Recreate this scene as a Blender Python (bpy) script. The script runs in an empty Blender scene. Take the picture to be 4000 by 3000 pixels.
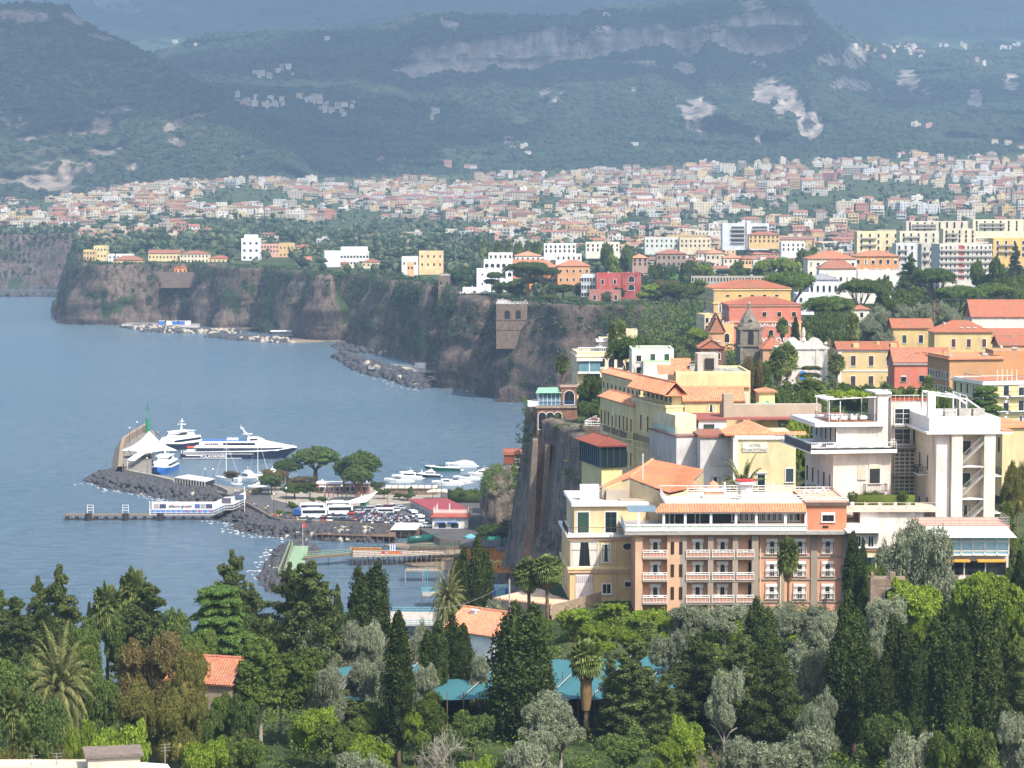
import bpy,bmesh,math,random
import numpy as np
from mathutils import Vector,Matrix
from mathutils.bvhtree import BVHTree
R=math.radians
SC=bpy.context.scene
COL=SC.collection
# ------------------------------------------------------------------ camera, sky, sun, exposure
FPX=10476.0
HC=100.0
TH=math.atan(750.0/FPX)
cam_d=bpy.data.cameras.new('camera');cam=bpy.data.objects.new('camera',cam_d);COL.objects.link(cam)
cam.location=(0,0,HC);cam.rotation_euler=(math.pi/2-TH,0,0)
cam_d.sensor_width=36;cam_d.lens=36*FPX/4000;cam_d.clip_start=1;cam_d.clip_end=60000
SC.camera=cam
SUN_EL,SUN_AZ=R(50),R(145)
w=bpy.data.worlds.new('World');SC.world=w;w.use_nodes=True
nt=w.node_tree;nt.nodes.clear()
sky=nt.nodes.new('ShaderNodeTexSky');sky.sky_type='NISHITA';sky.sun_disc=False
sky.sun_elevation=SUN_EL;sky.sun_rotation=SUN_AZ;sky.altitude=100;sky.air_density=1.0;sky.dust_density=4.0;sky.ozone_density=1.0
bg=nt.nodes.new('ShaderNodeBackground');bg.inputs['Strength'].default_value=0.15
wo=nt.nodes.new('ShaderNodeOutputWorld')
nt.links.new(sky.outputs[0],bg.inputs[0]);nt.links.new(bg.outputs[0],wo.inputs[0])
sun_d=bpy.data.lights.new('sun','SUN');sun=bpy.data.objects.new('sun',sun_d);COL.objects.link(sun)
sun_d.energy=3.9;sun_d.angle=R(0.7);sun_d.color=(1.0,0.95,0.88)
SDIR=Vector((math.sin(SUN_AZ)*math.cos(SUN_EL),math.cos(SUN_AZ)*math.cos(SUN_EL),math.sin(SUN_EL)))
sun.rotation_euler=SDIR.to_track_quat('Z','Y').to_euler()
SC.view_settings.view_transform='Standard';SC.view_settings.look='None'
SC.view_settings.exposure=0.9;SC.view_settings.gamma=1;SC.view_settings.use_curve_mapping=False
try:
 SC.cycles.max_bounces=6;SC.cycles.diffuse_bounces=2;SC.cycles.glossy_bounces=2;SC.cycles.transmission_bounces=3
 SC.cycles.transparent_max_bounces=8;SC.cycles.volume_bounces=0
except Exception:pass
# ------------------------------------------------------------------ helpers
CT,ST=math.cos(TH),math.sin(TH)
def ray(px,py):
 a=(px-2000)/FPX;b=-(py-1500)/FPX
 return Vector((a,CT+b*ST,-ST+b*CT))
def at(px,py,Y):
 d=ray(px,py);return Vector((0,0,HC))+d*(Y/d.y)
def on(px,py,z):
 d=ray(px,py);return Vector((0,0,HC))+d*((z-HC)/d.z)
def zat(py,Y):return at(2000,py,Y).z
def xat(px,py,Y):return at(px,py,Y).x
def proj(x,y,z):
 d=(x,y,z-HC);f=d[1]*CT-d[2]*ST;u=d[1]*ST+d[2]*CT
 return 2000+FPX*d[0]/f,1500-FPX*u/f
def lerp(t,a,b):return a+(b-a)*t
def itp(pts):
 xs=[p[0]for p in pts];ys=[p[1]for p in pts]
 return lambda x:np.interp(x,xs,ys)
def _hash(ix,iy,iz):
 h=(ix.astype(np.int64)*374761393+iy.astype(np.int64)*668265263+iz.astype(np.int64)*2147483647%1274126177)
 h=(h^(h>>13))*1274126177&0x7fffffff
 h=(h^(h>>16))*2246822519&0x7fffffff
 return(h&0xffff)/65535.0
def vnoise(x,y,z=0.0):
 x=np.asarray(x,float);y=np.asarray(y,float)+0*x;z=np.asarray(z,float)+0*x
 ix=np.floor(x).astype(np.int64);iy=np.floor(y).astype(np.int64);iz=np.floor(z).astype(np.int64)
 fx=x-ix;fy=y-iy;fz=z-iz
 fx=fx*fx*(3-2*fx);fy=fy*fy*(3-2*fy);fz=fz*fz*(3-2*fz)
 r=0
 for dx in(0,1):
  for dy in(0,1):
   for dz in(0,1):
    wgt=(fx if dx else 1-fx)*(fy if dy else 1-fy)*(fz if dz else 1-fz)
    r=r+wgt*_hash(ix+dx,iy+dy,iz+dz*7919)
 return r*2-1
def fbm(x,y,z=0.0,o=4,ridged=False):
 a,f,r,s=1.0,1.0,0,0
 for i in range(o):
  n=vnoise(np.asarray(x)*f+17.3*i,np.asarray(y)*f+5.1*i,np.asarray(z)*f)
  if ridged:n=1-2*np.abs(n)
  r=r+a*n;s+=a;a*=0.5;f*=2.03
 return r/s
def sstep(a,b,x):
 t=np.clip((x-a)/(b-a),0,1);return t*t*(3-2*t)
def npmesh(name,V,Fs,smooth=False,mats=None,mi=None):
 me=bpy.data.meshes.new(name)
 V=np.asarray(V,dtype=np.float32);Fs=np.asarray(Fs,dtype=np.int32);k=Fs.shape[1]
 me.vertices.add(len(V));me.vertices.foreach_set('co',V.ravel())
 me.loops.add(Fs.size);me.loops.foreach_set('vertex_index',Fs.ravel())
 me.polygons.add(len(Fs));me.polygons.foreach_set('loop_start',np.arange(0,Fs.size,k,dtype=np.int32))
 me.polygons.foreach_set('loop_total',np.full(len(Fs),k,dtype=np.int32))
 if smooth:me.polygons.foreach_set('use_smooth',np.ones(len(Fs),dtype=bool))
 for m in(mats or[]):me.materials.append(m)
 if mi is not None:me.polygons.foreach_set('material_index',np.asarray(mi,dtype=np.int32))
 me.update(calc_edges=True);me.validate()
 return me
def link(name,me,parent=None,loc=None,rz=None,scale=None):
 o=bpy.data.objects.new(name,me);COL.objects.link(o)
 if parent is not None:o.parent=parent
 if loc is not None:o.location=loc
 if rz is not None:o.rotation_euler=(0,0,rz)
 if scale is not None:o.scale=scale if hasattr(scale,'__len__')else(scale,)*3
 return o
def tag(o,label=None,cat=None,group=None,kind=None):
 if label:o['label']=label
 if cat:o['category']=cat
 if group:o['group']=group
 if kind:o['kind']=kind
 return o
def thing(name,label,cat,loc=(0,0,0),rz=0,group=None,scale=None):
 o=link(name,None,None,loc,rz,scale);o.empty_display_size=1
 return tag(o,label,cat,group)
def dup(root,loc=None,rz=None,scale=None,label=None,group=None,mats=None):
 def cp(o,p):
  c=o.copy();COL.objects.link(c);c.parent=p
  for ch in list(o.children):cp(ch,c)
  return c
 r=cp(root,None)
 if loc is not None:r.location=loc
 if rz is not None:r.rotation_euler[2]=rz
 if scale is not None:r.scale=scale if hasattr(scale,'__len__')else(scale,)*3
 if label:r['label']=label
 if group:r['group']=group
 return r
class MB:
 """collects boxes, quads and tubes of one mesh; m is the current material slot"""
 def __init__(s):s.V=[];s.F=[];s.M=[];s.m=0;s.T=None
 def v(s,*pts):
  i=len(s.V)
  for p in pts:s.V.append(tuple(s.T@Vector(p))if s.T else tuple(p))
  return i
 def face(s,*idx):s.F.append(tuple(idx));s.M.append(s.m)
 def quad(s,a,b,c,d):i=s.v(a,b,c,d);s.face(i,i+1,i+2,i+3)
 def tri(s,a,b,c):i=s.v(a,b,c);s.face(i,i+1,i+2)
 def poly(s,pts):i=s.v(*pts);s.face(*range(i,i+len(pts)))
 def box(s,x0,x1,y0,y1,z0,z1):
  if x1<x0:x0,x1=x1,x0
  if y1<y0:y0,y1=y1,y0
  i=s.v((x0,y0,z0),(x1,y0,z0),(x1,y1,z0),(x0,y1,z0),(x0,y0,z1),(x1,y0,z1),(x1,y1,z1),(x0,y1,z1))
  for f in((0,3,2,1),(4,5,6,7),(0,1,5,4),(1,2,6,5),(2,3,7,6),(3,0,4,7)):s.face(*[i+k for k in f])
  return s
 def prism(s,pts,z0,z1,cap=True):
  n=len(pts);i=s.v(*[(p[0],p[1],z0)for p in pts],*[(p[0],p[1],z1)for p in pts])
  for k in range(n):s.face(i+k,i+(k+1)%n,i+n+(k+1)%n,i+n+k)
  if cap:s.face(*[i+n+k for k in range(n)]);s.face(*[i+k for k in reversed(range(n))])
  return s
 def tube(s,pts,rad,n=6,caps=True):
  if not hasattr(rad,'__len__'):rad=[rad]*len(pts)
  P=[Vector(p)for p in pts];rings=[]
  for k,p in enumerate(P):
   d=(P[min(k+1,len(P)-1)]-P[max(k-1,0)]).normalized()
   a=d.cross(Vector((0,0,1)))if abs(d.z)<0.95 else d.cross(Vector((1,0,0)))
   a.normalize();b=d.cross(a)
   rings.append(s.v(*[p+(a*math.cos(2*math.pi*j/n)+b*math.sin(2*math.pi*j/n))*rad[k]for j in range(n)]))
  for k in range(len(P)-1):
   for j in range(n):
    s.face(rings[k]+j,rings[k]+(j+1)%n,rings[k+1]+(j+1)%n,rings[k+1]+j)
  if caps:
   s.face(*[rings[0]+j for j in range(n)]);s.face(*[rings[-1]+j for j in reversed(range(n))])
  return s
 def cyl(s,x,y,z0,z1,r,n=10,r1=None):
  return s.tube([(x,y,z0),(x,y,z1)],[r,r if r1 is None else r1],n)
 def bar(s,a,b,w=0.05):
  return s.tube([a,b],w/2*1.3,4)
 def arch(s,cx,hw,z0,z1,y,n=8):
  """flat arched panel (facing -y) of half width hw, springing so that its crown is z1"""
  pts=[(cx-hw,y,z0),(cx+hw,y,z0)]
  for k in range(n+1):
   a=math.pi*k/n;pts.append((cx+hw*math.cos(a),y,z1-hw+hw*math.sin(a)))
  s.poly(pts)
 def mesh(s,name,mats,smooth=False):
  me=bpy.data.meshes.new(name)
  me.from_pydata(s.V,[],s.F)
  if not isinstance(mats,(list,tuple)):mats=[mats]
  for m in mats:me.materials.append(m)
  if len(mats)>1:me.polygons.foreach_set('material_index',np.array(s.M,dtype=np.int32))
  if smooth:me.polygons.foreach_set('use_smooth',np.ones(len(me.polygons),dtype=bool))
  me.update()
  bm=bmesh.new();bm.from_mesh(me);bmesh.ops.recalc_face_normals(bm,faces=bm.faces);bm.to_mesh(me);bm.free()
  return me
 def build(s,name,mats,parent=None,loc=None,rz=None,smooth=False,kind=None,scale=None):
  o=link(name,s.mesh(name,mats,smooth),parent,loc,rz,scale)
  if kind:o['kind']=kind
  return o
# ------------------------------------------------------------------ materials
def srgb(h):
 h=h.lstrip('#');c=[int(h[i:i+2],16)/255 for i in(0,2,4)]
 return tuple([x/12.92 if x<=0.04045 else((x+0.055)/1.055)**2.4 for x in c])
_MC={}
def newmat(name):
 m=bpy.data.materials.new(name);m.use_nodes=True;n=m.node_tree;n.nodes.clear()
 o=n.nodes.new('ShaderNodeOutputMaterial');return m,n,o
def node(n,t,**kw):
 x=n.nodes.new(t)
 for k,v in kw.items():
  if k in x.inputs:x.inputs[k].default_value=v
  else:setattr(x,k,v)
 return x
def noise_tex(n,scale,detail=4,vec=None,rough=0.55,mapping=None,coord='pos'):
 t=node(n,'ShaderNodeTexNoise',Scale=scale,Detail=detail,Roughness=rough)
 if vec is None:
  if coord=='pos':g=n.nodes.new('ShaderNodeNewGeometry');vec=g.outputs['Position']
  else:g=n.nodes.new('ShaderNodeTexCoord');vec=g.outputs['Object']
 if mapping:
  mp=node(n,'ShaderNodeMapping');mp.inputs['Scale'].default_value=mapping;n.links.new(vec,mp.inputs[0]);vec=mp.outputs[0]
 n.links.new(vec,t.inputs['Vector']);return t
def ramp(n,src,stops):
 r=n.nodes.new('ShaderNodeValToRGB');e=r.color_ramp.elements
 while len(e)>1:e.remove(e[-1])
 e[0].position=stops[0][0];e[0].color=(*stops[0][1],1)
 for p,c in stops[1:]:q=e.new(p);q.color=(*c,1)
 n.links.new(src,r.inputs[0]);return r
def mixc(n,fac,a,b,mode='MIX'):
 x=n.nodes.new('ShaderNodeMix');x.data_type='RGBA';x.blend_type=mode
 for s,i in((fac,0),(a,6),(b,7)):
  if isinstance(s,(int,float)):x.inputs[i].default_value=s
  elif isinstance(s,tuple):x.inputs[i].default_value=(*s[:3],1)
  else:n.links.new(s,x.inputs[i])
 return x.outputs[2]
def mul(c,k):return tuple(min(1,x*k)for x in c)
def principled(n,o,col,rough=0.85,metal=0,spec=0.3,bump=None,bstr=0.3,bdist=0.05):
 p=node(n,'ShaderNodeBsdfPrincipled',Roughness=rough,Metallic=metal)
 p.inputs['Specular IOR Level'].default_value=spec
 if isinstance(col,tuple):p.inputs['Base Color'].default_value=(*col[:3],1)
 else:n.links.new(col,p.inputs['Base Color'])
 if bump is not None:
  b=node(n,'ShaderNodeBump',Strength=bstr,Distance=bdist);n.links.new(bump,b.inputs['Height']);n.links.new(b.outputs[0],p.inputs['Normal'])
 n.links.new(p.outputs[0],o.inputs[0]);return p
def plaster(hexc,dirt=0.5,name=None):
 """painted plaster with faint patchy fading, rain streaks and stains"""
 key=('pl',hexc,dirt)
 if key in _MC:return _MC[key]
 m,n,o=newmat(name or 'plaster_'+hexc.strip('#'));c=srgb(hexc)
 a=noise_tex(n,0.25,5);s=noise_tex(n,1.0,6,mapping=(0.75,0.75,0.22),rough=0.65);g=noise_tex(n,6,3)
 c1=mixc(n,ramp(n,a.outputs[0],[(0.35,(0,)*3),(0.7,(1,)*3)]).outputs[0],mul(c,0.85),mul(c,1.06))
 c2=mixc(n,ramp(n,s.outputs[0],[(0.46,(0,)*3),(0.70,(dirt,)*3)]).outputs[0],c1,mul((0.33,0.29,0.24),0.9))
 principled(n,o,c2,0.88,bump=g.outputs[0],bstr=0.25,bdist=0.03);_MC[key]=m;return m
def flat(hexc,rough=0.6,metal=0,spec=0.4,name=None,var=0.12):
 key=('fl',hexc,rough,metal)
 if key in _MC:return _MC[key]
 m,n,o=newmat(name or 'paint_'+hexc.strip('#'));c=srgb(hexc);a=noise_tex(n,1.7,5)
 c1=mixc(n,a.outputs[0],mul(c,1-var),mul(c,1+var))
 principled(n,o,c1,rough,metal,spec,bump=noise_tex(n,9,3).outputs[0],bstr=0.12,bdist=0.02);_MC[key]=m;return m
def tilemat(hexc='#c8663f',name=None):
 key=('ti',hexc)
 if key in _MC:return _MC[key]
 m,n,o=newmat(name or 'roof_tile_'+hexc.strip('#'));c=srgb(hexc)
 a=noise_tex(n,2.6,3,rough=0.7);b=noise_tex(n,0.22,4);v=node(n,'ShaderNodeTexVoronoi',Scale=3.2)
 g=n.nodes.new('ShaderNodeNewGeometry');n.links.new(g.outputs['Position'],v.inputs['Vector'])
 c1=mixc(n,ramp(n,a.outputs[0],[(0.3,(0,)*3),(0.7,(1,)*3)]).outputs[0],mul(c,0.72),mul(c,1.25))
 c2=mixc(n,0.25,c1,v.outputs['Color'],'SOFT_LIGHT')
 c3=mixc(n,ramp(n,b.outputs[0],[(0.42,(0,)*3),(0.66,(0.5,)*3)]).outputs[0],c2,(0.20,0.15,0.10))
 principled(n,o,c3,0.85,bump=a.outputs[0],bstr=0.5,bdist=0.06);_MC[key]=m;return m
def glassmat(hexc='#20262a',rough=0.12,name='window_glass'):
 key=('gl',hexc,rough)
 if key in _MC:return _MC[key]
 m,n,o=newmat(name);c=srgb(hexc);a=noise_tex(n,0.8,3)
 c1=mixc(n,a.outputs[0],mul(c,0.6),mul(c,1.5));principled(n,o,c1,rough,0,0.6,bump=a.outputs[0],bstr=0.03,bdist=0.1);_MC[key]=m;return m
def stonemat(hexa,hexb,scale=0.6,name='stone',bricks=None,bstr=0.8):
 key=('st',hexa,hexb,scale,name)
 if key in _MC:return _MC[key]
 m,n,o=newmat(name);a=noise_tex(n,scale,8,rough=0.65);b=noise_tex(n,scale*6,5)
 c=mixc(n,ramp(n,a.outputs[0],[(0.3,(0,)*3),(0.7,(1,)*3)]).outputs[0],srgb(hexa),srgb(hexb))
 c=mixc(n,ramp(n,b.outputs[0],[(0.45,(0,)*3),(0.75,(0.5,)*3)]).outputs[0],c,mul(srgb(hexa),0.45))
 hgt=b.outputs[0]
 if bricks:
  br=node(n,'ShaderNodeTexBrick');br.inputs['Scale'].default_value=bricks;br.inputs['Color1'].default_value=(1,1,1,1);br.inputs['Color2'].default_value=(.7,.7,.7,1)
  br.inputs['Mortar'].default_value=(.35,.35,.35,1)
  g=n.nodes.new('ShaderNodeNewGeometry');sx=n.nodes.new('ShaderNodeSeparateXYZ');cx=n.nodes.new('ShaderNodeCombineXYZ');ad=node(n,'ShaderNodeMath',operation='ADD')
  n.links.new(g.outputs['Position'],sx.inputs[0]);n.links.new(sx.outputs[0],ad.inputs[0]);n.links.new(sx.outputs[1],ad.inputs[1])
  n.links.new(ad.outputs[0],cx.inputs[0]);n.links.new(sx.outputs[2],cx.inputs[1]);n.links.new(cx.outputs[0],br.inputs['Vector'])
  c=mixc(n,0.6,c,br.outputs['Color'],'MULTIPLY')
 principled(n,o,c,0.9,bump=hgt,bstr=bstr,bdist=0.15);_MC[key]=m;return m
def leafmat(name,dark,mid,light,trans=0.25,hue_obj=0.12):
 """leaf colour varies leaf by leaf, in patches of the crown and from tree to tree"""
 if name in _MC:return _MC[name]
 m,n,o=newmat(name);g=n.nodes.new('ShaderNodeNewGeometry');oi=n.nodes.new('ShaderNodeObjectInfo')
 t=noise_tex(n,0.55,3);ad=node(n,'ShaderNodeMath',operation='MULTIPLY_ADD');ad.inputs[1].default_value=0.55
 s=node(n,'ShaderNodeMath',operation='MULTIPLY');s.inputs[1].default_value=0.45
 n.links.new(g.outputs['Random Per Island'],s.inputs[0]);n.links.new(t.outputs[0],ad.inputs[0]);n.links.new(s.outputs[0],ad.inputs[2])
 c=ramp(n,ad.outputs[0],[(0.18,dark),(0.5,mid),(0.85,light)]).outputs[0]
 hs=node(n,'ShaderNodeHueSaturation');mr=node(n,'ShaderNodeMapRange');mr.inputs['To Min'].default_value=1-hue_obj*2;mr.inputs['To Max'].default_value=1+hue_obj*2
 n.links.new(oi.outputs['Random'],mr.inputs[0]);n.links.new(mr.outputs[0],hs.inputs['Value']);n.links.new(c,hs.inputs['Color'])
 d=node(n,'ShaderNodeBsdfDiffuse');tr=node(n,'ShaderNodeBsdfTranslucent');mx=node(n,'ShaderNodeMixShader',Fac=trans)
 n.links.new(hs.outputs[0],d.inputs[0]);n.links.new(hs.outputs[0],tr.inputs[0]);n.links.new(d.outputs[0],mx.inputs[1]);n.links.new(tr.outputs[0],mx.inputs[2])
 n.links.new(mx.outputs[0],o.inputs[0]);_MC[name]=m;return m
# ================================================================== land, sea, cliffs, mountains
rng=np.random.default_rng(7);random.seed(7)
ytown=itp([(-600,800),(0,790),(200,780),(450,735),(700,712),(1000,700),(1400,695),(2000,680),(2500,655),(3000,640),(3600,618),(4000,606),(4600,600)])
Ytown=itp([(-600,3900),(900,3900),(1300,4300),(4600,4300)])
def ztown_top(px):return HC+Ytown(px)*(750-ytown(px))/FPX
def zland(x,Y):
 """height of the land above the sea at a place"""
 x=np.asarray(x,float);Y=np.asarray(Y,float)
 px=2000+FPX*x/np.maximum(Y,1)
 za=np.interp(Y,[60,120,250,300,360,500,700,900,1400],[56,46,37,38.5,42.5,45.5,46.5,47.5,46])
 t=np.clip((Y-1900)/(Ytown(px)-1900),0,1.2)
 zb=44+(ztown_top(px)-44)*t**1.6
 return np.where(Y<1900,np.interp(Y,[0,1400,1900],[0,46,44])if False else np.where(Y<1400,za,np.interp(Y,[1400,1900],[46,44])),zb)+0.8*vnoise(x/60,Y/60)*(Y>1300)-8*sstep(295,352,Y)*(1-sstep(1800,2240,px))*(Y<420)
def zg(x,Y):return float(zland(x,Y))
# --- materials
def ground_material():
 m,n,o=newmat('ground_growth')
 a=noise_tex(n,0.02,6);b=noise_tex(n,0.25,5)
 c=ramp(n,a.outputs[0],[(0.3,(0.035,0.055,0.02)),(0.5,(0.06,0.085,0.03)),(0.62,(0.10,0.11,0.05)),(0.75,(0.16,0.14,0.09))]).outputs[0]
 c=mixc(n,ramp(n,b.outputs[0],[(0.35,(0.75,)*3),(0.7,(0,)*3)]).outputs[0],c,(0.03,0.045,0.018))
 principled(n,o,c,0.95,spec=0.1,bump=b.outputs[0],bstr=1.0,bdist=1.2);return m
def cliff_material(name,ca,cb,green=0.5,sc=1.0):
 m,n,o=newmat(name)
 a=noise_tex(n,0.045*sc,6);s=noise_tex(n,0.3*sc,8,mapping=(1,1,0.38),rough=0.7);g=noise_tex(n,0.05*sc,7,rough=0.62,mapping=(1,1,0.8));f=noise_tex(n,0.9*sc,5)
 st=noise_tex(n,0.16*sc,5,mapping=(0.3,0.3,2.2))
 c=mixc(n,ramp(n,a.outputs[0],[(0.35,(0,)*3),(0.65,(1,)*3)]).outputs[0],ca,cb)
 c=mixc(n,ramp(n,s.outputs[0],[(0.36,(0.85,)*3),(0.58,(0,)*3)]).outputs[0],c,mul(ca,0.38))
 c=mixc(n,ramp(n,st.outputs[0],[(0.55,(0,)*3),(0.75,(0.45,)*3)]).outputs[0],c,mul(cb,1.25))
 gv=ramp(n,f.outputs[0],[(0.3,(0.022,0.038,0.014)),(0.6,(0.05,0.075,0.026)),(0.8,(0.085,0.105,0.04))]).outputs[0]
 c=mixc(n,ramp(n,g.outputs[0],[(0.62-green*0.16,(0,)*3),(0.68-green*0.16,(1,)*3)]).outputs[0],c,gv)
 ad=node(n,'ShaderNodeMath',operation='MULTIPLY_ADD');ad.inputs[1].default_value=0.5;n.links.new(f.outputs[0],ad.inputs[0]);n.links.new(s.outputs[0],ad.inputs[2])
 principled(n,o,c,0.95,spec=0.1,bump=ad.outputs[0],bstr=1.0,bdist=1.6);return m
def mountain_material(name,dark,mid,light,rocka,rockb):
 m,n,o=newmat(name)
 at_=n.nodes.new('ShaderNodeAttribute');at_.attribute_name='rock'
 a=noise_tex(n,0.004,7);b=noise_tex(n,0.035,6,rough=0.7);s=noise_tex(n,0.03,7,mapping=(1,1,0.25),rough=0.7);h=noise_tex(n,0.012,4,mapping=(0.4,0.4,6))
 c=ramp(n,a.outputs[0],[(0.32,dark),(0.5,mid),(0.68,light)]).outputs[0]
 c=mixc(n,ramp(n,b.outputs[0],[(0.42,(0.9,)*3),(0.55,(0,)*3)]).outputs[0],c,mul(dark,0.6))
 r=mixc(n,ramp(n,h.outputs[0],[(0.4,(0,)*3),(0.6,(1,)*3)]).outputs[0],rocka,rockb)
 r=mixc(n,ramp(n,s.outputs[0],[(0.38,(0.8,)*3),(0.56,(0,)*3)]).outputs[0],r,mul(rocka,0.4))
 ad=node(n,'ShaderNodeMath',operation='ADD');mm=node(n,'ShaderNodeMath',operation='MULTIPLY_ADD');mm.inputs[1].default_value=2.6;mm.inputs[2].default_value=-1.3
 n.links.new(b.outputs[0],mm.inputs[0]);n.links.new(mm.outputs[0],ad.inputs[0]);n.links.new(at_.outputs['Fac'],ad.inputs[1])
 c=mixc(n,ramp(n,ad.outputs[0],[(0.42,(0,)*3),(0.58,(1,)*3)]).outputs[0],c,r)
 principled(n,o,c,0.95,spec=0.05,bump=b.outputs[0],bstr=1.0,bdist=9);return m
M_ground=ground_material()
M_tuff=cliff_material('tuff_rock',(0.085,0.068,0.057),(0.18,0.135,0.105),0.45)  # shade on the far cliffs is put into this darker rock colour
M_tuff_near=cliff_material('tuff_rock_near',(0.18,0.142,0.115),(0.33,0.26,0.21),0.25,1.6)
# --- sea
def sea_material():
 m,n,o=newmat('sea_water')
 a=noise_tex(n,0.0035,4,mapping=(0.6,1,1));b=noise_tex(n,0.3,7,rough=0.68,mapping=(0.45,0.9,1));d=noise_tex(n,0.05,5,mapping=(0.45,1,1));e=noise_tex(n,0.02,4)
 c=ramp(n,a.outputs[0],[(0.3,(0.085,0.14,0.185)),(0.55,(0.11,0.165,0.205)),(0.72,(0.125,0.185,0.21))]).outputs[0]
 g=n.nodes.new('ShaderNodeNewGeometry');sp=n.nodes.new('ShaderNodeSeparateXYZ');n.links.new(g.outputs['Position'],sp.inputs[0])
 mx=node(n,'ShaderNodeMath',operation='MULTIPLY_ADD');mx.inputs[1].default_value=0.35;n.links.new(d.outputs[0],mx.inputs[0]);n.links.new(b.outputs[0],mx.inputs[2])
 c=mixc(n,ramp(n,b.outputs[0],[(0.40,(0.65,)*3),(0.58,(0,)*3)]).outputs[0],c,(0.045,0.085,0.13));p=principled(n,o,c,0.2,spec=0.5,bump=mx.outputs[0],bstr=1.0,bdist=1.7)  # dark ripple dashes: shading of the wave troughs put into the colour
 p.inputs['IOR'].default_value=1.33
 return m
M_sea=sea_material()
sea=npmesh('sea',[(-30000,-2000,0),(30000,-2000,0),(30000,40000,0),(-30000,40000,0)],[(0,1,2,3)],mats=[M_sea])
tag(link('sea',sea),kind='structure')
def grid_faces(nr,nc):
 i=np.arange((nr-1)*(nc-1));r=i//(nc-1);c=i%(nc-1);a=r*nc+c
 return np.stack([a,a+1,a+nc+1,a+nc],1)
HITS=[]
def surf(name,P,mats,smooth=True,label=None,rock=None,collide=True):
 nr,nc=P.shape[:2];me=npmesh(name,P.reshape(-1,3),grid_faces(nr,nc),smooth,mats)
 if rock is not None:
  at_=me.attributes.new('rock','FLOAT','POINT');at_.data.foreach_set('value',rock.astype(np.float32).ravel())
 o=link(name,me);tag(o,label,kind='structure')
 if collide:HITS.append((P.reshape(-1,3),grid_faces(nr,nc)))
 return o
# --- near land: the garden slope below the camera, and the clifftop town to its right
dn=itp([(-900,352),(0,352),(500,354),(1400,356),(1700,374),(1900,382),(2100,396),(2300,402)])
pxs=np.linspace(-900,2300,90);rows=np.linspace(0,1,40)
PX,T=np.meshgrid(pxs,rows);YY=70+(dn(PX)-70)*T;XX=(PX-2000)/FPX*YY
surf('garden_terrain',np.stack([XX,YY,zland(XX,YY)+0.6*fbm(XX/12,YY/12,o=3)],2),[M_ground])
x0=itp([(380,10.5),(400,11),(430,13.5),(460,15.5),(520,18.5),(560,22.5),(585,20),(600,16),(625,12),(640,8.5),(692,7),(706,15),(760,27),(850,62),(930,74),(1000,80),(1100,92),(1200,100),(1290,92)])
Ys=np.linspace(380,1300,150);ts=np.linspace(0,1,110)
YG,TG=np.meshgrid(Ys,ts,indexing='ij');X0=x0(YG);X1=(4700-2000)/FPX*YG;XG=X0+(X1-X0)*TG
surf('clifftop_terrain',np.stack([XG,YG,zland(XG,YG)+0.3*fbm(XG/12,YG/12,o=3)],2),[M_ground])
pr=np.linspace(2300,4700,60);PX,T=np.meshgrid(pr,np.linspace(0,1,30));YY=70+(386-70)*T;XX=(PX-2000)/FPX*YY
surf('garden_slope',np.stack([XX,YY,zland(XX,YY)-0.05+0.6*fbm(XX/12,YY/12,o=3)],2),[M_ground])
# --- far plateau with the town, rising to the foot of the mountains
df=itp([(-900,2790),(0,2790),(300,2782),(301,2085),(320,2050),(400,2030),(540,2032),(565,2072),(790,2066),(860,2000),(960,1972),(1050,1992),(1130,1900),(1240,1862),(1268,1806),(1300,1832),(1400,1822),(1485,1800),(1508,1700),(1560,1668),(1592,1684),(1615,1628),(1700,1572),(1750,1585),(1790,1530),(1806,1402),(1850,1385),(1900,1362),(1960,1368),(2080,1300),(2200,1270),(2500,1262),(2745,1262),(2750,1290),(4700,1290)])
pxs=np.concatenate([np.linspace(-900,299,40),np.linspace(302,4700,190)])
PX,T=np.meshgrid(pxs,np.linspace(0,1,120));YY=df(PX)+(Ytown(PX)+60-df(PX))*T**1.3;XX=(PX-2000)/FPX*YY
surf('town_plateau',np.stack([XX,YY,zland(XX,YY)],2),[M_ground])
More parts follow.
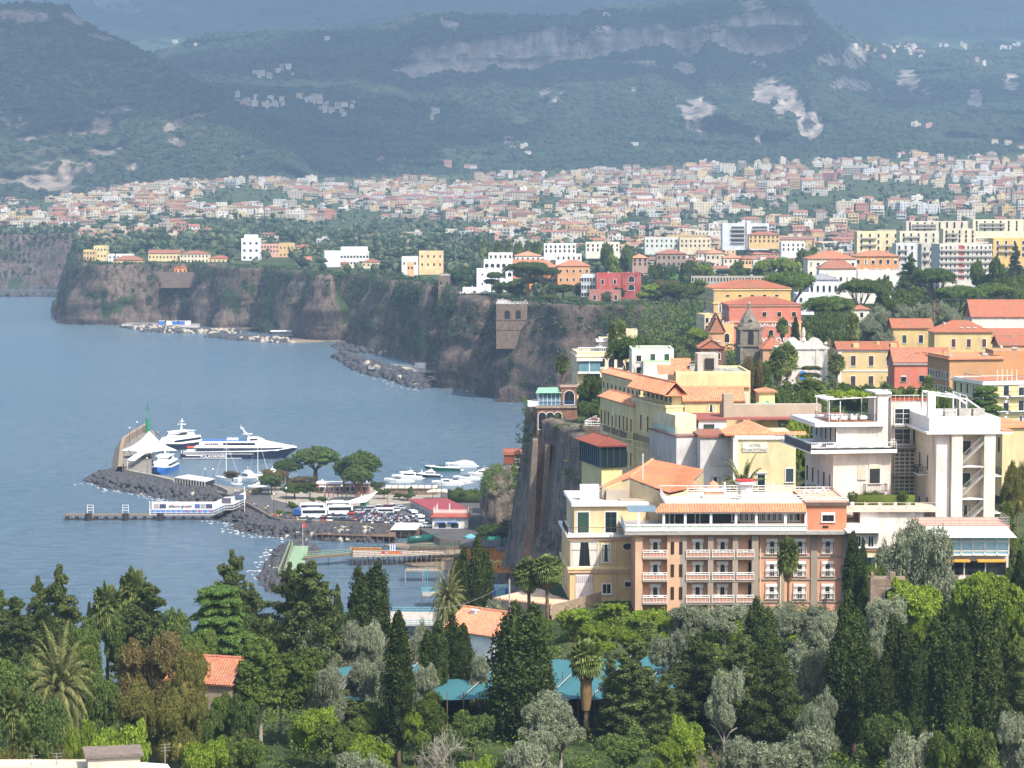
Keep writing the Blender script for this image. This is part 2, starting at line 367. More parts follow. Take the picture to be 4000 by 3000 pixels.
# --- sea cliffs
def cliff(name,pts,top,rows=22,step=4.0,amp=7.0,lean=6.0,mat=None,rim=18,seed=0,zb=-1.5):
 """pts in plan, walking so that the open side lies on the left hand; top = height function"""
 P=[np.array(p,float)for p in pts];Q=[P[0]]
 for a,b in zip(P[:-1],P[1:]):
  k=max(1,int(np.linalg.norm(b-a)/step))
  for j in range(1,k+1):Q.append(a+(b-a)*j/k)
 Q=np.array(Q);tg=np.gradient(Q,axis=0)
 for _ in range(4):tg[1:-1]=(tg[:-2]+tg[1:-1]*2+tg[2:])/4
 tg/=np.linalg.norm(tg,axis=1)[:,None]+1e-9
 nrm=np.stack([-tg[:,1],tg[:,0]],1);arc=np.concatenate([[0],np.cumsum(np.linalg.norm(np.diff(Q,axis=0),axis=1))])
 out=[]
 zt=np.array([top(q[0],q[1])for q in Q])
 for r in range(rows+4):
  t=min(r/rows,1.0)
  if r<=rows:
   z=zb+(zt-zb)*t
   o_=lean*(1-t)**1.5+amp*(0.9*fbm(arc/26,t*0.5+seed,seed,3,True)+0.45*fbm(arc/7,t*1.2,seed+3,3)+0.3*fbm(arc/12,t*8,seed+9,3))*(0.35+0.65*(1-t)**0.3)*min(1,1.4-t)
   o_=o_+amp*0.3
   xy=Q+nrm*o_[:,None]
  else:
   q=(r-rows)/4;xy=Q+nrm*(amp*0.3*(1-q)-rim*q);z=zt+0.5*(1-q)*(1+vnoise(arc/5,r))+0.15*(1-q)
  out.append(np.stack([xy[:,0],xy[:,1],z+(0.8*vnoise(arc/4,r,seed)if 0<r<rows else 0)],1))
 return surf(name,np.array(out),[mat or M_tuff],smooth=True)
fx=lambda px,Y:((px-2000)/FPX*Y,Y)
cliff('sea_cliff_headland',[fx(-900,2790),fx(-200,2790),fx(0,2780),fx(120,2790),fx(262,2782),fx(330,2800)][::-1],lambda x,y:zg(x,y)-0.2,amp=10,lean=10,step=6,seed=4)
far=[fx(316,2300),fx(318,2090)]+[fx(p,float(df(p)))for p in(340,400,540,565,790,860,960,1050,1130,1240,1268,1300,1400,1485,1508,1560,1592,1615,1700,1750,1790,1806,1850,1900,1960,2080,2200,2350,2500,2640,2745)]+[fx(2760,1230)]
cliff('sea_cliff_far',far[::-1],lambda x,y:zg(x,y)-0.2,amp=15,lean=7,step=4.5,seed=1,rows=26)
near=[(x0(Y),Y)for Y in(1240,1200,1100,1000,930,850,760,706)]+[(9,697),(5.5,690),(6.6,642),(11,625),(15,600),(19,585),(21.5,560),(17.5,520),(14.5,460),(12.5,430),(10,404),(0,400)]+[fx(p,float(dn(p)))for p in(1900,1500,1000,500,0,-900)]
cliff('sea_cliff_near',near[::-1][::-1]if False else near[::-1],lambda x,y:zg(x,y)-0.15,amp=4.2,lean=5,step=3,seed=2,rows=30,rim=7,mat=M_tuff_near)
# --- mountains
def interp_rows(nodes,s):
 xs=[q[0]for q in nodes];return xs
def mountain(name,pxa,pxb,npx,nrow,foot,prof,mats,patches,amp,seed,back=350):
 """prof(px) -> list of (s, Y, y_photo) along the slope from foot to ridge"""
 cols=np.linspace(pxa,pxb,npx);S=np.linspace(0,1,nrow)
 P=np.zeros((nrow+6,npx,3));RK=np.zeros((nrow+6,npx))
 for j,px in enumerate(cols):
  pr_=prof(px);ss=[q[0]for q in pr_]
  Y=np.interp(S,ss,[q[1]for q in pr_]);y=np.interp(S,ss,[q[2]for q in pr_])
  z=HC+Y*(750-y)/FPX
  P[:nrow,j]=np.stack([(px-2000)/FPX*Y,Y,z],1)
  slope=np.gradient(z)/np.maximum(1,np.gradient(Y));rk=sstep(1.2,3.0,slope)*0.5+(0.85*((S>0.505)&(S<0.72))*sstep(14,34,(float(cbot(px))-float(ctop(px))))*(0.82 if px>2740 else 1)if seed==8.0 else 0)
  for(cx,cy,rx,ry,an,st)in patches:
   dx,dy=px-cx,y-cy;ca,sa=math.cos(an),math.sin(an)
   u=(dx*ca+dy*sa)/rx;v=(-dx*sa+dy*ca)/ry
   rk=np.maximum(rk,min(.98,st+(.12 if seed==3.0 else 0))*sstep(1.25,0.55,np.sqrt(u*u+v*v)))
  RK[:nrow,j]=rk
  for b in range(6):
   q=(b+1)/6;P[nrow+b,j]=P[nrow-1,j]*1.0+np.array([(px-2000)/FPX*back*q,back*q,-back*0.45*q*q-2*q])
 X,Y,Z=P[...,0],P[...,1],P[...,2]
 sc=amp;fade=np.ones_like(X);fade[:nrow]=sstep(0,0.12,S)[:,None]
 n1=fbm(X/420,Y/420,Z/500+seed,4,True);n2=fbm(X/60,Y/60,Z/120+seed,4);n3=fbm(X/38,Y/200,Z/160+seed,4,True)
 dY=fade*(sc*1.6*n1-40*np.clip(RK,0,1)*(0.5+n3))
 Y2=Y-dY;X2=X*Y2/np.maximum(Y,1)
 Z2=Z+fade*(0.13*sc*n1+7*n2)
 nz=fbm(X/150,Y/150,Z/90,4)
 return surf(name,np.stack([X2,Y2,Z2],2),mats,rock=RK+0.35*nz-0.12),(cols,nrow)
Mm=mountain_material('mountain_scrub_and_rock',(0.020,0.034,0.019),(0.034,0.050,0.027),(0.062,0.072,0.040),(0.28,0.24,0.205),(0.40,0.345,0.295))
Mm0=mountain_material('headland_scrub_and_rock',(0.026,0.042,0.022),(0.052,0.062,0.032),(0.092,0.09,0.05),(0.20,0.16,0.13),(0.29,0.235,0.19))
ridge0=itp([(-700,60),(-300,50),(0,28),(120,20),(200,26),(280,42),(330,86),(400,135),(500,182),(600,235),(700,285),(800,335),(900,392),(1000,462),(1080,545),(1150,625),(1230,705),(1300,730)])
def prof0(px):
 yr=float(ridge0(px));yf=float(ytown(px))+4;Yf=float(Ytown(px));Yr=4760-500*float(sstep(300,1250,px))
 return[(0,Yf,yf),(0.12,Yf+90,lerp(0.10,yf,yr)),(0.4,lerp(0.33,Yf,Yr),lerp(0.42,yf,yr)),(0.75,lerp(0.75,Yf,Yr),lerp(0.78,yf,yr)),(0.9,lerp(0.83,Yf,Yr),lerp(0.93,yf,yr)),(1,Yr,yr)]
pat0=[(110,80,130,24,0.05,0.75),(300,90,60,30,0.5,.65),(730,480,130,22,-0.42,.8),(410,500,55,40,0,.75),(335,508,40,22,0,.8),(260,510,70,25,0,.6),(120,540,90,20,-.2,.6),(480,575,28,16,-.5,.9),(400,595,80,22,0,.65),(180,715,130,36,0,.8),(260,690,40,70,0,.85),(30,710,50,25,0,.6),(500,440,60,30,0,.5),(430,440,70,22,0,.55),(520,358,26,9,0,.8),(10,385,30,10,-.3,.7),(60,460,80,50,0,.45),(170,640,60,45,0,.5),(300,640,55,50,0,.5),(520,655,30,28,0,.6),(360,655,26,34,0,.6),(700,560,50,30,0.6,.45),(410,165,70,16,.2,.5),(30,130,50,14,0,.5),(660,640,60,20,0,.35),(860,575,60,14,-.3,.45),(950,620,60,12,-.2,.35)]
mtL,_=mountain('mountain_left',-700,1290,230,130,None,prof0,[Mm0],pat0,46,3.0)
ridge1=itp([(500,300),(640,226),(760,183),(900,163),(1100,144),(1300,137),(1500,116),(1620,88),(1750,70),(1900,78),(2100,88),(2250,76),(2400,60),(2550,44),(2680,14),(2780,-8),(3050,-8),(3120,25),(3190,90),(3260,125),(3350,165),(3450,200),(3600,222),(3800,212),(4000,198),(4700,190)])
cbot=itp([(500,330),(1400,262),(1547,296),(1616,330),(1700,318),(1768,304),(1838,316),(1933,275),(1983,304),(2078,297),(2154,266),(2230,259),(2350,240),(2471,215),(2600,190),(2700,235),(2760,175),(2850,215),(2950,225),(3050,215),(3132,190),(3160,150),(3300,215),(3450,300),(4700,300)])
ctop=itp([(500,322),(1400,252),(1547,270),(1600,225),(1635,205),(1700,172),(1790,165),(1838,155),(1933,150),(2059,125),(2150,118),(2218,124),(2250,150),(2300,128),(2376,106),(2534,112),(2629,128),(2700,118),(2760,92),(2850,80),(2950,50),(3050,45),(3132,66),(3160,138),(3300,205),(3450,290),(4700,290)])
def prof1(px):
 yr=float(ridge1(px));yf=float(ytown(px))+4;Yf=float(Ytown(px));cb=float(cbot(px));ct=min(float(ctop(px)),cb-3);yr=min(yr,ct-4)
 far_=float(sstep(3150,3500,px))*700
 return[(0,Yf,yf),(0.1,Yf+250,lerp(0.12,yf,cb)),(0.5,5500+far_,cb),(0.53,5508+far_,lerp(.15,cb,ct)),(0.72,5545+far_+0.4*max(0,30-(cb-ct))*8,ct),(0.86,5850+far_,lerp(.55,ct,yr)),(1,6300+far_,yr)]
pat1=[(2720,455,85,85,0,.85),(2650,420,30,50,0,.6),(2990,360,60,70,.5,.8),(3080,400,45,110,-.75,.85),(3160,490,55,55,-.6,.9),(3040,435,35,40,0,.75),(3220,250,60,40,0,.75),(3330,230,60,60,0,.7),(3300,345,70,38,0,.75),(3370,340,40,30,0,.6),(3540,330,55,50,.4,.75),(3610,370,28,36,0,.6),(3800,405,36,44,0,.95),(3940,340,36,40,0,.7),(2150,400,60,36,0,.55),(2480,380,30,30,0,.5),(2680,135,70,15,0,.95),(2560,270,200,14,.1,.5),(2690,215,60,14,.1,.8),(2670,280,55,22,.2,.8),(1760,125,45,26,.2,.85),(1650,210,50,14,0,.7),(1990,555,30,40,0,.55),(2100,570,60,16,0,.4),(2930,40,80,34,0,.7),(2960,530,30,16,0,.5),(3420,440,60,20,0,.35),(2330,545,30,60,0,.25),(3000,270,110,12,.15,.5)]
mtM,_=mountain('mountain_middle',480,4700,430,170,None,prof1,[Mm],pat1,100,8.0)
ridge2=itp([(-900,-160),(0,-60),(700,-170),(1500,-260),(2500,-330),(3500,-400),(4700,-500)])
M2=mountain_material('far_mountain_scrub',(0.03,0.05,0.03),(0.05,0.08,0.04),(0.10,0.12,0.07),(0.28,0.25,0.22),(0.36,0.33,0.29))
def prof2(px):
 yr=float(ridge2(px));return[(0,6900,330),(0.3,7700,200),(1,10200,yr)]
mtF,_=mountain('mountain_far',-1200,5000,220,70,None,prof2,[M2],[(420,20,190,38,.3,.9),(120,-10,180,25,0,.8),(330,5,90,30,0,.9)],150,12.0,back=900)  # sunlight on the upper left is put into the colour as pale rock patches
# scrub trees that stud the slopes (countless): small crowns standing on the mountain faces
def blobs(name,pts,sizes,mat,squash=0.8,seed=1,kind='stuff',label=None,k=8):
 r=np.random.default_rng(seed);base=np.array([(1,0,0),(0.3,.95,0),(-.8,.6,.1),(-.8,-.6,0),(.3,-.95,0),(0.1,0.1,1),(0,0,-0.6),(.6,.2,.72),(-.5,-.3,.75)])
 F=np.array([(0,1,7),(1,5,7),(0,7,4),(7,5,4),(1,2,5),(2,8,5),(2,3,8),(3,4,8),(8,4,5),(0,6,1),(1,6,2),(2,6,3),(3,6,4),(4,6,0)])
 n=len(pts);a=r.uniform(0,6.28,n);V=np.repeat(base[None],n,0)*(1+0.25*r.standard_normal((n,9,1)))
 V*=np.asarray(sizes)[:,None,None];V[...,2]*=squash
 x=V[...,0]*np.cos(a)[:,None]-V[...,1]*np.sin(a)[:,None];y=V[...,0]*np.sin(a)[:,None]+V[...,1]*np.cos(a)[:,None]
 V=np.stack([x,y,V[...,2]],2)+np.asarray(pts)[:,None,:]
 Fs=(F[None]+(np.arange(n)*9)[:,None,None]).reshape(-1,3)
 o=link(name,npmesh(name,V.reshape(-1,3),Fs,False,[mat]));return tag(o,label,kind=kind)
M_scrub=leafmat('scrub_leaves',(0.014,0.024,0.014),(0.025,0.04,0.021),(0.05,0.064,0.031),0.0)
def scrub_on(o,nrow,ncol,n,seed,sz,rockmax=0.25):
 r=np.random.default_rng(seed);V=np.zeros(len(o.data.vertices)*3);o.data.vertices.foreach_get('co',V);V=V.reshape(nrow,ncol,3)
 rk=np.zeros(nrow*ncol);o.data.attributes['rock'].data.foreach_get('value',rk);rk=rk.reshape(nrow,ncol)
 i=r.uniform(0,nrow-7.01,n);j=r.uniform(0,ncol-1.01,n);ii=i.astype(int);jj=j.astype(int);fi=(i-ii)[:,None];fj=(j-jj)[:,None]
 p=(V[ii,jj]*(1-fi)+V[ii+1,jj]*fi)*(1-fj)+(V[ii,jj+1]*(1-fi)+V[ii+1,jj+1]*fi)*fj
 ok=(rk[ii,jj]<rockmax)&(fbm(p[:,0]/130,p[:,1]/130,p[:,2]/60,3)+r.uniform(-.5,.5,n)>-0.1)
 return p[ok],r.uniform(sz[0],sz[1],n)[ok]
p,s=scrub_on(mtM,176,430,26000,5,(3.5,8));blobs('scrub_trees',p,s,M_scrub,seed=2,label='small trees and bushes scattered over the middle mountain')
p,s=scrub_on(mtL,136,230,12000,6,(2.5,6.5),0.15);blobs('scrub_trees',p,s,M_scrub,seed=3,label='bushes dotted over the steep mountain on the left')
_off=0;_V=[];_F=[]
for P_,F_ in HITS:_V.append(P_);_F.append(F_+_off);_off+=len(P_)
_F=np.concatenate(_F);_V=np.concatenate(_V)
BVH=BVHTree.FromPolygons(_V.tolist(),_F.tolist(),epsilon=0.0)
def hit(px,py,maxd=20000):
 d=ray(px,py).normalized();h=BVH.ray_cast(Vector((0,0,HC)),d,maxd);return h[0]
def drop(x,y,z0=2000):
 h=BVH.ray_cast(Vector((x,y,z0)),Vector((0,0,-1)));return h[0].z if h[0]else None
# --- unseen clouds above the top of the picture, placed to shade the mountains
def cloud(name,cx,cy,cz,sx,sy,sz,seed):
 bm=bmesh.new();bmesh.ops.create_icosphere(bm,subdivisions=5,radius=1)
 V=np.array([v.co[:]for v in bm.verts]);F_=np.array([[v.index for v in f.verts]for f in bm.faces]);bm.free()
 d=1+0.45*fbm(V[:,0]*2.2+seed,V[:,1]*2.2,V[:,2]*2.2,4)
 V=V*d[:,None];V[:,2]=np.where(V[:,2]<0,V[:,2]*0.35,V[:,2]);V=V*np.array([sx,sy,sz])+np.array([cx,cy,cz])
 m,n,o=newmat('cloud_vapour')if 'cloudm' not in _MC else(_MC['cloudm'],None,None)
 if n is not None:principled(n,o,(0.9,0.9,0.9),1,spec=0);_MC['cloudm']=m
 ob=link(name,npmesh(name,V,F_,True,[m]));return tag(ob,'unseen white cloud placed to shade the mountains',kind='structure')
def shade_cloud(px,Y,zt,sx,sy,seed,cz=2100):
 t=(cz-zt)/SDIR.z;P=Vector(((px-2000)/FPX*Y,Y,zt))+SDIR*t
 cloud('cloud',P.x,P.y,P.z,sx,sy,260,seed)
shade_cloud(500,4700,250,640,520,1.0)
shade_cloud(2350,5650,330,1000,430,5.0)  # unseen cloud added to dim the overly pale cliff band
shade_cloud(2000,8700,500,3300,900,13.0)  # unseen cloud added to darken the far mountain
# ================================================================== plants: a library of crowns, trunks and fronds
def C3(h):return srgb(h)
L_cyp=leafmat('cypress_leaves',(0.018,0.031,0.010),(0.038,0.056,0.017),(0.085,0.105,0.032),0.1,0.14)
L_con=leafmat('conifer_leaves',(0.027,0.044,0.016),(0.06,0.082,0.026),(0.135,0.15,0.045),0.1,0.14)
L_ced=leafmat('cedar_leaves',(0.034,0.072,0.021),(0.086,0.150,0.035),(0.172,0.270,0.057),0.15)
L_oli=leafmat('olive_leaves',(0.095,0.112,0.066),(0.21,0.235,0.145),(0.37,0.40,0.26),0.25,0.1)
L_bro=leafmat('broad_leaves',(0.043,0.07,0.018),(0.10,0.145,0.032),(0.21,0.26,0.056),0.35)
L_bri=leafmat('bright_leaves',(0.07,0.125,0.018),(0.185,0.265,0.035),(0.37,0.41,0.065),0.4)
L_drk=leafmat('dark_leaves',(0.038,0.068,0.021),(0.088,0.128,0.037),(0.17,0.215,0.058),0.2)
L_brn=leafmat('russet_leaves',(0.075,0.066,0.026),(0.15,0.122,0.05),(0.235,0.185,0.08),0.3)
L_pine=leafmat('pine_needles',(0.033,0.061,0.019),(0.074,0.115,0.027),(0.149,0.198,0.050),0.12)
L_fan=leafmat('fan_fronds',(0.06,0.09,0.025),(0.165,0.21,0.06),(0.36,0.40,0.14),0.3)
L_date=leafmat('date_fronds',(0.06,0.075,0.028),(0.14,0.155,0.058),(0.33,0.30,0.12),0.25)
L_dead=leafmat('dead_fronds',(0.125,0.079,0.037),(0.250,0.164,0.078),(0.415,0.278,0.139),0.2)
L_ivy=leafmat('ivy_leaves',(0.034,0.075,0.011),(0.102,0.179,0.023),(0.223,0.314,0.046),0.3)
M_bark=stonemat('#5a4a3a','#7d6a55',2.0,'bark');M_barkp=stonemat('#6b4a38','#8d6650',2.0,'pine_bark');M_barkg=stonemat('#8a8378','#aaa294',2.0,'grey_bark')
def leaves(P,N,size,rs,aspect=0.55,jit=0.9,quad=True):
 """one small leaf face per point, tilted at random about the direction N"""
 n=len(P);D=N+rs.standard_normal((n,3))*jit;D/=np.linalg.norm(D,axis=1)[:,None]+1e-9
 A=np.cross(D,rs.standard_normal((n,3)));A/=np.linalg.norm(A,axis=1)[:,None]+1e-9;B=np.cross(D,A)
 s=size*rs.uniform(0.6,1.4,n)[:,None]
 if quad:
  V=np.stack([P-A*s,P-B*s*aspect,P+A*s,P+B*s*aspect],1);F=np.arange(4*n).reshape(n,4)
 else:
  V=np.stack([P-A*s,P-B*s*aspect,P+A*s],1);F=np.arange(3*n).reshape(n,3)
 return V.reshape(-1,3),F
def clumps(centres,rad,per,size,rs,up=0.5,squash=0.8,aspect=0.5,jit=0.8,quad=True,cen=None):
 k=len(centres);u=rs.standard_normal((k,per,3));u/=np.linalg.norm(u,axis=2)[...,None]
 r=rs.uniform(0.45,1.0,(k,per,1))**0.6;sq=np.array([1,1,squash])
 P=centres[:,None,:]+u*r*np.asarray(rad).reshape(-1,1,1)*sq
 N=u.copy();N[...,2]+=up
 return leaves(P.reshape(-1,3),N.reshape(-1,3),size,rs,aspect,jit,quad)
def core(rows,n=10,rs=None,rough=0.12):
 """closed dark inner body of a crown: rows = [(x, y, z, r)]"""
 V=[];F=[]
 for(x,y,z,r)in rows:
  for j in range(n):
   a=2*math.pi*j/n;q=r*(1+(rs.uniform(-rough,rough)if rs is not None else 0));V.append((x+q*math.cos(a),y+q*math.sin(a),z))
 for i in range(len(rows)-1):
  for j in range(n):F.append((i*n+j,i*n+(j+1)%n,(i+1)*n+(j+1)%n,(i+1)*n+j))
 return np.array(V),np.array(F)
def joinm(name,parts,mats,mi=None):
 V=[];F=[];M=[];o=0
 for i,(v,f)in enumerate(parts):
  V.append(v);F.append(f+o);M.append(np.full(len(f),0 if mi is None else mi[i]));o+=len(v)
 return npmesh(name,np.concatenate(V),np.concatenate(F),False,mats,np.concatenate(M)if len(mats)>1 else None)
def m_cypress(h,r,seed,tips=1,n=330,mat=None,spread=0.0,size=0.16,bare=0.03):
 rs=np.random.default_rng(seed);parts=[]
 for k in range(tips):
  a=rs.uniform(0,6.28);ox,oy=(math.cos(a)*spread*rs.uniform(.6,1),math.sin(a)*spread*rs.uniform(.6,1))if tips>1 else(0,0)
  hh=h*(1 if k==0 else rs.uniform(0.78,0.97));rr=r if tips==1 else r*0.62
  prof=lambda t:rr*np.minimum(1,(t/0.14)**0.6)*(1-np.clip((t-0.5)/0.5,0,1)**2.1)**0.8*(0.86+0.14*np.cos(9*t+seed))
  t=np.sqrt(rs.uniform(0,1,n))*0.0+rs.beta(1.05,1.1,n);a=rs.uniform(0,6.28,n);q=prof(t)*rs.uniform(0.72,1.03,n)*(1+0.18*vnoise(a*1.3+seed,t*7,k))
  z=hh*(bare+(1-bare)*t);C=np.stack([ox*(0.35+0.65*t)+q*np.cos(a),oy*(0.35+0.65*t)+q*np.sin(a),z],1)
  cr=rs.uniform(0.22,0.5,n)*(0.5+0.5*prof(t)/rr)*(r/1.3)**0.5
  u=np.stack([np.cos(a),np.sin(a),0*a+1.2],1)
  per=46;d=rs.standard_normal((n,per,3));d/=np.linalg.norm(d,axis=2)[...,None]
  P=C[:,None]+d*cr[:,None,None]*np.array([1,1,1.9]);N=np.repeat(u[:,None],per,1)
  B=rs.standard_normal((n*per,3));N_=np.cross(np.stack([np.cos(a),np.sin(a),.4+0*a],1).repeat(per,0),B)*0.6+d.reshape(-1,3)
  parts.append(leaves(P.reshape(-1,3),N_,size,rs,0.42,0.35))
  parts.append(core([(ox*(0.35+0.65*s_),oy*(0.35+0.65*s_),hh*(bare+(1-bare)*s_),float(prof(np.array(s_)))*0.74+0.02)for s_ in np.linspace(0.01,0.97,12)],9,rs))
 return joinm('crown',parts,[mat or L_cyp])
def m_trunk(h,r,seed=0,lean=0.0,mat=None,top=0.6,limbs=0,ls=0.5,n=7):
 rs=random.Random(seed);mb=MB();pts=[];rad=[]
 for k in range(5):
  t=k/4;pts.append((lean*t*t+rs.uniform(-.04,.04)*h*t*.4,rs.uniform(-.04,.04)*h*t*.4,h*t));rad.append(r*(1.25-0.25*min(1,t*6))*(1-(1-top)*t))
 mb.tube(pts,rad,n)
 for k in range(limbs):
  a=6.28*(k+rs.random()*.7)/max(1,limbs);p=Vector(pts[3])if k%2 else Vector(pts[4]);L=ls*rs.uniform(.7,1.1)
  q=p+Vector((math.cos(a)*L*.45,math.sin(a)*L*.45,L*.35));e=p+Vector((math.cos(a)*L,math.sin(a)*L,L*rs.uniform(.45,.75)))
  mb.tube([p,q,e],[r*.5,r*.33,r*.12],5)
  for s in(-1,1):
   e2=q+Vector((math.cos(a+.6*s)*L*.5,math.sin(a+.6*s)*L*.5,L*.4));mb.tube([q,e2],[r*.22,r*.07],4)
 return mb.mesh('trunk',mat or M_bark,True)
def m_round(r,h,seed,mat,lobes=9,per=90,cl=26,size=0.16,lobe=0.5,aspect=0.5,squash=0.8,flat=0.75,hole=0.0,cored=True,jit=0.8):
 """rounded crown of several lobes; centred above its trunk, height from 0 to h"""
 rs=np.random.default_rng(seed);parts=[];cs=[]
 for k in range(lobes):
  a=rs.uniform(0,6.28);q=r*(1-lobe*0.75)*math.sqrt(rs.uniform(0.05,1));z=h*rs.uniform(0.28,0.78)if k else h*0.62
  if k==0:q=0
  lr=r*lobe*rs.uniform(0.75,1.15);zr=min(lr*flat*h/r*0.62,h*.42);cs.append((q*math.cos(a),q*math.sin(a),z,lr,zr))
 for(x,y,z,lr,zr)in cs:
  n=int(cl*1.7);u=rs.standard_normal((n,3));u/=np.linalg.norm(u,axis=1)[:,None];u[:,2]=np.where(u[:,2]<-0.3,-u[:,2]*.6,u[:,2])
  C=np.array([x,y,z])+u*np.array([lr,lr,zr])*rs.uniform(0.66,1.02,(n,1))
  rad=lr*rs.uniform(0.18,0.36,n)
  parts.append(clumps(C,rad,per,size,rs,0.5,squash,aspect,jit))
  if cored:
   parts.append(core([(x,y,z+zr*math.sin(b)*0.5,lr*0.5*math.cos(b)+0.02)for b in np.linspace(-1.2,1.45,7)],9,rs,.35))
 return joinm('crown',parts,[mat])
def m_conifer(h,r,seed,mat,tiers=13,size=0.17,up=0.15,droop=0.15,per=60,ragged=0.35,pw=0.8):
 """irregular conifer with branches in tiers"""
 rs=np.random.default_rng(seed);C=[];Rr=[];mb=[]
 for k in range(tiers):
  t=k/(tiers-1);z=h*(0.1+0.88*t);rad=r*(1-t)**pw*1.0+0.25;nb=int(5+8*(1-t))
  for j in range(nb):
   a=rs.uniform(0,6.28);L=rad*rs.uniform(1-ragged,1.05);zj=rs.uniform(-.55,.55)*h/tiers
   for s_ in np.linspace(0.3,1,5):
    C.append((L*s_*math.cos(a),L*s_*math.sin(a),z+zj+L*s_*up-droop*L*s_*s_+rs.uniform(-.2,.2)));Rr.append(0.2*rad*(1.25-.55*s_)+.28)
 parts=[clumps(np.array(C),np.array(Rr),per,size,rs,0.9,0.5,0.42,0.6)]
 parts.append(core([(0,0,h*(0.12+0.85*t),r*(1-t)**pw*0.26+.03)for t in np.linspace(0,1,10)],8,rs,.25))
 return joinm('crown',parts,[mat])
def m_cedar(h,r,seed,mat,tiers=7,size=0.15):
 rs=np.random.default_rng(seed);parts=[]
 for k in range(tiers):
  t=k/(tiers-1);z=h*(0.18+0.8*t);rad=r*(1-0.55*t**1.5)*rs.uniform(.8,1.1)
  for j in range(7):
   a=6.28*j/7+rs.uniform(-.4,.4);L=rad*rs.uniform(.7,1.1);n=26
   s_=rs.uniform(0.2,1,n);w_=rs.uniform(-1,1,n)*.34*L*np.sin(np.pi*np.clip(s_,0.1,.92))
   P=np.stack([L*s_*math.cos(a)-w_*math.sin(a),L*s_*math.sin(a)+w_*math.cos(a),z+rs.uniform(-.12,.12,n)+.12*L*s_-.16*L*s_**3+0*w_],1)
   parts.append(clumps(P,np.full(n,.42+.05*r),55,size,rs,1.6,0.26,.4,.5))
 return joinm('crown',parts,[mat])
def m_umbrella(r,th,seed,mat,size=0.2,per=70,cl=260,lobes=None):
 """flat domed crown of a stone pine; bottom of the dome at z=0"""
 rs=np.random.default_rng(seed);a=rs.uniform(0,6.28,cl);q=r*np.sqrt(rs.uniform(0,1,cl));e=1+.14*np.sin(a*3+seed)+.08*np.sin(a*5+2*seed)
 q=q*e*.92;z=th*np.sqrt(np.clip(1-(q/(r*1.08))**2,0,1))*rs.uniform(0.78,1.02,cl)*(1+.18*vnoise(q*np.cos(a)/2.2,q*np.sin(a)/2.2,seed))
 C=np.stack([q*np.cos(a),q*np.sin(a),z],1);k=cl//3;b=rs.uniform(0,6.28,k);qq=r*rs.uniform(.25,.95,k)
 C2=np.stack([qq*np.cos(b),qq*np.sin(b),th*rs.uniform(0.02,.3,k)],1)
 parts=[clumps(C,r*rs.uniform(.10,.17,cl),per,size,rs,1.0,0.6,.4,.7),clumps(C2,r*rs.uniform(.08,.14,k),per//2,size,rs,0.2,.5,.4,.8)]
 parts.append(core([(0,0,th*.12,r*.55),(0,0,th*.2,r*.82),(0,0,th*.45,r*.8),(0,0,th*.72,r*.5),(0,0,th*.8,.1)],12,rs,.1))
 return joinm('crown',parts,[mat])
def m_pinetrunk(h,r,R_,th,seed,fork=0.55,lean=0.0):
 rs=random.Random(seed);mb=MB();f=Vector((lean*.6,0,h*fork));mb.tube([(0,0,-1),(lean*.25,0,h*fork*.5),f],[r*1.2,r,r*.85],8)
 for k in range(7):
  a=6.28*k/7+rs.uniform(-.3,.3);L=R_*rs.uniform(.45,.75);e=Vector((lean+math.cos(a)*L,math.sin(a)*L,h+th*.35));q=f.lerp(e,.5)+Vector((0,0,-.06*h))
  mb.tube([f,q,e],[r*.5,r*.34,r*.12],6)
  for s in(-1,1):
   e2=e+Vector((math.cos(a+s)*L*.45,math.sin(a+s)*L*.45,0));mb.tube([q,e2],[r*.2,r*.08],4)
 return mb.mesh('trunk',M_barkp,True)
def m_fanpalm(seed,n=64,L=1.6):
 """crown of fan leaves with drooping tips; and the skirt of dead leaves below"""
 rs=random.Random(seed);V=[];F=[];Vd=[];Fd=[]
 def fan(V,F,a,el,L,fl,tw=0):
  d=Vector((math.cos(a)*math.cos(el),math.sin(a)*math.cos(el),math.sin(el)));side=d.cross(Vector((0,0,1))).normalized();upv=side.cross(d)
  st=d*L*.75;i=len(V);V.extend([(side*-.025)[:],(side*.025)[:],st[:]]);F.append((i,i+1,i+2))
  m=13
  for k in range(m):
   b=(k-(m-1)/2)/((m-1)/2)*1.75;dd=d*math.cos(b)+side*math.sin(b);ww=(d*-math.sin(b)+side*math.cos(b))*.12*fl
   md=st+dd*fl*.55+upv*.05;tp=st+dd*fl+Vector((0,0,-.35*fl*(0.5+.5*abs(math.sin(b))+rs.random()*.5)))
   i=len(V);V.extend([st[:],(md-ww)[:],tp[:],(md+ww)[:]]);F.append((i,i+1,i+2));F.append((i,i+2,i+3))
 for k in range(n):
  el=math.asin(min(.99,lerp((k+.5)/n,1.0,-0.62)));fan(V,F,k*2.4+rs.uniform(-.2,.2),el,L*rs.uniform(.8,1.1),rs.uniform(.95,1.25))
 for k in range(34):fan(Vd,Fd,k*2.4,rs.uniform(-1.5,-.95),.8,rs.uniform(.7,.95))
 Vd=np.array(Vd)
 return npmesh('fronds',V,F,False,[L_fan]),npmesh('skirt',Vd,Fd,False,[L_dead])
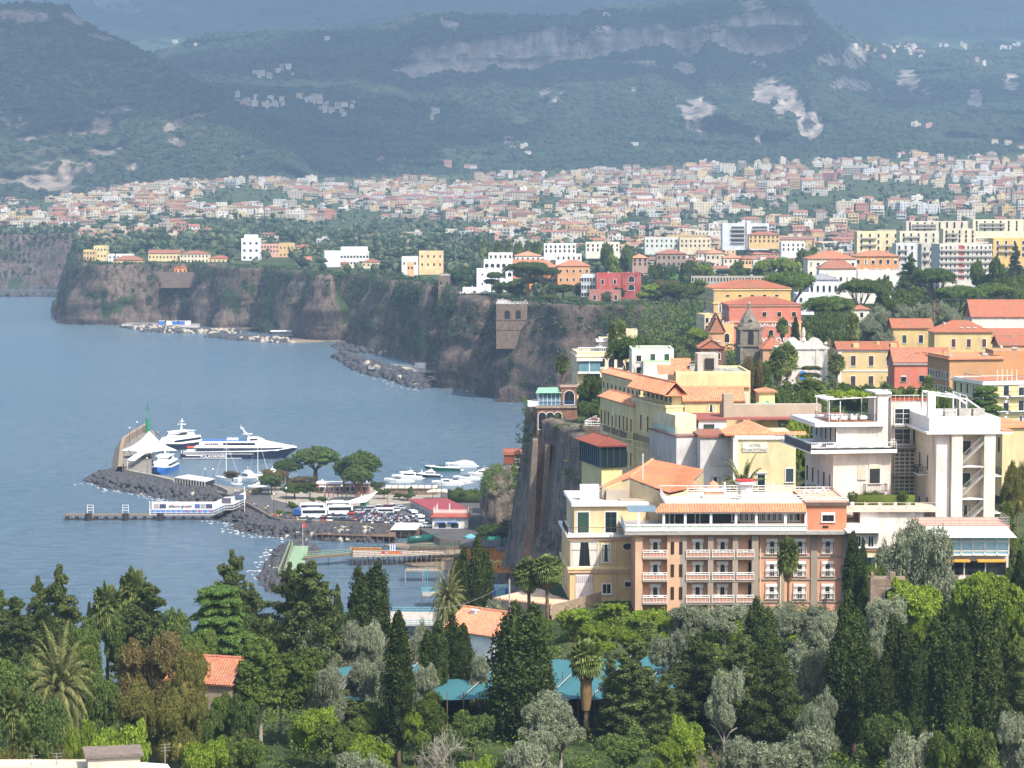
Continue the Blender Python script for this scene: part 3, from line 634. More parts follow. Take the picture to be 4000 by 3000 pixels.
def m_datepalm(seed,n=80,L=4.2,up=0.98,lo=-0.55):
 rs=random.Random(seed);V=[];F=[]
 for k in range(n):
  a=k*2.39996+rs.uniform(-.1,.1);el=math.asin(max(-.9,min(.995,lerp((k+.5)/n,up,lo))));Lk=L*rs.uniform(.85,1.08)
  p=Vector((0,0,0));m=15;dz=math.sin(el);dh=math.cos(el);side=Vector((-math.sin(a),math.cos(a),0));prev=None
  for j in range(m+1):
   t=j/m;e2=el-1.25*t*t*(0.7+.4*math.cos(el));d=Vector((math.cos(a)*math.cos(e2),math.sin(a)*math.cos(e2),math.sin(e2)))
   if prev is not None:
    nrm=side.cross(d)
    i=len(V);ww=.035;V.extend([(prev-side*ww)[:],(prev+side*ww)[:],(p+side*ww)[:],(p-side*ww)[:]]);F+=[(i,i+1,i+2),(i,i+2,i+3)]
    if j>1:
     ll=.62*math.sin(math.pi*min(.96,.12+.85*t))*L/4.2+.1
     for s in(-1,1):
      for q in(0,.5):
       b=prev.lerp(p,q);tip=b+side*s*ll*.72+d*ll*.55+Vector((0,0,-.12*ll))+nrm*ll*.18
       i=len(V);V.extend([(b-d*.07)[:],(b+d*.07)[:],tip[:]]);F.append((i,i+1,i+2))
   prev=p.copy();p=p+d*(Lk/m)
 return npmesh('fronds',V,F,False,[L_date])
def m_bare(h,seed,mat):
 rs=random.Random(seed);mb=MB()
 def br(p,d,L,r,lv):
  q=p+d*L*.5+Vector((rs.uniform(-.1,.1),rs.uniform(-.1,.1),0))*L;e=q+(d+Vector((rs.uniform(-.3,.3),rs.uniform(-.3,.3),.15))).normalized()*L*.5
  mb.tube([p,q,e],[r,r*.85,r*.68],5 if lv<2 else 3,False)
  if lv>=5:return
  for k in range(3 if lv<4 else 2):
   a=rs.uniform(0,6.28);t=d.orthogonal().normalized();t.rotate(Matrix.Rotation(a,3,d));br(e if k else q,(d+t*rs.uniform(.5,.95)).normalized(),L*rs.uniform(.62,.8),r*.62,lv+1)
 for k in range(3):
  a=6.28*k/3+.5;br(Vector((0,0,0)),Vector((math.cos(a)*.45,math.sin(a)*.45,1)).normalized(),h*.3,h*.022,0)
 return mb.mesh('branches',mat,False)
class Plant:
 """a kind of tree: its part meshes, natural height and radius"""
 def __init__(s,kind,H,Rr,parts):s.kind=kind;s.H=H;s.R=Rr;s.parts=parts
PL={}
def addp(key,kind,H,Rr,*parts):PL[key]=Plant(kind,H,Rr,parts)
addp('cyp1','cypress',14,1.25,('crown',m_cypress(14,1.25,1),0),('trunk',m_trunk(5,.2,1),0))
addp('cyp2','cypress',14,1.25,('crown',m_cypress(14,1.3,2,bare=.16),0),('trunk',m_trunk(6,.22,2),0))
addp('cypw','cypress',14,3.0,('crown',m_cypress(14,3.0,3,tips=6,spread=1.75,n=170,size=.19),0),('trunk',m_trunk(5,.35,3),0))
addp('cypx','cypress',14,2.6,('crown',m_cypress(14,2.6,14,tips=5,spread=1.5,n=180,size=.19,bare=.12),0),('trunk',m_trunk(6,.35,13),0))
addp('cypt','cypress',13,2.0,('crown',m_cypress(13,2.0,5,tips=4,spread=1.1,n=170,size=.17,bare=.08),0),('trunk',m_trunk(4,.28,4),0))
addp('con1','conifer',13,3.6,('crown',m_conifer(13,3.6,11,L_con,tiers=15,pw=.62,per=70),0),('trunk',m_trunk(9,.3,5),0))
addp('con2','conifer',13,3.8,('crown',m_conifer(13,3.9,12,L_con,tiers=14,up=.35,ragged=.5,pw=.38,droop=.05),0),('trunk',m_trunk(9,.34,6),0))
addp('con3','conifer',13,3.4,('crown',m_conifer(13,3.4,23,L_con,tiers=15,up=.45,ragged=.5,pw=.45,droop=.0,size=.19),0),('trunk',m_trunk(9,.34,16),0))
addp('ced1','cedar',10,5.6,('crown',m_cedar(10,5.6,21,L_ced,tiers=12),0),('trunk',m_trunk(9,.35,7,top=.4),0))
addp('ced2','cedar',10,4.6,('crown',m_cedar(10,4.6,22,L_con,tiers=8),0),('trunk',m_trunk(9,.3,8,top=.4),0))
for i,(sd,hh)in enumerate(((31,6.2),(32,7.2),(33,5.6))):
 addp('oli%d'%(i+1),'olive_tree',hh,4.0,('crown',m_round(4.0,hh-1.2,sd,L_oli,10,84,24,.15,.46,.3,.8,.8),1.2),('trunk',m_trunk(2.6,.3,sd,mat=M_barkg,limbs=5,ls=2.6),0))
for i,(sd,hh)in enumerate(((41,8.0),(42,9.5))):
 addp('bro%d'%(i+1),'broadleaf_tree',hh,4.2,('crown',m_round(4.2,hh-2,sd,L_bro,10,80,24,.17,.46,.5),2),('trunk',m_trunk(3.6,.28,sd,limbs=5,ls=2.8),0))
addp('tall','broadleaf_tree',15,3.7,('crown',m_round(3.7,11.5,43,L_bro,15,72,24,.17,.42,.5,.8,.72),3.6),('trunk',m_trunk(6.5,.32,43,limbs=4,ls=2.8,mat=M_barkg),0))
addp('drk1','broadleaf_tree',8,4.0,('crown',m_round(4.0,7,44,L_drk,9,80,24,.17,.48,.5),1.2),('trunk',m_trunk(3.4,.26,44,limbs=4,ls=2.5),0))
addp('bri1','broadleaf_tree',7,3.8,('crown',m_round(3.8,6,45,L_bri,9,84,24,.15,.46,.6),1.0),('trunk',m_trunk(3,.2,45,limbs=4,ls=2.2),0))
addp('bri2','broadleaf_tree',6,4.0,('crown',m_round(4.0,5.4,46,L_bri,12,74,22,.15,.36,.6,.7,.7),.8),('trunk',m_trunk(3,.2,46,limbs=4,ls=2.2),0))
addp('brn1','broadleaf_tree',9,5.0,('crown',m_round(5.0,8,47,L_brn,13,74,24,.16,.38,.35,1.0,.8),1.2),('trunk',m_trunk(4,.3,47,limbs=5,ls=3),0))
addp('gum1','broadleaf_tree',9,5.0,('crown',m_round(5.0,8,48,leafmat('gum_leaves',(0.060,0.070,0.019),(0.140,0.140,0.041),(0.261,0.227,0.066),.3),13,74,24,.16,.38,.3,1.1,.8),1.2),('trunk',m_trunk(4,.3,48,limbs=5,ls=3),0))
addp('umb1','stone_pine',12,6.2,('crown',m_umbrella(6.2,2.6,51,L_pine),9.0),('trunk',m_pinetrunk(9.3,.42,6.0,2.4,51),0))
addp('umb2','stone_pine',12,5.0,('crown',m_umbrella(5.0,2.7,52,L_pine,cl=200),9.0),('trunk',m_pinetrunk(9.3,.36,4.8,2.4,52,.62),0))
addp('umb3','stone_pine',9,3.9,('crown',m_umbrella(3.9,3.8,53,L_pine,cl=200),5.0),('trunk',m_pinetrunk(5.6,.36,3.6,3,53,.6),0))
fp=m_fanpalm(61)
addp('fan','fan_palm',8,2.4,('fronds',fp[0],6.7),('skirt',fp[1],6.2),('trunk',m_trunk(6.8,.24,61,top=.85,mat=M_bark),0))
addp('fan2','fan_palm',8,2.4,('fronds',fp[0],6.7),('skirt',fp[1],6.3),('skirt',MB().tube([(0,0,2.4),(0,0,4),(0,0,6.6)],[.55,.72,.5],12).mesh('skirt',L_dead),0),('trunk',m_trunk(6.8,.34,62,top=.85,mat=M_bark),0))
addp('date','date_palm',9,4.2,('fronds',m_datepalm(71,96),5.4),('trunk',m_trunk(5.5,.42,71,top=1.05,mat=M_bark),0))
addp('date2','date_palm',7,3.0,('fronds',m_datepalm(72,64,3.1),4.4),('trunk',m_trunk(4.5,.36,72,top=1.05,mat=M_bark),0))
addp('bare','bare_tree',7,3.2,('branches',m_bare(7,81,M_barkg),0))
addp('bare2','bare_tree',7,3.2,('branches',m_bare(7,83,stonemat('#7a6a5c','#a08c7a',2,'twigs')),0))
def plant(key,label,x,y,z,h,r=None,rz=0,cat=None,group=None,name=None,lean=0):
 """stand a tree of height h and crown radius r at a place"""
 p=PL[key];sz=h/p.H;sx=(r/p.R)if r else sz
 nm=name or p.kind;t=thing(nm,label,cat or nm.replace('_',' '),(x,y,z-0.15),rz,group)
 t.scale=(sx,sx,sz)
 if lean:t.rotation_euler[1]=lean
 for(pn,me,dz)in p.parts:link(pn,me,t,(0,0,dz))
 return t
def tree_at(key,px,ytop,wpx,Y,label,rz=None,cat=None,group=None,name=None,z=None,lean=0):
 """photograph position of the top and the crown's width, at distance Y"""
 x=xat(px,ytop,Y);g=zg(x,Y)if z is None else z;h=zat(ytop,Y)-g
 wpx=wpx*(1.4 if key[:3]=='con' else 1.15 if key in('fan','fan2')else 1)
 return plant(key,label,x,Y,g,max(h,.6),wpx*Y/FPX/2,rz if rz is not None else(px*0.37)%6.28,cat,group,name,lean)
# ================================================================== building kit
M_flatroof=stonemat('#8f8a82','#b3aca1',0.25,'flat_roof_felt',bstr=.2);M_conc=stonemat('#8f8b84','#aaa69e',0.8,'concrete',bstr=.25)
M_glass=glassmat();M_glassb=glassmat('#5f7f88',.1,'pale_glass');M_dark=flat('#2a2622',.8,name='dark_opening');M_white=flat('#d9d7d2',.5,name='white_paint')
M_iron=flat('#22282a',.5,name='dark_iron');M_green=flat('#2d4a3c',.6,name='green_shutter');M_brown=flat('#4a352a',.6,name='brown_shutter');M_curtain=flat('#c9c5ba',.9,name='curtain')
M_tile=tilemat('#a86c50');M_tileO=tilemat('#cb8464');M_tileR=tilemat('#8f5a48');M_tileD=tilemat('#8f5340')
M_tilebright=tilemat('#d68a66')
_vr=random.Random(41)
def _stuff(o):o['kind']='stuff';return o
_WC={}
def win_mesh(w,h,style,trim,fr,sh):
 key=(round(w,2),round(h,2),style,trim.name,fr.name,sh.name)
 if key in _WC:return _WC[key]
 mb=MB();a=w/2;mats=[trim,fr,M_glass,sh,M_curtain]
 if style=='far':
  mb.m=2;mb.quad((-a,-.04,-h/2),(a,-.04,-h/2),(a,-.04,h/2),(-a,-.04,h/2));mb.m=0;mb.box(-a-.1,a+.1,-.16,0,-h/2-.16,-h/2)
 elif style=='arch':
  mb.m=0;mb.arch(0,a+.14,-h/2-.1,h/2+.14,-.05,8);mb.m=2;mb.arch(0,a,-h/2,h/2,-.09,8);mb.m=1;mb.box(-.04,.04,-.13,-.09,-h/2,h/2-.02);mb.box(-a,a,-.13,-.09,-.02,.05)
  mb.m=0;mb.box(-a-.2,a+.2,-.22,0,-h/2-.2,-h/2-.1)
 elif style=='oval':
  for m_,k,y in((0,1.3,-.06),(2,1,-.1)):mb.m=m_;mb.poly([(a*k*math.cos(t*math.pi/8),y,h/2*k*math.sin(t*math.pi/8))for t in range(16)])
 else:
  t=.13
  if style!='bare':
   mb.m=0;mb.box(-a-t,-a,-.1,0,-h/2,h/2+t);mb.box(a,a+t,-.1,0,-h/2,h/2+t);mb.box(-a,a,-.1,0,h/2,h/2+t);mb.box(-a-t*1.5,a+t*1.5,-.2,0,-h/2-.14,-h/2)
  if style=='hood':mb.box(-a-.3,a+.3,-.28,0,h/2+t+.1,h/2+t+.3)
  if style=='closed':
   mb.m=3;n=max(5,int(h/.16));mb.box(-a,a,-.04,0,-h/2,h/2)
   for k in range(n):z=-h/2+(k+.5)*h/n;mb.box(-a+.05,-.03,-.075,-.04,z-.03,z+.03);mb.box(.03,a-.05,-.075,-.04,z-.03,z+.03)
  else:
   mb.m=2;mb.quad((-a,-.03,-h/2),(a,-.03,-h/2),(a,-.03,h/2),(-a,-.03,h/2))
   mb.m=4
   if style in('curt','rollc'):mb.quad((-a,-.034,-h/2),(-a*.45,-.034,-h/2),(-a*.3,-.034,h/2),(-a,-.034,h/2));mb.quad((a*.45,-.034,-h/2),(a,-.034,-h/2),(a,-.034,h/2),(a*.3,-.034,h/2))
   mb.m=1;f=.055
   mb.box(-a,-a+f,-.07,-.03,-h/2,h/2);mb.box(a-f,a,-.07,-.03,-h/2,h/2);mb.box(-f/1.6,f/1.6,-.07,-.03,-h/2,h/2);mb.box(-a,a,-.07,-.03,h/2-f,h/2);mb.box(-a,a,-.07,-.03,-h/2,-h/2+f)
   if h>1.9:mb.box(-a,a,-.068,-.03,h*.16,h*.16+f)
   if style in('roll','rollc'):mb.m=3;mb.box(-a-.02,a+.02,-.12,-.03,h*.30,h/2)
   if style=='shut':
    mb.m=3
    for s in(-1,1):mb.box(s*(a+.02),s*(a+.02+w*.48),-.16,-.08,-h/2-.03,h/2+.03)
 _WC[key]=mb.mesh('window',mats);return _WC[key]
def slope(mb,E0,E1,up,S,a=0.0,b=None,pitch=0.32,amp=0.05,tail=0.0):
 """tiled roof slope as rows of rounded ribs: eave E0-E1, running up the unit vector up for S, its top spanning a..b of the eave"""
 E0=Vector(E0);E1=Vector(E1);d=E1-E0;L=d.length;d.normalize();b=L if b is None else b;nrm=d.cross(Vector(up));
 if nrm.z<0:nrm=-nrm
 n=max(2,int(L/pitch));pts=[]
 for i in range(n*4+1):
  u=L*i/(n*4);lim=S*(u/a if u<a-1e-6 else((L-u)/(L-b)if u>b+1e-6 and L>b else 1.0));h=amp*(1-math.cos(2*math.pi*i/4))
  pts.append((E0+d*u+nrm*h-Vector(up)*tail,E0+d*u+Vector(up)*max(lim,0)+nrm*h))
 i0=len(mb.V)
 for p,q in pts:mb.v(p,q)
 for k in range(len(pts)-1):mb.face(i0+2*k,i0+2*k+2,i0+2*k+3,i0+2*k+1)
def hip_roof(mb,W,D,h,ov=0.6,z=0.0,x=0.0,y=0.0,pitch=0.32,gable='',amp=.05):
 """roof over the rectangle (x..x+W, y..y+D); gable: sides ('l','r','f','b') closed by a gable instead of a hip"""
 x0,x1,y0,y1=x-ov,x+W+ov,y-ov,y+D+ov;w,d=x1-x0,y1-y0
 if w>=d:
  run=d/2;al=0 if 'l' in gable else min(run,w/2);ar=0 if 'r' in gable else min(run,w/2);S=math.hypot(run,h);c=run/S;s=h/S
  slope(mb,(x0,y0,z),(x1,y0,z),(0,c,s),S,al,w-ar,pitch,amp);slope(mb,(x1,y1,z),(x0,y1,z),(0,-c,s),S,ar,w-al,pitch,amp)
  for al_,xe,sg in((al,x0,1),(ar,x1,-1)):
   if al_:
    S2=math.hypot(al_,h);E=((xe,y1,z),(xe,y0,z))if sg>0 else((xe,y0,z),(xe,y1,z));slope(mb,E[0],E[1],(sg*al_/S2,0,h/S2),S2,d/2-.01,d/2+.01,pitch,amp)
   else:
    xi=xe+sg*ov;mb.tri((xi,y0+ov,z),(xi,y1-ov,z),(xi,(y0+y1)/2,z+h*(1-ov/run)))
  mb.tube([(x0+al,(y0+y1)/2,z+h+.05),(x1-ar,(y0+y1)/2,z+h+.05)],.16,6)
 else:
  run=w/2;af=0 if 'f' in gable else min(run,d/2);ab=0 if 'b' in gable else min(run,d/2);S=math.hypot(run,h);c=run/S;s=h/S
  slope(mb,(x0,y1,z),(x0,y0,z),(c,0,s),S,ab,d-af,pitch,amp);slope(mb,(x1,y0,z),(x1,y1,z),(-c,0,s),S,af,d-ab,pitch,amp)
  for af_,ye,sg in((af,y0,1),(ab,y1,-1)):
   if af_:
    S2=math.hypot(af_,h);E=((x0,ye,z),(x1,ye,z))if sg>0 else((x1,ye,z),(x0,ye,z));slope(mb,E[0],E[1],(0,sg*af_/S2,h/S2),S2,w/2-.01,w/2+.01,pitch,amp)
   else:
    yi=ye+sg*ov;mb.tri((x0+ov,yi,z),(x1-ov,yi,z),((x0+x1)/2,yi,z+h*(1-ov/run)))
  mb.tube([((x0+x1)/2,y0+af,z+h+.05),((x0+x1)/2,y1-ab,z+h+.05)],.16,6)
 mb.box(x0+.05,x1-.05,y0+.05,y1-.05,z-.14,z-.02)
def railing(mb,pts,h=1.0,gap=0.3,rails=(1.0,),w=0.045):
 for a,b in zip(pts[:-1],pts[1:]):
  a=Vector(a);b=Vector(b);L=(b-a).length;n=max(1,int(L/gap))
  for r_ in rails:mb.tube([a+Vector((0,0,h*r_)),b+Vector((0,0,h*r_))],w*.8,4)
  mb.tube([a+Vector((0,0,.08)),b+Vector((0,0,.08))],w*.5,4)
  for k in range(n+1):p=a.lerp(b,k/n);mb.tube([p,p+Vector((0,0,h))],w*(.75 if k in(0,n)else.4),4,False)
class B:
 """a building: root Empty at the front left corner of its base; x runs along the front, y goes back"""
 def __init__(s,name,label,cat,pxl,pxr,ytop,ybase,Y,dep,wall,rz=0.0,group=None,sink=3.0,trim=None,frame=None,shut=None,x=None,W=None,z=None,H=None):
  s.rz=R(rz);s.Y=Y;pb=at(pxl,(ytop+ybase)/2,Y);s.z0=zat(ybase,Y)if z is None else z;s.H=(zat(ytop,Y)-s.z0)if H is None else H
  s.W=((pxr-pxl)/FPX*Y/(math.cos(s.rz)if abs(rz)<50 else 1))if W is None else W;s.D=dep
  s.root=thing(name,label,cat,(pb.x if x is None else x,Y,s.z0),s.rz,group)
  s.wallm=plaster(wall)if isinstance(wall,str)else wall
  s.trim=plaster(trim)if isinstance(trim,str)else(trim or M_white);s.frame=frame or M_brown;s.shut=shut or M_green
  s.near=Y<1000;s.sink=sink
  mb=MB().box(0,s.W,0,s.D,-sink,s.H);s.wall=mb.build('wall',s.wallm,s.root)
 def add(s,name,mb,mats,kind=None,parent=None,smooth=False):return mb.build(name,mats,parent or s.root,kind=kind,smooth=smooth)
 def wing(s,x0,x1,y0,y1,z0,z1,mat=None,name='wall'):
  return s.add(name,MB().box(x0,x1,y0,y1,z0,z1),(plaster(mat)if isinstance(mat,str)else mat)or s.wallm)
 def band(s,zs,out=.18,hh=.3,mat=None,name='cornice',x0=0,x1=None,D=None):
  x1=s.W if x1 is None else x1;D=s.D if D is None else D
  for z in zs:s.add(name,MB().box(x0-out,x1+out,-out,D+out,z,z+hh),mat or s.trim)
 def parapet(s,h=.8,t=.3,mat=None,floor=None,z=None,x0=0,x1=None,y0=0,y1=None):
  z=s.H if z is None else z;x1=s.W if x1 is None else x1;y1=s.D if y1 is None else y1
  mb=MB();mb.box(x0,x1,y0,y0+t,z,z+h);mb.box(x0,x1,y1-t,y1,z,z+h);mb.box(x0,x0+t,y0+t,y1-t,z,z+h);mb.box(x1-t,x1,y0+t,y1-t,z,z+h)
  s.add('parapet',mb,mat or s.wallm);s.add('roof',MB().box(x0+t,x1-t,y0+t,y1-t,z+.004,z+.12),floor or M_flatroof)
 def hip(s,h=2.5,ov=.6,mat=None,gable='',x0=0,x1=None,y0=0,y1=None,z=None,pitch=.32,amp=.05):
  x1=s.W if x1 is None else x1;y1=s.D if y1 is None else y1;z=s.H+.14 if z is None else z
  mb=MB();hip_roof(mb,x1-x0,y1-y0,h,ov,z,x0,y0,pitch if s.Y<1000 else 2.0,gable,amp if s.Y<1000 else.01)
  return s.add('roof',mb,mat or M_tile)
 def win(s,side,n,zs,w=1.1,h=1.7,style='w',a=0.0,b=1.0,trim=None,frame=None,shut=None,off=0.0,skip=(),xs=None,name='window'):
  """n windows between fractions a..b of that side, centred at the heights zs"""
  L=s.W if side in 'fb' else s.D;fx_=xs or[(a+(b-a)*(k+.5)/n)for k in range(n)]
  me=None;dist=s.Y
  if dist>1550 and style not in('arch',):
   mb=MB();g=MB()
   for z in zs:
    for u in fx_:
     c=u*L
     if side=='f':mb.quad((c-w/2,-.05-off,z-h/2),(c+w/2,-.05-off,z-h/2),(c+w/2,-.05-off,z+h/2),(c-w/2,-.05-off,z+h/2))
     elif side=='l':mb.quad((-.05-off,c-w/2,z-h/2),(-.05-off,c+w/2,z-h/2),(-.05-off,c+w/2,z+h/2),(-.05-off,c-w/2,z+h/2))
     else:mb.quad((s.W+.05+off,c-w/2,z-h/2),(s.W+.05+off,c+w/2,z-h/2),(s.W+.05+off,c+w/2,z+h/2),(s.W+.05+off,c-w/2,z+h/2))
   return s.add('window_panes',mb,shut if style=='closed' and shut else M_glass,'stuff')
  me=win_mesh(w,h,style,trim or s.trim,frame or s.frame,shut or s.shut);k=0
  for z in zs:
   for u in fx_:
    k+=1
    if k in skip:continue
    q_=_vr.random();o=link(name,me if style not in('w','hood')or dist>1300 or q_>.42 else win_mesh(w,h,'closed' if q_<.16 else 'curt' if q_<.3 else 'roll',trim or s.trim,frame or s.frame,s.shut if q_<.16 else M_curtain),s.root)
    if side=='f':o.location=(u*L,-.004-off,z)
    elif side=='l':o.location=(-.004-off,u*L,z);o.rotation_euler[2]=-math.pi/2
    elif side=='r':o.location=(s.W+.004+off,u*L,z);o.rotation_euler[2]=math.pi/2
 def balcony(s,side,cs,z,w=2.2,dep=1.0,mat=None,slab=None,gap=.22,h=1.0,off=0.0):
  L=s.W if side in 'fb' else s.D
  for u in cs:
   c=u*L;mb=MB().box(-w/2,w/2,-dep,0,-.16,0);rot={'f':0,'l':-math.pi/2,'r':math.pi/2}[side];loc={'f':(c,-off,z),'l':(-off,c,z),'r':(s.W+off,c,z)}[side]
   o=mb.build('balcony',slab or s.trim,s.root,loc,rot);r_=MB();railing(r_,[(-w/2+.05,0,0),(-w/2+.05,-dep+.05,0),(w/2-.05,-dep+.05,0),(w/2-.05,0,0)],h,gap);r_.build('railing',mat or M_iron,o)
 def clutter(s,z=None,n=5,x0=1,x1=None,y0=1,y1=None):
  """the small things that gather on a flat roof"""
  z=s.H+.12 if z is None else z;x1=s.W-1 if x1 is None else x1;y1=s.D-1 if y1 is None else y1
  for k in range(n):
   x,y,q=_vr.uniform(x0,x1),_vr.uniform(y0,y1),_vr.random();mb=MB()
   if q<.3:mb.box(x-.5,x+.5,y-.2,y+.2,z,z+.8);s.add('air_unit',mb,M_conc)
   elif q<.5:mb.tube([(x,y,z+.9),(x+.06,y-.12,z+.95)],.45,10);mb.tube([(x,y,z),(x,y,z+.9)],.04,4);s.add('satellite_dish',mb,M_conc)
   elif q<.75:mb.tube([(x,y,z),(x,y,z+2.6)],.03,4);[mb.tube([(x-.5,y,z+2.5-j*.22),(x+.5,y+.1,z+2.5-j*.22)],.02,3)for j in range(4)];s.add('aerial',mb,M_iron)
   elif q<.9:mb.box(x-.4,x+.4,y-.3,y+.3,z-.4,z+1.2);mb.box(x-.5,x+.5,y-.4,y+.4,z+1.2,z+1.3);s.add('chimney',mb,s.wallm)
   else:mb.tube([(x-.7,y,z+.5),(x+.7,y,z+.5)],.45,8);s.add('water_tank',mb,M_conc)
 def chimney(s,x,y,z,w=.7,h=1.4,mat=None):
  mb=MB().box(x-w/2,x+w/2,y-w/2,y+w/2,z-1,z+h);mb.box(x-w*.65,x+w*.65,y-w*.65,y+w*.65,z+h,z+h+.14);s.add('chimney',mb,mat or s.wallm)
def text(body,size,col,parent,loc,rz=0,extr=.03,tilt=math.pi/2,sx=1.0,name='lettering'):
 cu=bpy.data.curves.new(name,'FONT');cu.body=body;cu.size=size;cu.extrude=extr;cu.align_x='CENTER';cu.align_y='CENTER';cu.offset=.012*size
 ob=bpy.data.objects.new('tmp',cu);COL.objects.link(ob);dg=bpy.context.evaluated_depsgraph_get();me=bpy.data.meshes.new_from_object(ob.evaluated_get(dg));bpy.data.objects.remove(ob)
 me.materials.clear();me.materials.append(col);o=link(name,me,parent,loc);o.rotation_euler=(tilt,0,rz);o.scale=(sx,1,1);return o
# ================================================================== the town on the plateau and the villages on the slopes
WALLS=['#c2baac','#cbc5bb','#bcb096','#beaa81','#b39769','#b18b7c','#9d6c5b','#968e83','#b7b9b8','#ac9d83','#a59a89','#bbb09b']
WN=['white','bright white','cream','pale yellow','ochre','pink','terracotta','grey','bluish white','sand','beige','ivory']
WP=[.18,.12,.14,.10,.06,.04,.03,.08,.07,.07,.07,.04]
M_twin=flat('#3b3c3f',.5,name='town_window')
def house_parts(w,d,fl,rf,r):
 """wall, roof and window faces of a plain town house centred on its base"""
 H=fl*3.1+.3;a,b=w/2,d/2;wl=MB().box(-a,a,-b,b,-5,H);ro=MB();wi=MB()
 if rf=='flat':
  for(x0_,x1_,y0_,y1_)in((-a,a,-b,-b+.3),(-a,a,b-.3,b),(-a,-a+.3,-b+.3,b-.3),(a-.3,a,-b+.3,b-.3)):wl.box(x0_,x1_,y0_,y1_,H,H+.7)
  ro.box(-a+.3,a-.3,-b+.3,b-.3,H+.01,H+.15)
  if r.random()<.6:q=r.uniform(-a*.5,a*.4);wl.box(q,q+min(4,a),-1,2.5,H,H+2.6)
  if r.random()<.35:wl.box(-a-.3,a+.3,-b-.3,b+.3,H-.1,H+.12)
 elif rf=='hip':hip_roof(ro,w,d,min(w,d)*.2,.5,H,-a,-b,3,'',.01)
 else:hip_roof(ro,w,d,min(w,d)*.2,.4,H,-a,-b,3,'lrfb',.01)
 n=max(2,int(w/3.2));ww=r.uniform(1.0,1.4);bal=r.random()<.35
 for f in range(fl):
  z=f*3.1+1.75
  for k in range(n):
   c=-a+w*(k+.5)/n;hh=2.0 if bal else 1.5
   if r.random()<.9:wi.quad((c-ww/2,-b-.06,z-hh/2),(c+ww/2,-b-.06,z-hh/2),(c+ww/2,-b-.06,z+hh/2),(c-ww/2,-b-.06,z+hh/2))
  if bal and f:wl.box(-a+.4,a-.4,-b-1.2,-b,f*3.1-.05,f*3.1+.12);wl.box(-a+.4,a-.4,-b-1.2,-b-1.1,f*3.1+.12,f*3.1+.95)
  for k in range(max(1,int(d/4))):
   c=-b+d*(k+.5)/max(1,int(d/4))
   for sx in(-1,1):x_=sx*(a+.06);wi.quad((x_,c-ww/2,z-.75),(x_,c+ww/2,z-.75),(x_,c+ww/2,z+.75),(x_,c-ww/2,z+.75))
 return wl,ro,wi
def spotname(px,y):
 if y<500:return 'high on the mountain side'
 L=[(250,'at the far left end of the town'),(520,'above the leftmost cliff'),(800,'left of the white tower block'),(1130,'behind the white tower block'),(1500,'behind the large white hotel on the cliff'),(1800,'beyond the palm avenue'),(2080,'behind the pair of tall stone pines'),(2400,'beyond the red villa'),(2650,'beyond the playing field'),(2950,'around the grey block with balconies'),(3250,'behind the yellow hotel'),(3550,'above the long cream building'),(3800,'behind the brick-panelled flats'),(9999,'at the right edge of the town')]
 for a,s_ in L:
  if px<a:break
 return s_+(', far up the plain' if y<720 else ', in the middle of the plain' if y<830 else ', on its near side')
FIX=[]
def keepout(pl,pr_,Y0,Y1):FIX.append((pl,pr_,Y0,Y1))
for k in((560,1060,2040,2330),(860,1130,2040,2280),(250,900,2040,2250),(1230,1520,1900,2120),(1500,1760,1650,2000),(1700,2550,1300,1760),(2740,3400,1290,1500),(3000,4100,1290,1560),(2380,2760,1600,1760)):keepout(*k)
def blocked(px,Y):return any(a<px<b and c<Y<d for a,b,c,d in FIX)
rt=random.Random(11);cand=[]
Y=1620.0
while Y<4330:
 stepx=15.5+4*rt.random();X=-0.26*Y
 while X<0.245*Y:
  x=X+rt.uniform(-4,4);yy=Y+rt.uniform(-12,12);px=2000+FPX*x/yy;X+=stepx+rt.uniform(0,12)
  if yy>Ytown(px)-20 or yy<df(px)+60 or px<-60 or px>4080 or blocked(px,yy):continue
  nz=float(fbm(x/170,yy/240,3.3,3));yph=750+(HC-zg(x,yy))*FPX/yy
  dens=.56-nz*2.0
  if px<1900 and yy<2950:dens-=.5+(.35 if yy<2500 else 0)
  if px<1900 and yy<2350:dens-=.5
  if 1900<=px<2650 and yy<2250:dens-=.25
  dens-=.8*float(sstep(-90,0,yy-Ytown(px)+170*(vnoise(px/90.0,1.0)+.4)))
  if px>3250:dens+=.12
  if rt.random()>dens:continue
  cand.append((yy,x,px,yph))
 Y+=19+Y*.0035
cand.sort();print('town houses',len(cand))
wmats=[plaster(c,.5)for c in WALLS];rmats={'flat':M_flatroof,'tile':tilemat('#93604f'),'tiled':tilemat('#7f584c')}
rest={}
def house_spec(r,px,Y):
 fl=r.choice([1,1,2,2,2,3]if px<2500 else[1,2,2,2,3,3,4]);w=r.uniform(7,15)*(1.3 if fl>2 else 1)*(2.0 if r.random()<.16 else 1);d=r.uniform(7,11)
 rf='flat' if r.random()<.6 else('hip' if r.random()<.6 else 'gable');ci=r.choices(range(12),WP)[0];return fl,w,d,rf,ci,r.gauss(0,.22)+(.12 if px>2500 else 0)
SZ=lambda fl,w:('long low' if fl<3 and w>14 else 'small' if fl<3 and w<11.5 else 'low' if fl<3 else 'tall narrow' if fl>3 and w<14 else 'large' if fl>3 else 'medium-sized')
def bulk_add(key,mb,M):rest.setdefault(key,[]).append((np.array([tuple(M@Vector(v))for v in mb.V]),mb.F))
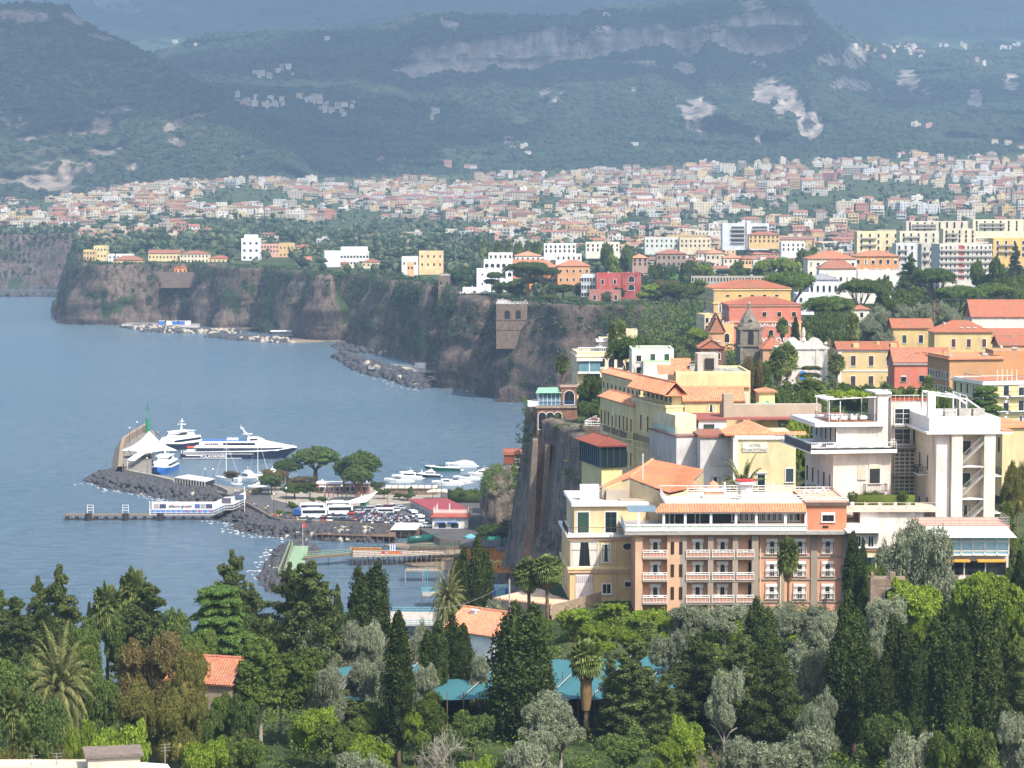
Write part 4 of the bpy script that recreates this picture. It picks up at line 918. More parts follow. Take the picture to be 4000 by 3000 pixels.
for i,(Yh,x,px,yph)in enumerate(cand):
 fl,w,d,rf,ci,rz=house_spec(rt,px,Yh);wl,ro,wi=house_parts(w,d,fl,rf,rt);z=zg(x,Yh);rm=rmats['flat']if rf=='flat' else rmats[rt.choice(['tile','tiled'])]
 if i<290:
  lab='%s %s %s-storey house with %s roof %s'%(SZ(fl,w),WN[ci],['','one','two','three','four','five'][fl],'a flat' if rf=='flat' else 'a red tiled',spotname(px,yph))
  lab=lab.replace(', on its near side','').replace(', in the middle of the plain','')if len(lab.split())>16 else lab
  t=thing('town_house',' '.join(lab.split()[:16]),'house',(x,Yh,z),rz,'houses of the town on the plain');wl.build('wall',wmats[ci],t);ro.build('roof',rm,t);wi.build('window_panes',M_twin,t,kind='stuff')
 else:
  M=Matrix.Translation((x,Yh,z))@Matrix.Rotation(rz,4,'Z');bulk_add(wmats[ci].name,wl,M);bulk_add(rm.name,ro,M);bulk_add(M_twin.name,wi,M)
def flush(name,label):
 V=[];F=[];MI=[];mats=[];o=0
 for k,(mn,L)in enumerate(rest.items()):
  mats.append(bpy.data.materials[mn])
  for v,f in L:
   V.append(v)
   for q in f:F.append(tuple(a+o for a in q));MI.append(k)
   o+=len(v)
 me=bpy.data.meshes.new(name);me.from_pydata(np.concatenate(V).tolist(),[],F)
 for m_ in mats:me.materials.append(m_)
 me.polygons.foreach_set('material_index',np.array(MI,dtype=np.int32));me.update();bm=bmesh.new();bm.from_mesh(me);bmesh.ops.recalc_face_normals(bm,faces=bm.faces);bm.to_mesh(me);bm.free()
 tag(link(name,me),label,kind='stuff');rest.clear()
flush('distant_houses','dense mass of small pale houses filling the far part of the plain')
# houses scattered on the mountain slopes and the villages up there (hit() finds the slope behind a photograph position)
hill=[]
for(x0_,x1_,y0_,y1_,n)in((995,1055,282,312,5),(1065,1165,262,300,5),(925,1010,365,412,8),(1000,1120,385,428,9),(1165,1270,378,430,9),(1240,1390,395,440,11),(1290,1345,440,462,2),(1440,1500,622,632,1),(1650,1712,432,446,2),(1665,1705,458,470,1),(2000,2090,572,600,3),(1700,1870,640,660,3),(2470,2520,556,566,1),(3330,3480,178,200,5),(3480,3590,176,205,8),(3520,3630,200,232,6),(3655,3700,178,190,2),(3740,3835,170,200,5),(3900,3990,172,196,6),(3780,3850,232,250,2),(3560,3630,488,505,3),(3880,3990,555,570,2),(3770,3830,610,630,3),(3860,3900,600,612,2),(3500,3580,590,620,5),(3960,3999,585,600,2),(670,700,160,172,2),(755,775,168,180,1),(1260,1300,145,150,1),(1720,1745,78,84,1),(2330,2380,60,66,2),(3180,3300,636,660,4),(2980,3080,660,700,6),(3300,3580,640,680,12),(3440,3500,218,230,1)):
 for k in range(n):hill.append((rt.uniform(x0_,x1_),rt.uniform(y0_,y1_)))
for(px,y)in hill:
 h=hit(px,y)
 if h is None:continue
 fl,w,d,rf,ci,rz=house_spec(rt,px,h.y);fl=min(fl,2);w=min(w,14)*.85;d*=.7;ci=rt.choice([0,1,1,0,2,5,8,3]);wl,ro,wi=house_parts(w,d,fl,rf,rt)
 t=thing('hill_house','%s %s house %s'%(SZ(fl,w),WN[ci],'on the far ridge at the upper right' if px>3300 and y<260 else 'in the hamlet on the slope at the left' if px<1400 and y<470 else 'standing alone on the middle slope' if y<500 else 'at the foot of the mountain above the town'),'house',(h.x,h.y-4,h.z),rz,'houses on the mountain slopes')
 wl.build('wall',wmats[ci],t);ro.build('roof',rmats['flat']if rf=='flat' else rmats['tile'],t);wi.build('window_panes',M_twin,t,kind='stuff')
# ---- trees of the plain and of the clifftops
L_far=leafmat('far_tree_leaves',(0.014,0.028,0.014),(0.032,0.055,0.024),(0.075,0.105,0.04),0.05,.2)
L_farg=leafmat('far_grey_leaves',(0.03,0.045,0.022),(0.062,0.08,0.042),(0.11,0.125,0.07),0.05,.2)
L_farb=leafmat('far_bright_leaves',(0.022,0.05,0.012),(0.055,0.105,0.026),(0.11,0.17,0.045),0.1,.2)
def lowtree(kind,seed,mat,k=1.0,size=.75):
 rs=np.random.default_rng(seed)
 if kind=='round':
  n=int(16*k);u=rs.standard_normal((n,3));u/=np.linalg.norm(u,axis=1)[:,None];C=np.array([0,0,4.6])+u*np.array([2.6,2.6,2.7]);P=[clumps(C,rs.uniform(1.1,1.9,n),int(16*k),size,rs,.6,.8,.6,.8),core([(0,0,1.4,.6),(0,0,2.8,2.6),(0,0,5,2.9),(0,0,6.8,1.7),(0,0,7.4,.1)],8,rs,.2)]
 elif kind=='umb':
  n=int(20*k);a=rs.uniform(0,6.28,n);q=4.6*np.sqrt(rs.uniform(0,1,n));C=np.stack([q*np.cos(a),q*np.sin(a),8.2+1.6*np.sqrt(1-(q/5)**2)],1)
  P=[clumps(C,rs.uniform(.9,1.4,n),int(16*k),size,rs,.9,.6,.5,.7),core([(0,0,7.4,3),(0,0,8.4,4.4),(0,0,9.6,2.6),(0,0,10,.1)],9,rs,.15),core([(0,0,-1,.4),(0,0,4,.3),(.3,0,7.6,.25)],5)]
 else:
  n=int(16*k);t=rs.uniform(0,1,n);a=rs.uniform(0,6.28,n);q=1.5*(1-t)**.7;C=np.stack([q*np.cos(a),q*np.sin(a),1+9.5*t],1);P=[clumps(C,.5+.8*(1-t),int(14*k),size*.8,rs,.6,1.2,.5,.7),core([(0,0,0,.3),(0,0,1.5,1.6),(0,0,6,.9),(0,0,10.5,.1)],7,rs,.2)]
 return joinm('far_tree',P,[mat]if kind!='umb' else[mat])
LT={'round':[lowtree('round',1,L_far),lowtree('round',2,L_farg),lowtree('round',3,L_farb),lowtree('round',8,L_far)],'umb':[lowtree('umb',4,L_far),lowtree('umb',5,L_far)],'con':[lowtree('con',6,L_far),lowtree('con',7,L_far)]}
LTV={k:[lowtree(k,10+i,m_,.42,1.15)for i,m_ in enumerate((L_far,L_farg))]for k in LT}
occ={}
for(Yh,x,px,yph)in cand:occ.setdefault((int(x//14),int(Yh//14)),1)
tc=[]
Y=1300.0
while Y<4300:
 X=-.25*Y;st=8.5+(Y-1300)*.0035
 while X<.245*Y:
  x=X+rt.uniform(-3,3);yy=Y+rt.uniform(-5,5);px=2000+FPX*x/yy;X+=st+rt.uniform(0,5)
  if px<-40 or px>4060 or yy<df(px)+(6 if px<1560 else 16)or yy>Ytown(px):continue
  d_=.34
  if px<1900 and yy<2950:d_=.95 if yy<2700 else.6
  if yy>2950:d_=.38+.3*float(fbm(x/120,yy/150,7,2)>.12)
  if 1900<=px and yy<2200:d_=.72
  if occ.get((int(x//14),int(yy//14))):continue
  if blocked(px,yy)and rt.random()<.72:continue
  if px>310 and yy<(2130 if px<1250 else 2000 if px<1500 else 1810 if px<1740 else 0)and rt.random()<.85:continue
  if rt.random()<d_:tc.append((yy,x,px))
 Y+=st*.95*(1+max(0,Y-2400)/1800)
tc.sort();print('far trees',len(tc));bulkT={}
KN={'round':('round_tree','round leafy tree'),'umb':('stone_pine','dark umbrella-shaped pine'),'con':('conifer','dark pointed conifer')}
for i,(yy,x,px)in enumerate(tc):
 u=rt.random();kd='umb' if u<.16 else 'con' if u<.26 else 'round';z=zg(x,yy);s_=rt.uniform(.65,1.25)*(1 if yy<2600 else.8)
 yph=750+(HC-z)*FPX/yy
 if i<297:
  me=rt.choice(LT[kd]);o=link(KN[kd][0],me,None,(x,yy,z-.3),rt.uniform(0,6.28),(s_*rt.uniform(.9,1.2),s_*rt.uniform(.9,1.2),s_))
  col='bright green' if me.materials[0]==L_farb else 'greyish' if me.materials[0]==L_farg else 'dark green'
  tag(o,'%s %s %s'%(col if kd=='round' else('broad' if s_>.95 else 'small'),KN[kd][1],spotname(px,yph).replace(', on its near side','')),'tree','trees among the houses of the plain')
 else:
  bulkT.setdefault((kd,rt.randrange(2)),[]).append((x,yy,z-.3,s_,rt.uniform(0,6.28)))
for(kd,j),L in bulkT.items():
 me=LTV[kd][j];nv=len(me.vertices);co=np.zeros(nv*3);me.vertices.foreach_get('co',co);co=co.reshape(-1,3);ql=np.array([list(p.vertices)for p in me.polygons])if all(len(p.vertices)==4 for p in me.polygons)else None
 A=np.array(L);c,s_=np.cos(A[:,4]),np.sin(A[:,4]);V=np.stack([co[None,:,0]*c[:,None]-co[None,:,1]*s_[:,None],co[None,:,0]*s_[:,None]+co[None,:,1]*c[:,None],np.repeat(co[None,:,2],len(L),0)],2)*A[:,3][:,None,None]+A[:,None,:3]
 F=(ql[None]+(np.arange(len(L))*nv)[:,None,None]).reshape(-1,4)
 tag(link('distant_trees',npmesh('distant_trees',V.reshape(-1,3),F,False,[me.materials[0]])),'countless small trees between the distant houses',kind='stuff')
# shrubs hanging on the cliffs
def cliff_green(name,obj,n,seed,thr,zlo=2,zhi=60,size=.5,rad=(1.0,2.6),per=16,box=None,mat=None,steep=False):
 rs=np.random.default_rng(seed);V=np.zeros(len(obj.data.vertices)*3);obj.data.vertices.foreach_get('co',V);V=V.reshape(-1,3)
 P=V[rs.integers(0,len(V),n)]+rs.uniform(-1.5,1.5,(n,3));g=fbm(P[:,0]/28,P[:,1]/28,P[:,2]/14+seed,3)+.018*(P[:,2]-20)
 ok=(g>thr)&(P[:,2]>zlo)&(P[:,2]<zhi)
 P=P[ok];N=len(P);v,f=clumps(P,rs.uniform(rad[0],rad[1],N),per,size,rs,.6,.8,.6,.8)
 tag(link(name,npmesh(name,v,f,False,[mat or L_far])),'ivy and shrubs growing down the cliff',kind='stuff');print(name,N)
cliff_green('cliff_shrubs',bpy.data.objects['sea_cliff_far'],12000,3,.18,per=22,size=.55)
cliff_green('cliff_shrubs',bpy.data.objects['sea_cliff_headland'],2500,4,.2,per=16,size=.8)
# ================================================================== the harbour: moles, rocks, boats, car park, bathing piers
M_basalt=stonemat('#333336','#565557',0.9,'basalt',bstr=.6);M_lime=stonemat('#8d8577','#b8ad9a',0.9,'pale_boulder');M_quay=stonemat('#6f6961','#8c867c',0.3,'quay_paving',bstr=.2)
M_wallst=stonemat('#6e6255','#8f8170',0.5,'quay_wall_stone',bricks=.8);M_asph=stonemat('#4a4947','#5d5b58',0.2,'asphalt',bstr=.1);M_wood=stonemat('#5c4836','#7b6450',1.2,'pier_wood',bstr=.3);M_sand=stonemat('#776753','#9a8870',0.3,'beach_sand',bstr=.1)
M_navy=flat('#161c34',.25,spec=.6,name='navy_paint');M_blue=flat('#2f66b0',.4,name='blue_paint');M_boat=flat('#e6e6e4',.25,spec=.6,name='gelcoat',var=.03);M_dkg=flat('#16524a',.3,name='green_gelcoat');M_canv=flat('#c9bfa6',.9,name='canvas');M_rust=flat('#4b3127',.9,name='rusty_steel')
M_orange=stonemat('#b26f26','#d28a38',0.8,'orange_boards',bstr=.2);M_greenr=flat('#1f6b58',.7,name='green_roofing');M_dkroof=stonemat('#4c4a4c','#68666a',.4,'dark_roof_felt');M_deckg=flat('#7f9878',.9,name='green_deck');M_red=flat('#b8322c',.6,name='red_paint');M_yel=flat('#d79a3a',.7,name='yellow_paint');M_teal=flat('#5f9fae',.6,name='teal_paint')
boul=[]
for k in range(7):
 r_=np.random.default_rng(300+k);bm=bmesh.new();bmesh.ops.create_icosphere(bm,subdivisions=2,radius=1)
 V=np.array([v.co[:]for v in bm.verts])*(1+r_.uniform(-.28,.2,(42,1)))*np.array([1,.85,.7]);F=np.array([[v.index for v in f.verts]for f in bm.faces]);bm.free();V=np.sign(V)*np.abs(V)**.85
 boul.append((npmesh('boulder',V,F,False,[M_basalt]),npmesh('boulder',V,F,False,[M_lime])))
def inpoly(x,y,P):
 c=False;j=len(P)-1
 for i in range(len(P)):
  if(P[i][1]>y)!=(P[j][1]>y)and x<(P[j][0]-P[i][0])*(y-P[i][1])/(P[j][1]-P[i][1])+P[i][0]:c=not c
  j=i
 return c
def edist(x,y,P):
 d=1e9
 for a,b in zip(P,P[1:]+P[:1]):
  ax,ay,bx,by=a[0],a[1],b[0],b[1];t=max(0,min(1,((x-ax)*(bx-ax)+(y-ay)*(by-ay))/((bx-ax)**2+(by-ay)**2+1e-9)));d=min(d,math.hypot(x-ax-t*(bx-ax),y-ay-t*(by-ay)))
 return d
def rockpile(label,poly,hmax,size,seed,slope_=.55,pale=0.03,maxind=290,z0=-0.6,dens=1.0):
 """boulder breakwater over the polygon given by photo positions at sea level"""
 rs=random.Random(seed);P=[(lambda v:(v.x,v.y))(on(a,b,0))for a,b in poly];xs=[p[0]for p in P];ys=[p[1]for p in P]
 cx,cy=sum(xs)/len(xs),sum(ys)/len(ys);t=thing('breakwater',label,'breakwater',(cx,cy,0));pts=[]
 st=size*1.25/dens;y=min(ys)
 while y<max(ys):
  x=min(xs)
  while x<max(xs):
   xx,yy=x+rs.uniform(-.5,.5)*st,y+rs.uniform(-.5,.5)*st
   if inpoly(xx,yy,P):e=edist(xx,yy,P);pts.append((xx,yy,z0+min(hmax,e*slope_)+rs.uniform(-.3,.3),size*rs.uniform(.55,1.25)))
   x+=st
  y+=st
 rs.shuffle(pts);pts.sort(key=lambda p:p[1]-p[3]*3);rest_=[]
 for i,(x,y,z,s)in enumerate(pts):
  pm=1 if rs.random()<pale else 0;me=rs.choice(boul)[pm]
  if i<maxind:
   o=link('boulder',me,t,(x-cx,y-cy,z));o.rotation_euler=(rs.uniform(0,6),rs.uniform(0,6),rs.uniform(0,6));o.scale=(s,)*3
  else:rest_.append((x,y,z,s))
# inner mound under the stones
 if rest_:
  k=len(rest_);base=np.array([v.co[:]for v in boul[0][0].vertices]);F=np.array([list(p.vertices)for p in boul[0][0].polygons]);r2=np.random.default_rng(seed);A=np.array(rest_);a=r2.uniform(0,6.28,k)
  V=base[None]*A[:,3][:,None,None]*r2.uniform(.8,1.2,(k,1,3));V=np.stack([V[...,0]*np.cos(a)[:,None]-V[...,1]*np.sin(a)[:,None],V[...,0]*np.sin(a)[:,None]+V[...,1]*np.cos(a)[:,None],V[...,2]],2)+(A[:,:3]-np.array([cx,cy,0]))[:,None]
  _stuff(link('boulders',npmesh('boulders',V.reshape(-1,3),(F[None]+(np.arange(k)*len(base))[:,None,None]).reshape(-1,3),False,[M_basalt]),t))
 return t
def slab(name,label,poly,ztop,mats,zb=-2.0,kind='structure',cat=None):
 P=[on(a,b,ztop)for a,b in poly];mb=MB();n=len(P);i=mb.v(*[(p.x,p.y,ztop)for p in P],*[(p.x,p.y,zb)for p in P]);mb.face(*range(i,i+n));mb.m=1 if len(mats)>1 else 0
 for k in range(n):mb.face(i+k,i+(k+1)%n,i+n+(k+1)%n,i+n+k)
 o=mb.build(name,mats);tag(o,label,cat,kind=kind);return o
slab('quay','paved harbour quay with the car park',[(893,1931),(953,1967),(1007,1998),(1062,2029),(1098,2038),(1373,2050),(1530,2063),(1620,2056),(1657,2074),(1720,2105),(1810,2112),(1900,2112),(2080,2112),(2080,1935),(1900,1935),(1740,1922),(1660,1912),(1500,1900),(1450,1893),(1250,1893),(1050,1900),(960,1908)],2.4,[M_asph,M_wallst])
slab('promenade','pale paved promenade behind the car park',[(1062,1950),(1160,1975),(1240,1985),(1330,1982),(1400,1985),(1600,1965),(1720,1960),(1720,1925),(1500,1904),(1250,1897),(1050,1904)],2.404,[stonemat('#8b8172','#a2988a',.2,'promenade_paving',bstr=.1)],2.38)
slab('lawn','small lawn at the tip of the quay',[(1090,2014),(1180,2020),(1170,2000),(1120,1998)],2.41,[M_ground],2.38)
# low parapet wall along the quay edge
def wallpath(name,label,pts,z,h,t,mat,cat='wall',zb=None,kind=None):
 P=[on(a,b,z)for a,b in pts];root=thing(name,label,cat,(P[0].x,P[0].y,z));mb=MB()
 for a,b in zip(P[:-1],P[1:]):
  d=(b-a).normalized();n_=Vector((-d.y,d.x,0))*t/2;q=[a-n_,b-n_,b+n_,a+n_];mb.prism([(v.x-P[0].x,v.y-P[0].y)for v in q],(zb if zb is not None else 0),h)
 mb.build('wall',mat,root);return root
wallpath('quay_wall','low stone parapet along the edge of the harbour car park',[(953,1967),(1007,1998),(1062,2029),(1098,2038),(1235,2044),(1373,2050),(1530,2062)],2.4,.9,.6,M_wallst,zb=-4.5)
# mole
slab('mole','long stone mole with the ferry berth at its head',[(489,1845),(600,1872),(681,1893),(800,1910),(893,1932),(960,1910),(900,1900),(833,1890),(760,1880),(690,1868),(640,1858),(592,1852),(592,1776),(618,1718),(600,1682),(576,1676),(486,1731),(480,1800)],2.2,[M_quay,M_wallst])
def seawall():
 t=thing('sea_wall','high buff sea wall sheltering the head of the mole','wall',(0,0,0));mb=MB();P=[on(a,b,2.2)for a,b in((478,1850),(484,1770),(492,1733),(530,1708),(578,1678))]
 for a,b in zip(P[:-1],P[1:]):
  d=(b-a).normalized();n_=Vector((-d.y,d.x,0));i=mb.v(a+n_*5+Vector((0,0,-3.5)),b+n_*5+Vector((0,0,-3.5)),b+n_*1.5+Vector((0,0,2.5)),a+n_*1.5+Vector((0,0,2.5)),a+Vector((0,0,2.5)),b+Vector((0,0,2.5)),a+Vector((0,0,-1)),b+Vector((0,0,-1)))
  mb.face(i,i+1,i+2,i+3);mb.face(i+3,i+2,i+5,i+4);mb.face(i+4,i+5,i+7,i+6)
 mb.build('wall',stonemat('#7d6b58','#a0907a',.4,'sea_wall_stone'),t)
seawall()
wallpath('low_wall','pale low wall curving along the mole above the black rocks',[(505,1850),(600,1868),(681,1888)],2.2,1.2,.8,plaster('#b5aa92'));wallpath('low_wall','low wall of the mole between the shed and the quay',[(833,1905),(870,1918),(893,1930)],2.2,1.3,.8,plaster('#8f8577'))
rockpile('black boulder breakwater piled along the mole',[(330,1878),(352,1862),(400,1850),(455,1847),(510,1856),(600,1874),(681,1896),(800,1914),(895,1936),(890,1962),(760,1966),(650,1952),(560,1932),(470,1918),(390,1902)],2.6,1.15,1)
rockpile('black boulders below the quay wall by the passenger pier',[(830,2020),(900,1990),(950,1972),(1005,2002),(1060,2034),(1100,2043),(1240,2052),(1380,2060),(1480,2068),(1530,2075),(1560,2110),(1480,2122),(1380,2120),(1300,2116),(1180,2110),(1060,2095),(940,2080),(900,2065),(920,2045),(860,2038)],2.6,1.05,2,pale=.06)
rockpile('black rock spit under the green bathing deck',[(1010,2262),(1030,2215),(1060,2165),(1090,2135),(1130,2124),(1210,2124),(1262,2150),(1230,2175),(1190,2190),(1150,2300),(1090,2330),(1040,2310)],1.6,1.0,3)
rockpile('curved black rock groyne with a pale top under the cliff',[(1300,1352),(1320,1345),(1400,1362),(1480,1366),(1560,1380),(1600,1392),(1500,1386),(1400,1380),(1330,1372)],2.2,2.2,4,.4)
rockpile('long black rock groyne beside the white bathing terrace',[(1297,1398),(1330,1388),(1400,1400),(1450,1420),(1520,1445),(1600,1468),(1680,1490),(1695,1512),(1640,1520),(1560,1500),(1500,1478),(1430,1462),(1370,1440),(1350,1422)],3.4,2.6,5)
for a in([(465,1275),(520,1270),(700,1282),(740,1295),(640,1293),(520,1288)],[(545,1296),(640,1288),(760,1294),(960,1290),(960,1302),(700,1302)],[(800,1316),(840,1308),(960,1318),(1050,1322),(1130,1330),(1150,1340),(1060,1338),(900,1328)]):
 rockpile({465:'pale stone groyne nearest the headland',545:'second pale stone groyne with reddish stones',800:'outer stone groyne reaching towards the boat canopy'}[a[0][0]],a,1.4,1.9,a[0][0],.4,.45,160)
for lab,a in(('dark breakwater across the mouth of the far harbour',[(-200,1150),(0,1147),(262,1150),(262,1160),(0,1160),(-200,1160)]),('inner dark breakwater of the far harbour',[(15,1122),(60,1110),(262,1112),(262,1130),(60,1128)])):rockpile(lab,a,2.5,4.0,9,.3,0,80)
rockpile('dark rocks at the foot of the near cliff point',[(1880,1520),(1960,1515),(2090,1535),(2090,1565),(2000,1560),(1920,1545)],2,2.4,12,.4,0,90)
def loft(mb,S,cap=True):
 """S: list of (x, zlo, hb_lo, zhi, hb_hi)"""
 I=[mb.v((x,-hl,zl),(x,-hh,zh),(x,hh,zh),(x,hl,zl))for x,zl,hl,zh,hh in S]
 for a,b in zip(I[:-1],I[1:]):
  for k in range(4):mb.face(a+k,a+(k+1)%4,b+(k+1)%4,b+k)
 if cap:mb.face(I[0],I[0]+1,I[0]+2,I[0]+3);mb.face(I[-1],I[-1]+3,I[-1]+2,I[-1]+1)
 return mb
def ferry_big():
 Y=1002;x0_=xat(705,1790,Y);t=thing('ferry','long navy and white fast ferry moored behind the harbour, bow to the right','ferry',(x0_,Y+5,0))
 loft(MB(),[(0,-1,4.6,1.9,5),(2,-1,4.8,2.5,5),(27,-1,4.6,2.75,5),(35,-1,3.0,3.2,4.4),(39.5,0.6,1.4,3.6,3.0),(43.2,3.2,.1,4.1,.3)]).build('hull',M_navy,t)
 s=MB();s.box(1,27,-5.04,-4.9,1.85,2.05);s.box(.5,23,-5.02,-4.75,.25,.42);s.box(2,8.2,-5.03,-4.8,1.25,1.6);s.build('stripe',M_boat,t)
 loft(MB(),[(1.5,2.5,5.0,2.75,5.03),(27,2.75,5.03,3.15,5.04),(36,3.1,4.3,3.5,4.3),(43.4,3.95,.3,4.3,.35)]).build('bulwark',M_boat,t)
 loft(MB(),[(6,2.6,4.75,4.25,4.6),(31,2.9,4.7,4.25,4.5),(38,3.4,3.2,4.25,3.1)]).build('lower_cabin',M_navy,t)
 loft(MB(),[(5,4.2,4.9,4.45,4.9),(32,4.2,4.9,4.5,4.8),(43.0,4.05,.4,4.35,.4)]).build('deck_band',M_boat,t)
 loft(MB(),[(7,4.4,4.5,6.6,4.2),(29,4.4,4.5,6.6,4.2),(32,4.4,4.2,6.2,3.5),(43,4.2,.5,4.4,.4)]).build('superstructure',M_boat,t)
 w=MB();w.box(16,28,-4.48,-4.3,5.2,6.05);
 for k in range(7):w.box(9.2+k*.75,9.75+k*.75,-4.48,-4.3,5.3,5.9)
 for k in range(10):w.box(17.5+k*1.1,18.1+k*1.1,-5.05,-4.9,1.45,1.72)
 w.build('window_band',glassmat('#151a24',.1,'dark_glass'),t)
 MB().box(7.5,27,-4.0,4.0,6.6,6.68).build('roof',M_blue,t)
 loft(MB(),[(25,6.6,3.2,7.9,2.9),(28.5,6.6,3.2,7.8,2.8),(31,6.4,2.5,6.9,2.0)]).build('wheelhouse',M_boat,t)
 MB().box(26,29.2,-3.3,-3.1,6.95,7.55).build('wheelhouse_window',M_dark,t)
 m=MB();m.tube([(25.5,0,7.8),(22.3,0,11.4)],[.45,.25],6);m.tube([(22.3,0,11.4),(22.3,0,12.4)],.1,5);m.box(23,26.5,-1.2,1.2,9.0,9.15);m.box(22,23.5,-.8,.8,11.2,11.3);m.build('mast',M_boat,t)
 for k in range(5):MB().tube([(17.5+k*.85,-1.6+(k%2)*.9,7.2),(17.5+k*.85,.2+(k%2)*.9,7.2)],.5,8).build('liferaft',M_boat,t)
 for k in range(6):MB().box(.3+k*.9,.5+k*.9,-4.9,-4.7,2.2,3.3).build('rail_post',M_boat,t)
 text('VOLAVIAMARE',1.55,M_boat,t,(12.4,-5.12,1.05),sx=.98);text('SUPER FLYTE',.8,M_navy,t,(22.6,-5.2,2.42),sx=1.25);text('ISOLA DI PROCIDA',.55,M_navy,t,(13,-4.62,4.8),sx=.8)
ferry_big()
def ferry2(name,label,px,yw,L,Bm,rz,hullm,k=1.0,mast=True):
 p=on(px,yw,0);t=thing(name,label,'ferry',(p.x,p.y,0),rz);b=Bm/2
 loft(MB(),[(-L/2,-1,b*.9,2.0*k,b),(L*.15,-1,b*.85,2.3*k,b),(L*.38,-.6,b*.45,2.8*k,b*.75),(L/2,1.2,.1,3.3*k,.2)]).build('hull',hullm,t)
 loft(MB(),[(-L/2+.3,2.0*k,b*1.01,2.3*k,b*1.01),(L*.15,2.3*k,b*1.01,2.65*k,b*1.01),(L*.38,2.8*k,b*.77,3.1*k,b*.77),(L/2,3.3*k,.2,3.5*k,.25)]).build('bulwark',M_boat,t)
 loft(MB(),[(-L*.42,2.2*k,b*.95,4.6*k,b*.88),(L*.16,2.2*k,b*.95,4.6*k,b*.85),(L*.33,2.6*k,b*.6,3.2*k,b*.5)]).build('cabin',M_boat,t)
 loft(MB(),[(-L*.4,3.1*k,b*.97,3.9*k,b*.95),(L*.17,3.1*k,b*.97,3.9*k,b*.93),(L*.245,3.1*k,b*.8,3.75*k,b*.74)]).build('window_band',glassmat('#151a24',.1,'dark_glass'),t)
 loft(MB(),[(-L*.30,4.6*k,b*.7,6.6*k,b*.64),(L*.05,4.6*k,b*.7,6.6*k,b*.6),(L*.15,4.6*k,b*.55,5.2*k,b*.4)]).build('bridge',M_boat,t)
 loft(MB(),[(-L*.1,5.5*k,b*.71,6.2*k,b*.69),(L*.055,5.5*k,b*.71,6.2*k,b*.66),(L*.115,5.4*k,b*.56,5.9*k,b*.5)]).build('bridge_window',M_dark,t)
 MB().box(-L*.32,L*.07,-b*.75,b*.75,6.6*k,6.75*k).build('roof',M_boat,t)
 m=MB();m.tube([(-L*.12,0,6.6*k),(-L*.15,0,11.6*k)],[.4,.14],6);m.box(-L*.17,-L*.11,-1.6,1.6,9.2*k,9.4*k);m.box(-L*.16,-L*.12,-1,1,10.4*k,10.5*k);m.tube([(-L*.1,1,6.6*k),(-L*.05,1.6,10*k)],.08,4)
 if mast:m.build('mast',M_boat,t)
 return t
ferry2('ferry','white passenger catamaran with tall mast moored at the outer end of the mole',690,1752,26,9,R(-118),M_navy)
f3=ferry2('ferry','small white and blue ferry berthed bow-on against the mole',640,1842,24,7.2,R(-93),M_blue,.85)
def rib(px,yw):
 p=on(px,yw,0);t=thing('rescue_boat','small orange rescue boat between the two ferries','boat',(p.x,p.y,0));mb=MB();mb.tube([(-2,-.8,.5),(1,-.9,.5),(2.3,0,.75),(1,.9,.5),(-2,.8,.5)],.38,6);mb.build('tube',flat('#c9482e',.6,name='orange_rubber'),t);MB().box(-2,1.2,-.6,.6,.2,.6).build('hull',M_boat,t)
rib(742,1752)
def motorboat(px0,px1,yw,label,kind='speed',hullm=None,rz=math.pi,canvas=None,grp='boats moored in the harbour'):
 p=on((px0+px1)/2,yw,0);L=(px1-px0)/FPX*p.y/max(.4,abs(math.cos(rz)));b=L*(.155 if L>9 else.17);k=L/11
 t=thing('motor_boat',label,'boat',(p.x,p.y,0),rz,grp);hm=hullm or M_boat
 loft(MB(),[(-L/2,-.3,b*.8,1.0*k,b),(L*.05,-.3,b*.75,1.25*k,b),(L*.3,-.1,b*.4,1.45*k,b*.75),(L/2,.9*k,.05,1.7*k,.1)]).build('hull',hm,t)
 loft(MB(),[(-L/2+.2,1.0*k,b*.98,1.12*k,b*.95),(L*.05,1.25*k,b*.98,1.42*k,b*.9),(L*.3,1.45*k,b*.72,1.75*k,b*.5),(L/2-.1,1.68*k,.08,1.8*k,.08)]).build('deck',M_boat,t)
 MB().box(-L/2-.8*k,-L/2,-b*.8,b*.8,.3,.45).build('bathing_platform',M_boat,t)
 if kind=='speed':
  loft(MB(),[(-L*.08,1.3*k,b*.8,1.95*k,b*.7),(L*.04,1.4*k,b*.8,2.0*k,b*.6),(L*.2,1.5*k,b*.5,1.65*k,b*.3)]).build('windscreen',glassmat('#39424c',.1,'tinted_glass'),t)
  MB().tube([(-L*.2,-b*.9,1.1*k),(-L*.17,-b*.8,2.3*k),(-L*.17,b*.8,2.3*k),(-L*.2,b*.9,1.1*k)],.09,5).build('roll_bar',M_boat,t)
 elif kind=='cabin':
  loft(MB(),[(-L*.28,1.1*k,b*.85,2.5*k,b*.75),(L*.08,1.3*k,b*.85,2.6*k,b*.65),(L*.2,1.5*k,b*.6,1.8*k,b*.4)]).build('cabin',M_boat,t)
  loft(MB(),[(-L*.24,1.75*k,b*.86,2.3*k,b*.83),(L*.1,1.8*k,b*.85,2.35*k,b*.72)]).build('cabin_window',glassmat('#202833',.1,'cabin_glass'),t)
  loft(MB(),[(-L*.2,2.6*k,b*.6,3.3*k,b*.55),(L*.0,2.6*k,b*.6,3.1*k,b*.45)]).build('flybridge',M_boat,t);MB().tube([(-L*.12,0,3.2*k),(-L*.12,0,4.6*k)],.06,4).build('mast',M_boat,t)
 if canvas:loft(MB(),[(-L*.42,1.2*k,b*.9,1.9*k,b*.6),(-L*.1,1.4*k,b*.95,2.6*k,b*.5),(L*.12,1.5*k,b*.8,2.1*k,b*.4),(L*.3,1.5*k,b*.4,1.7*k,b*.2)]).build('cover',canvas,t)
 return t
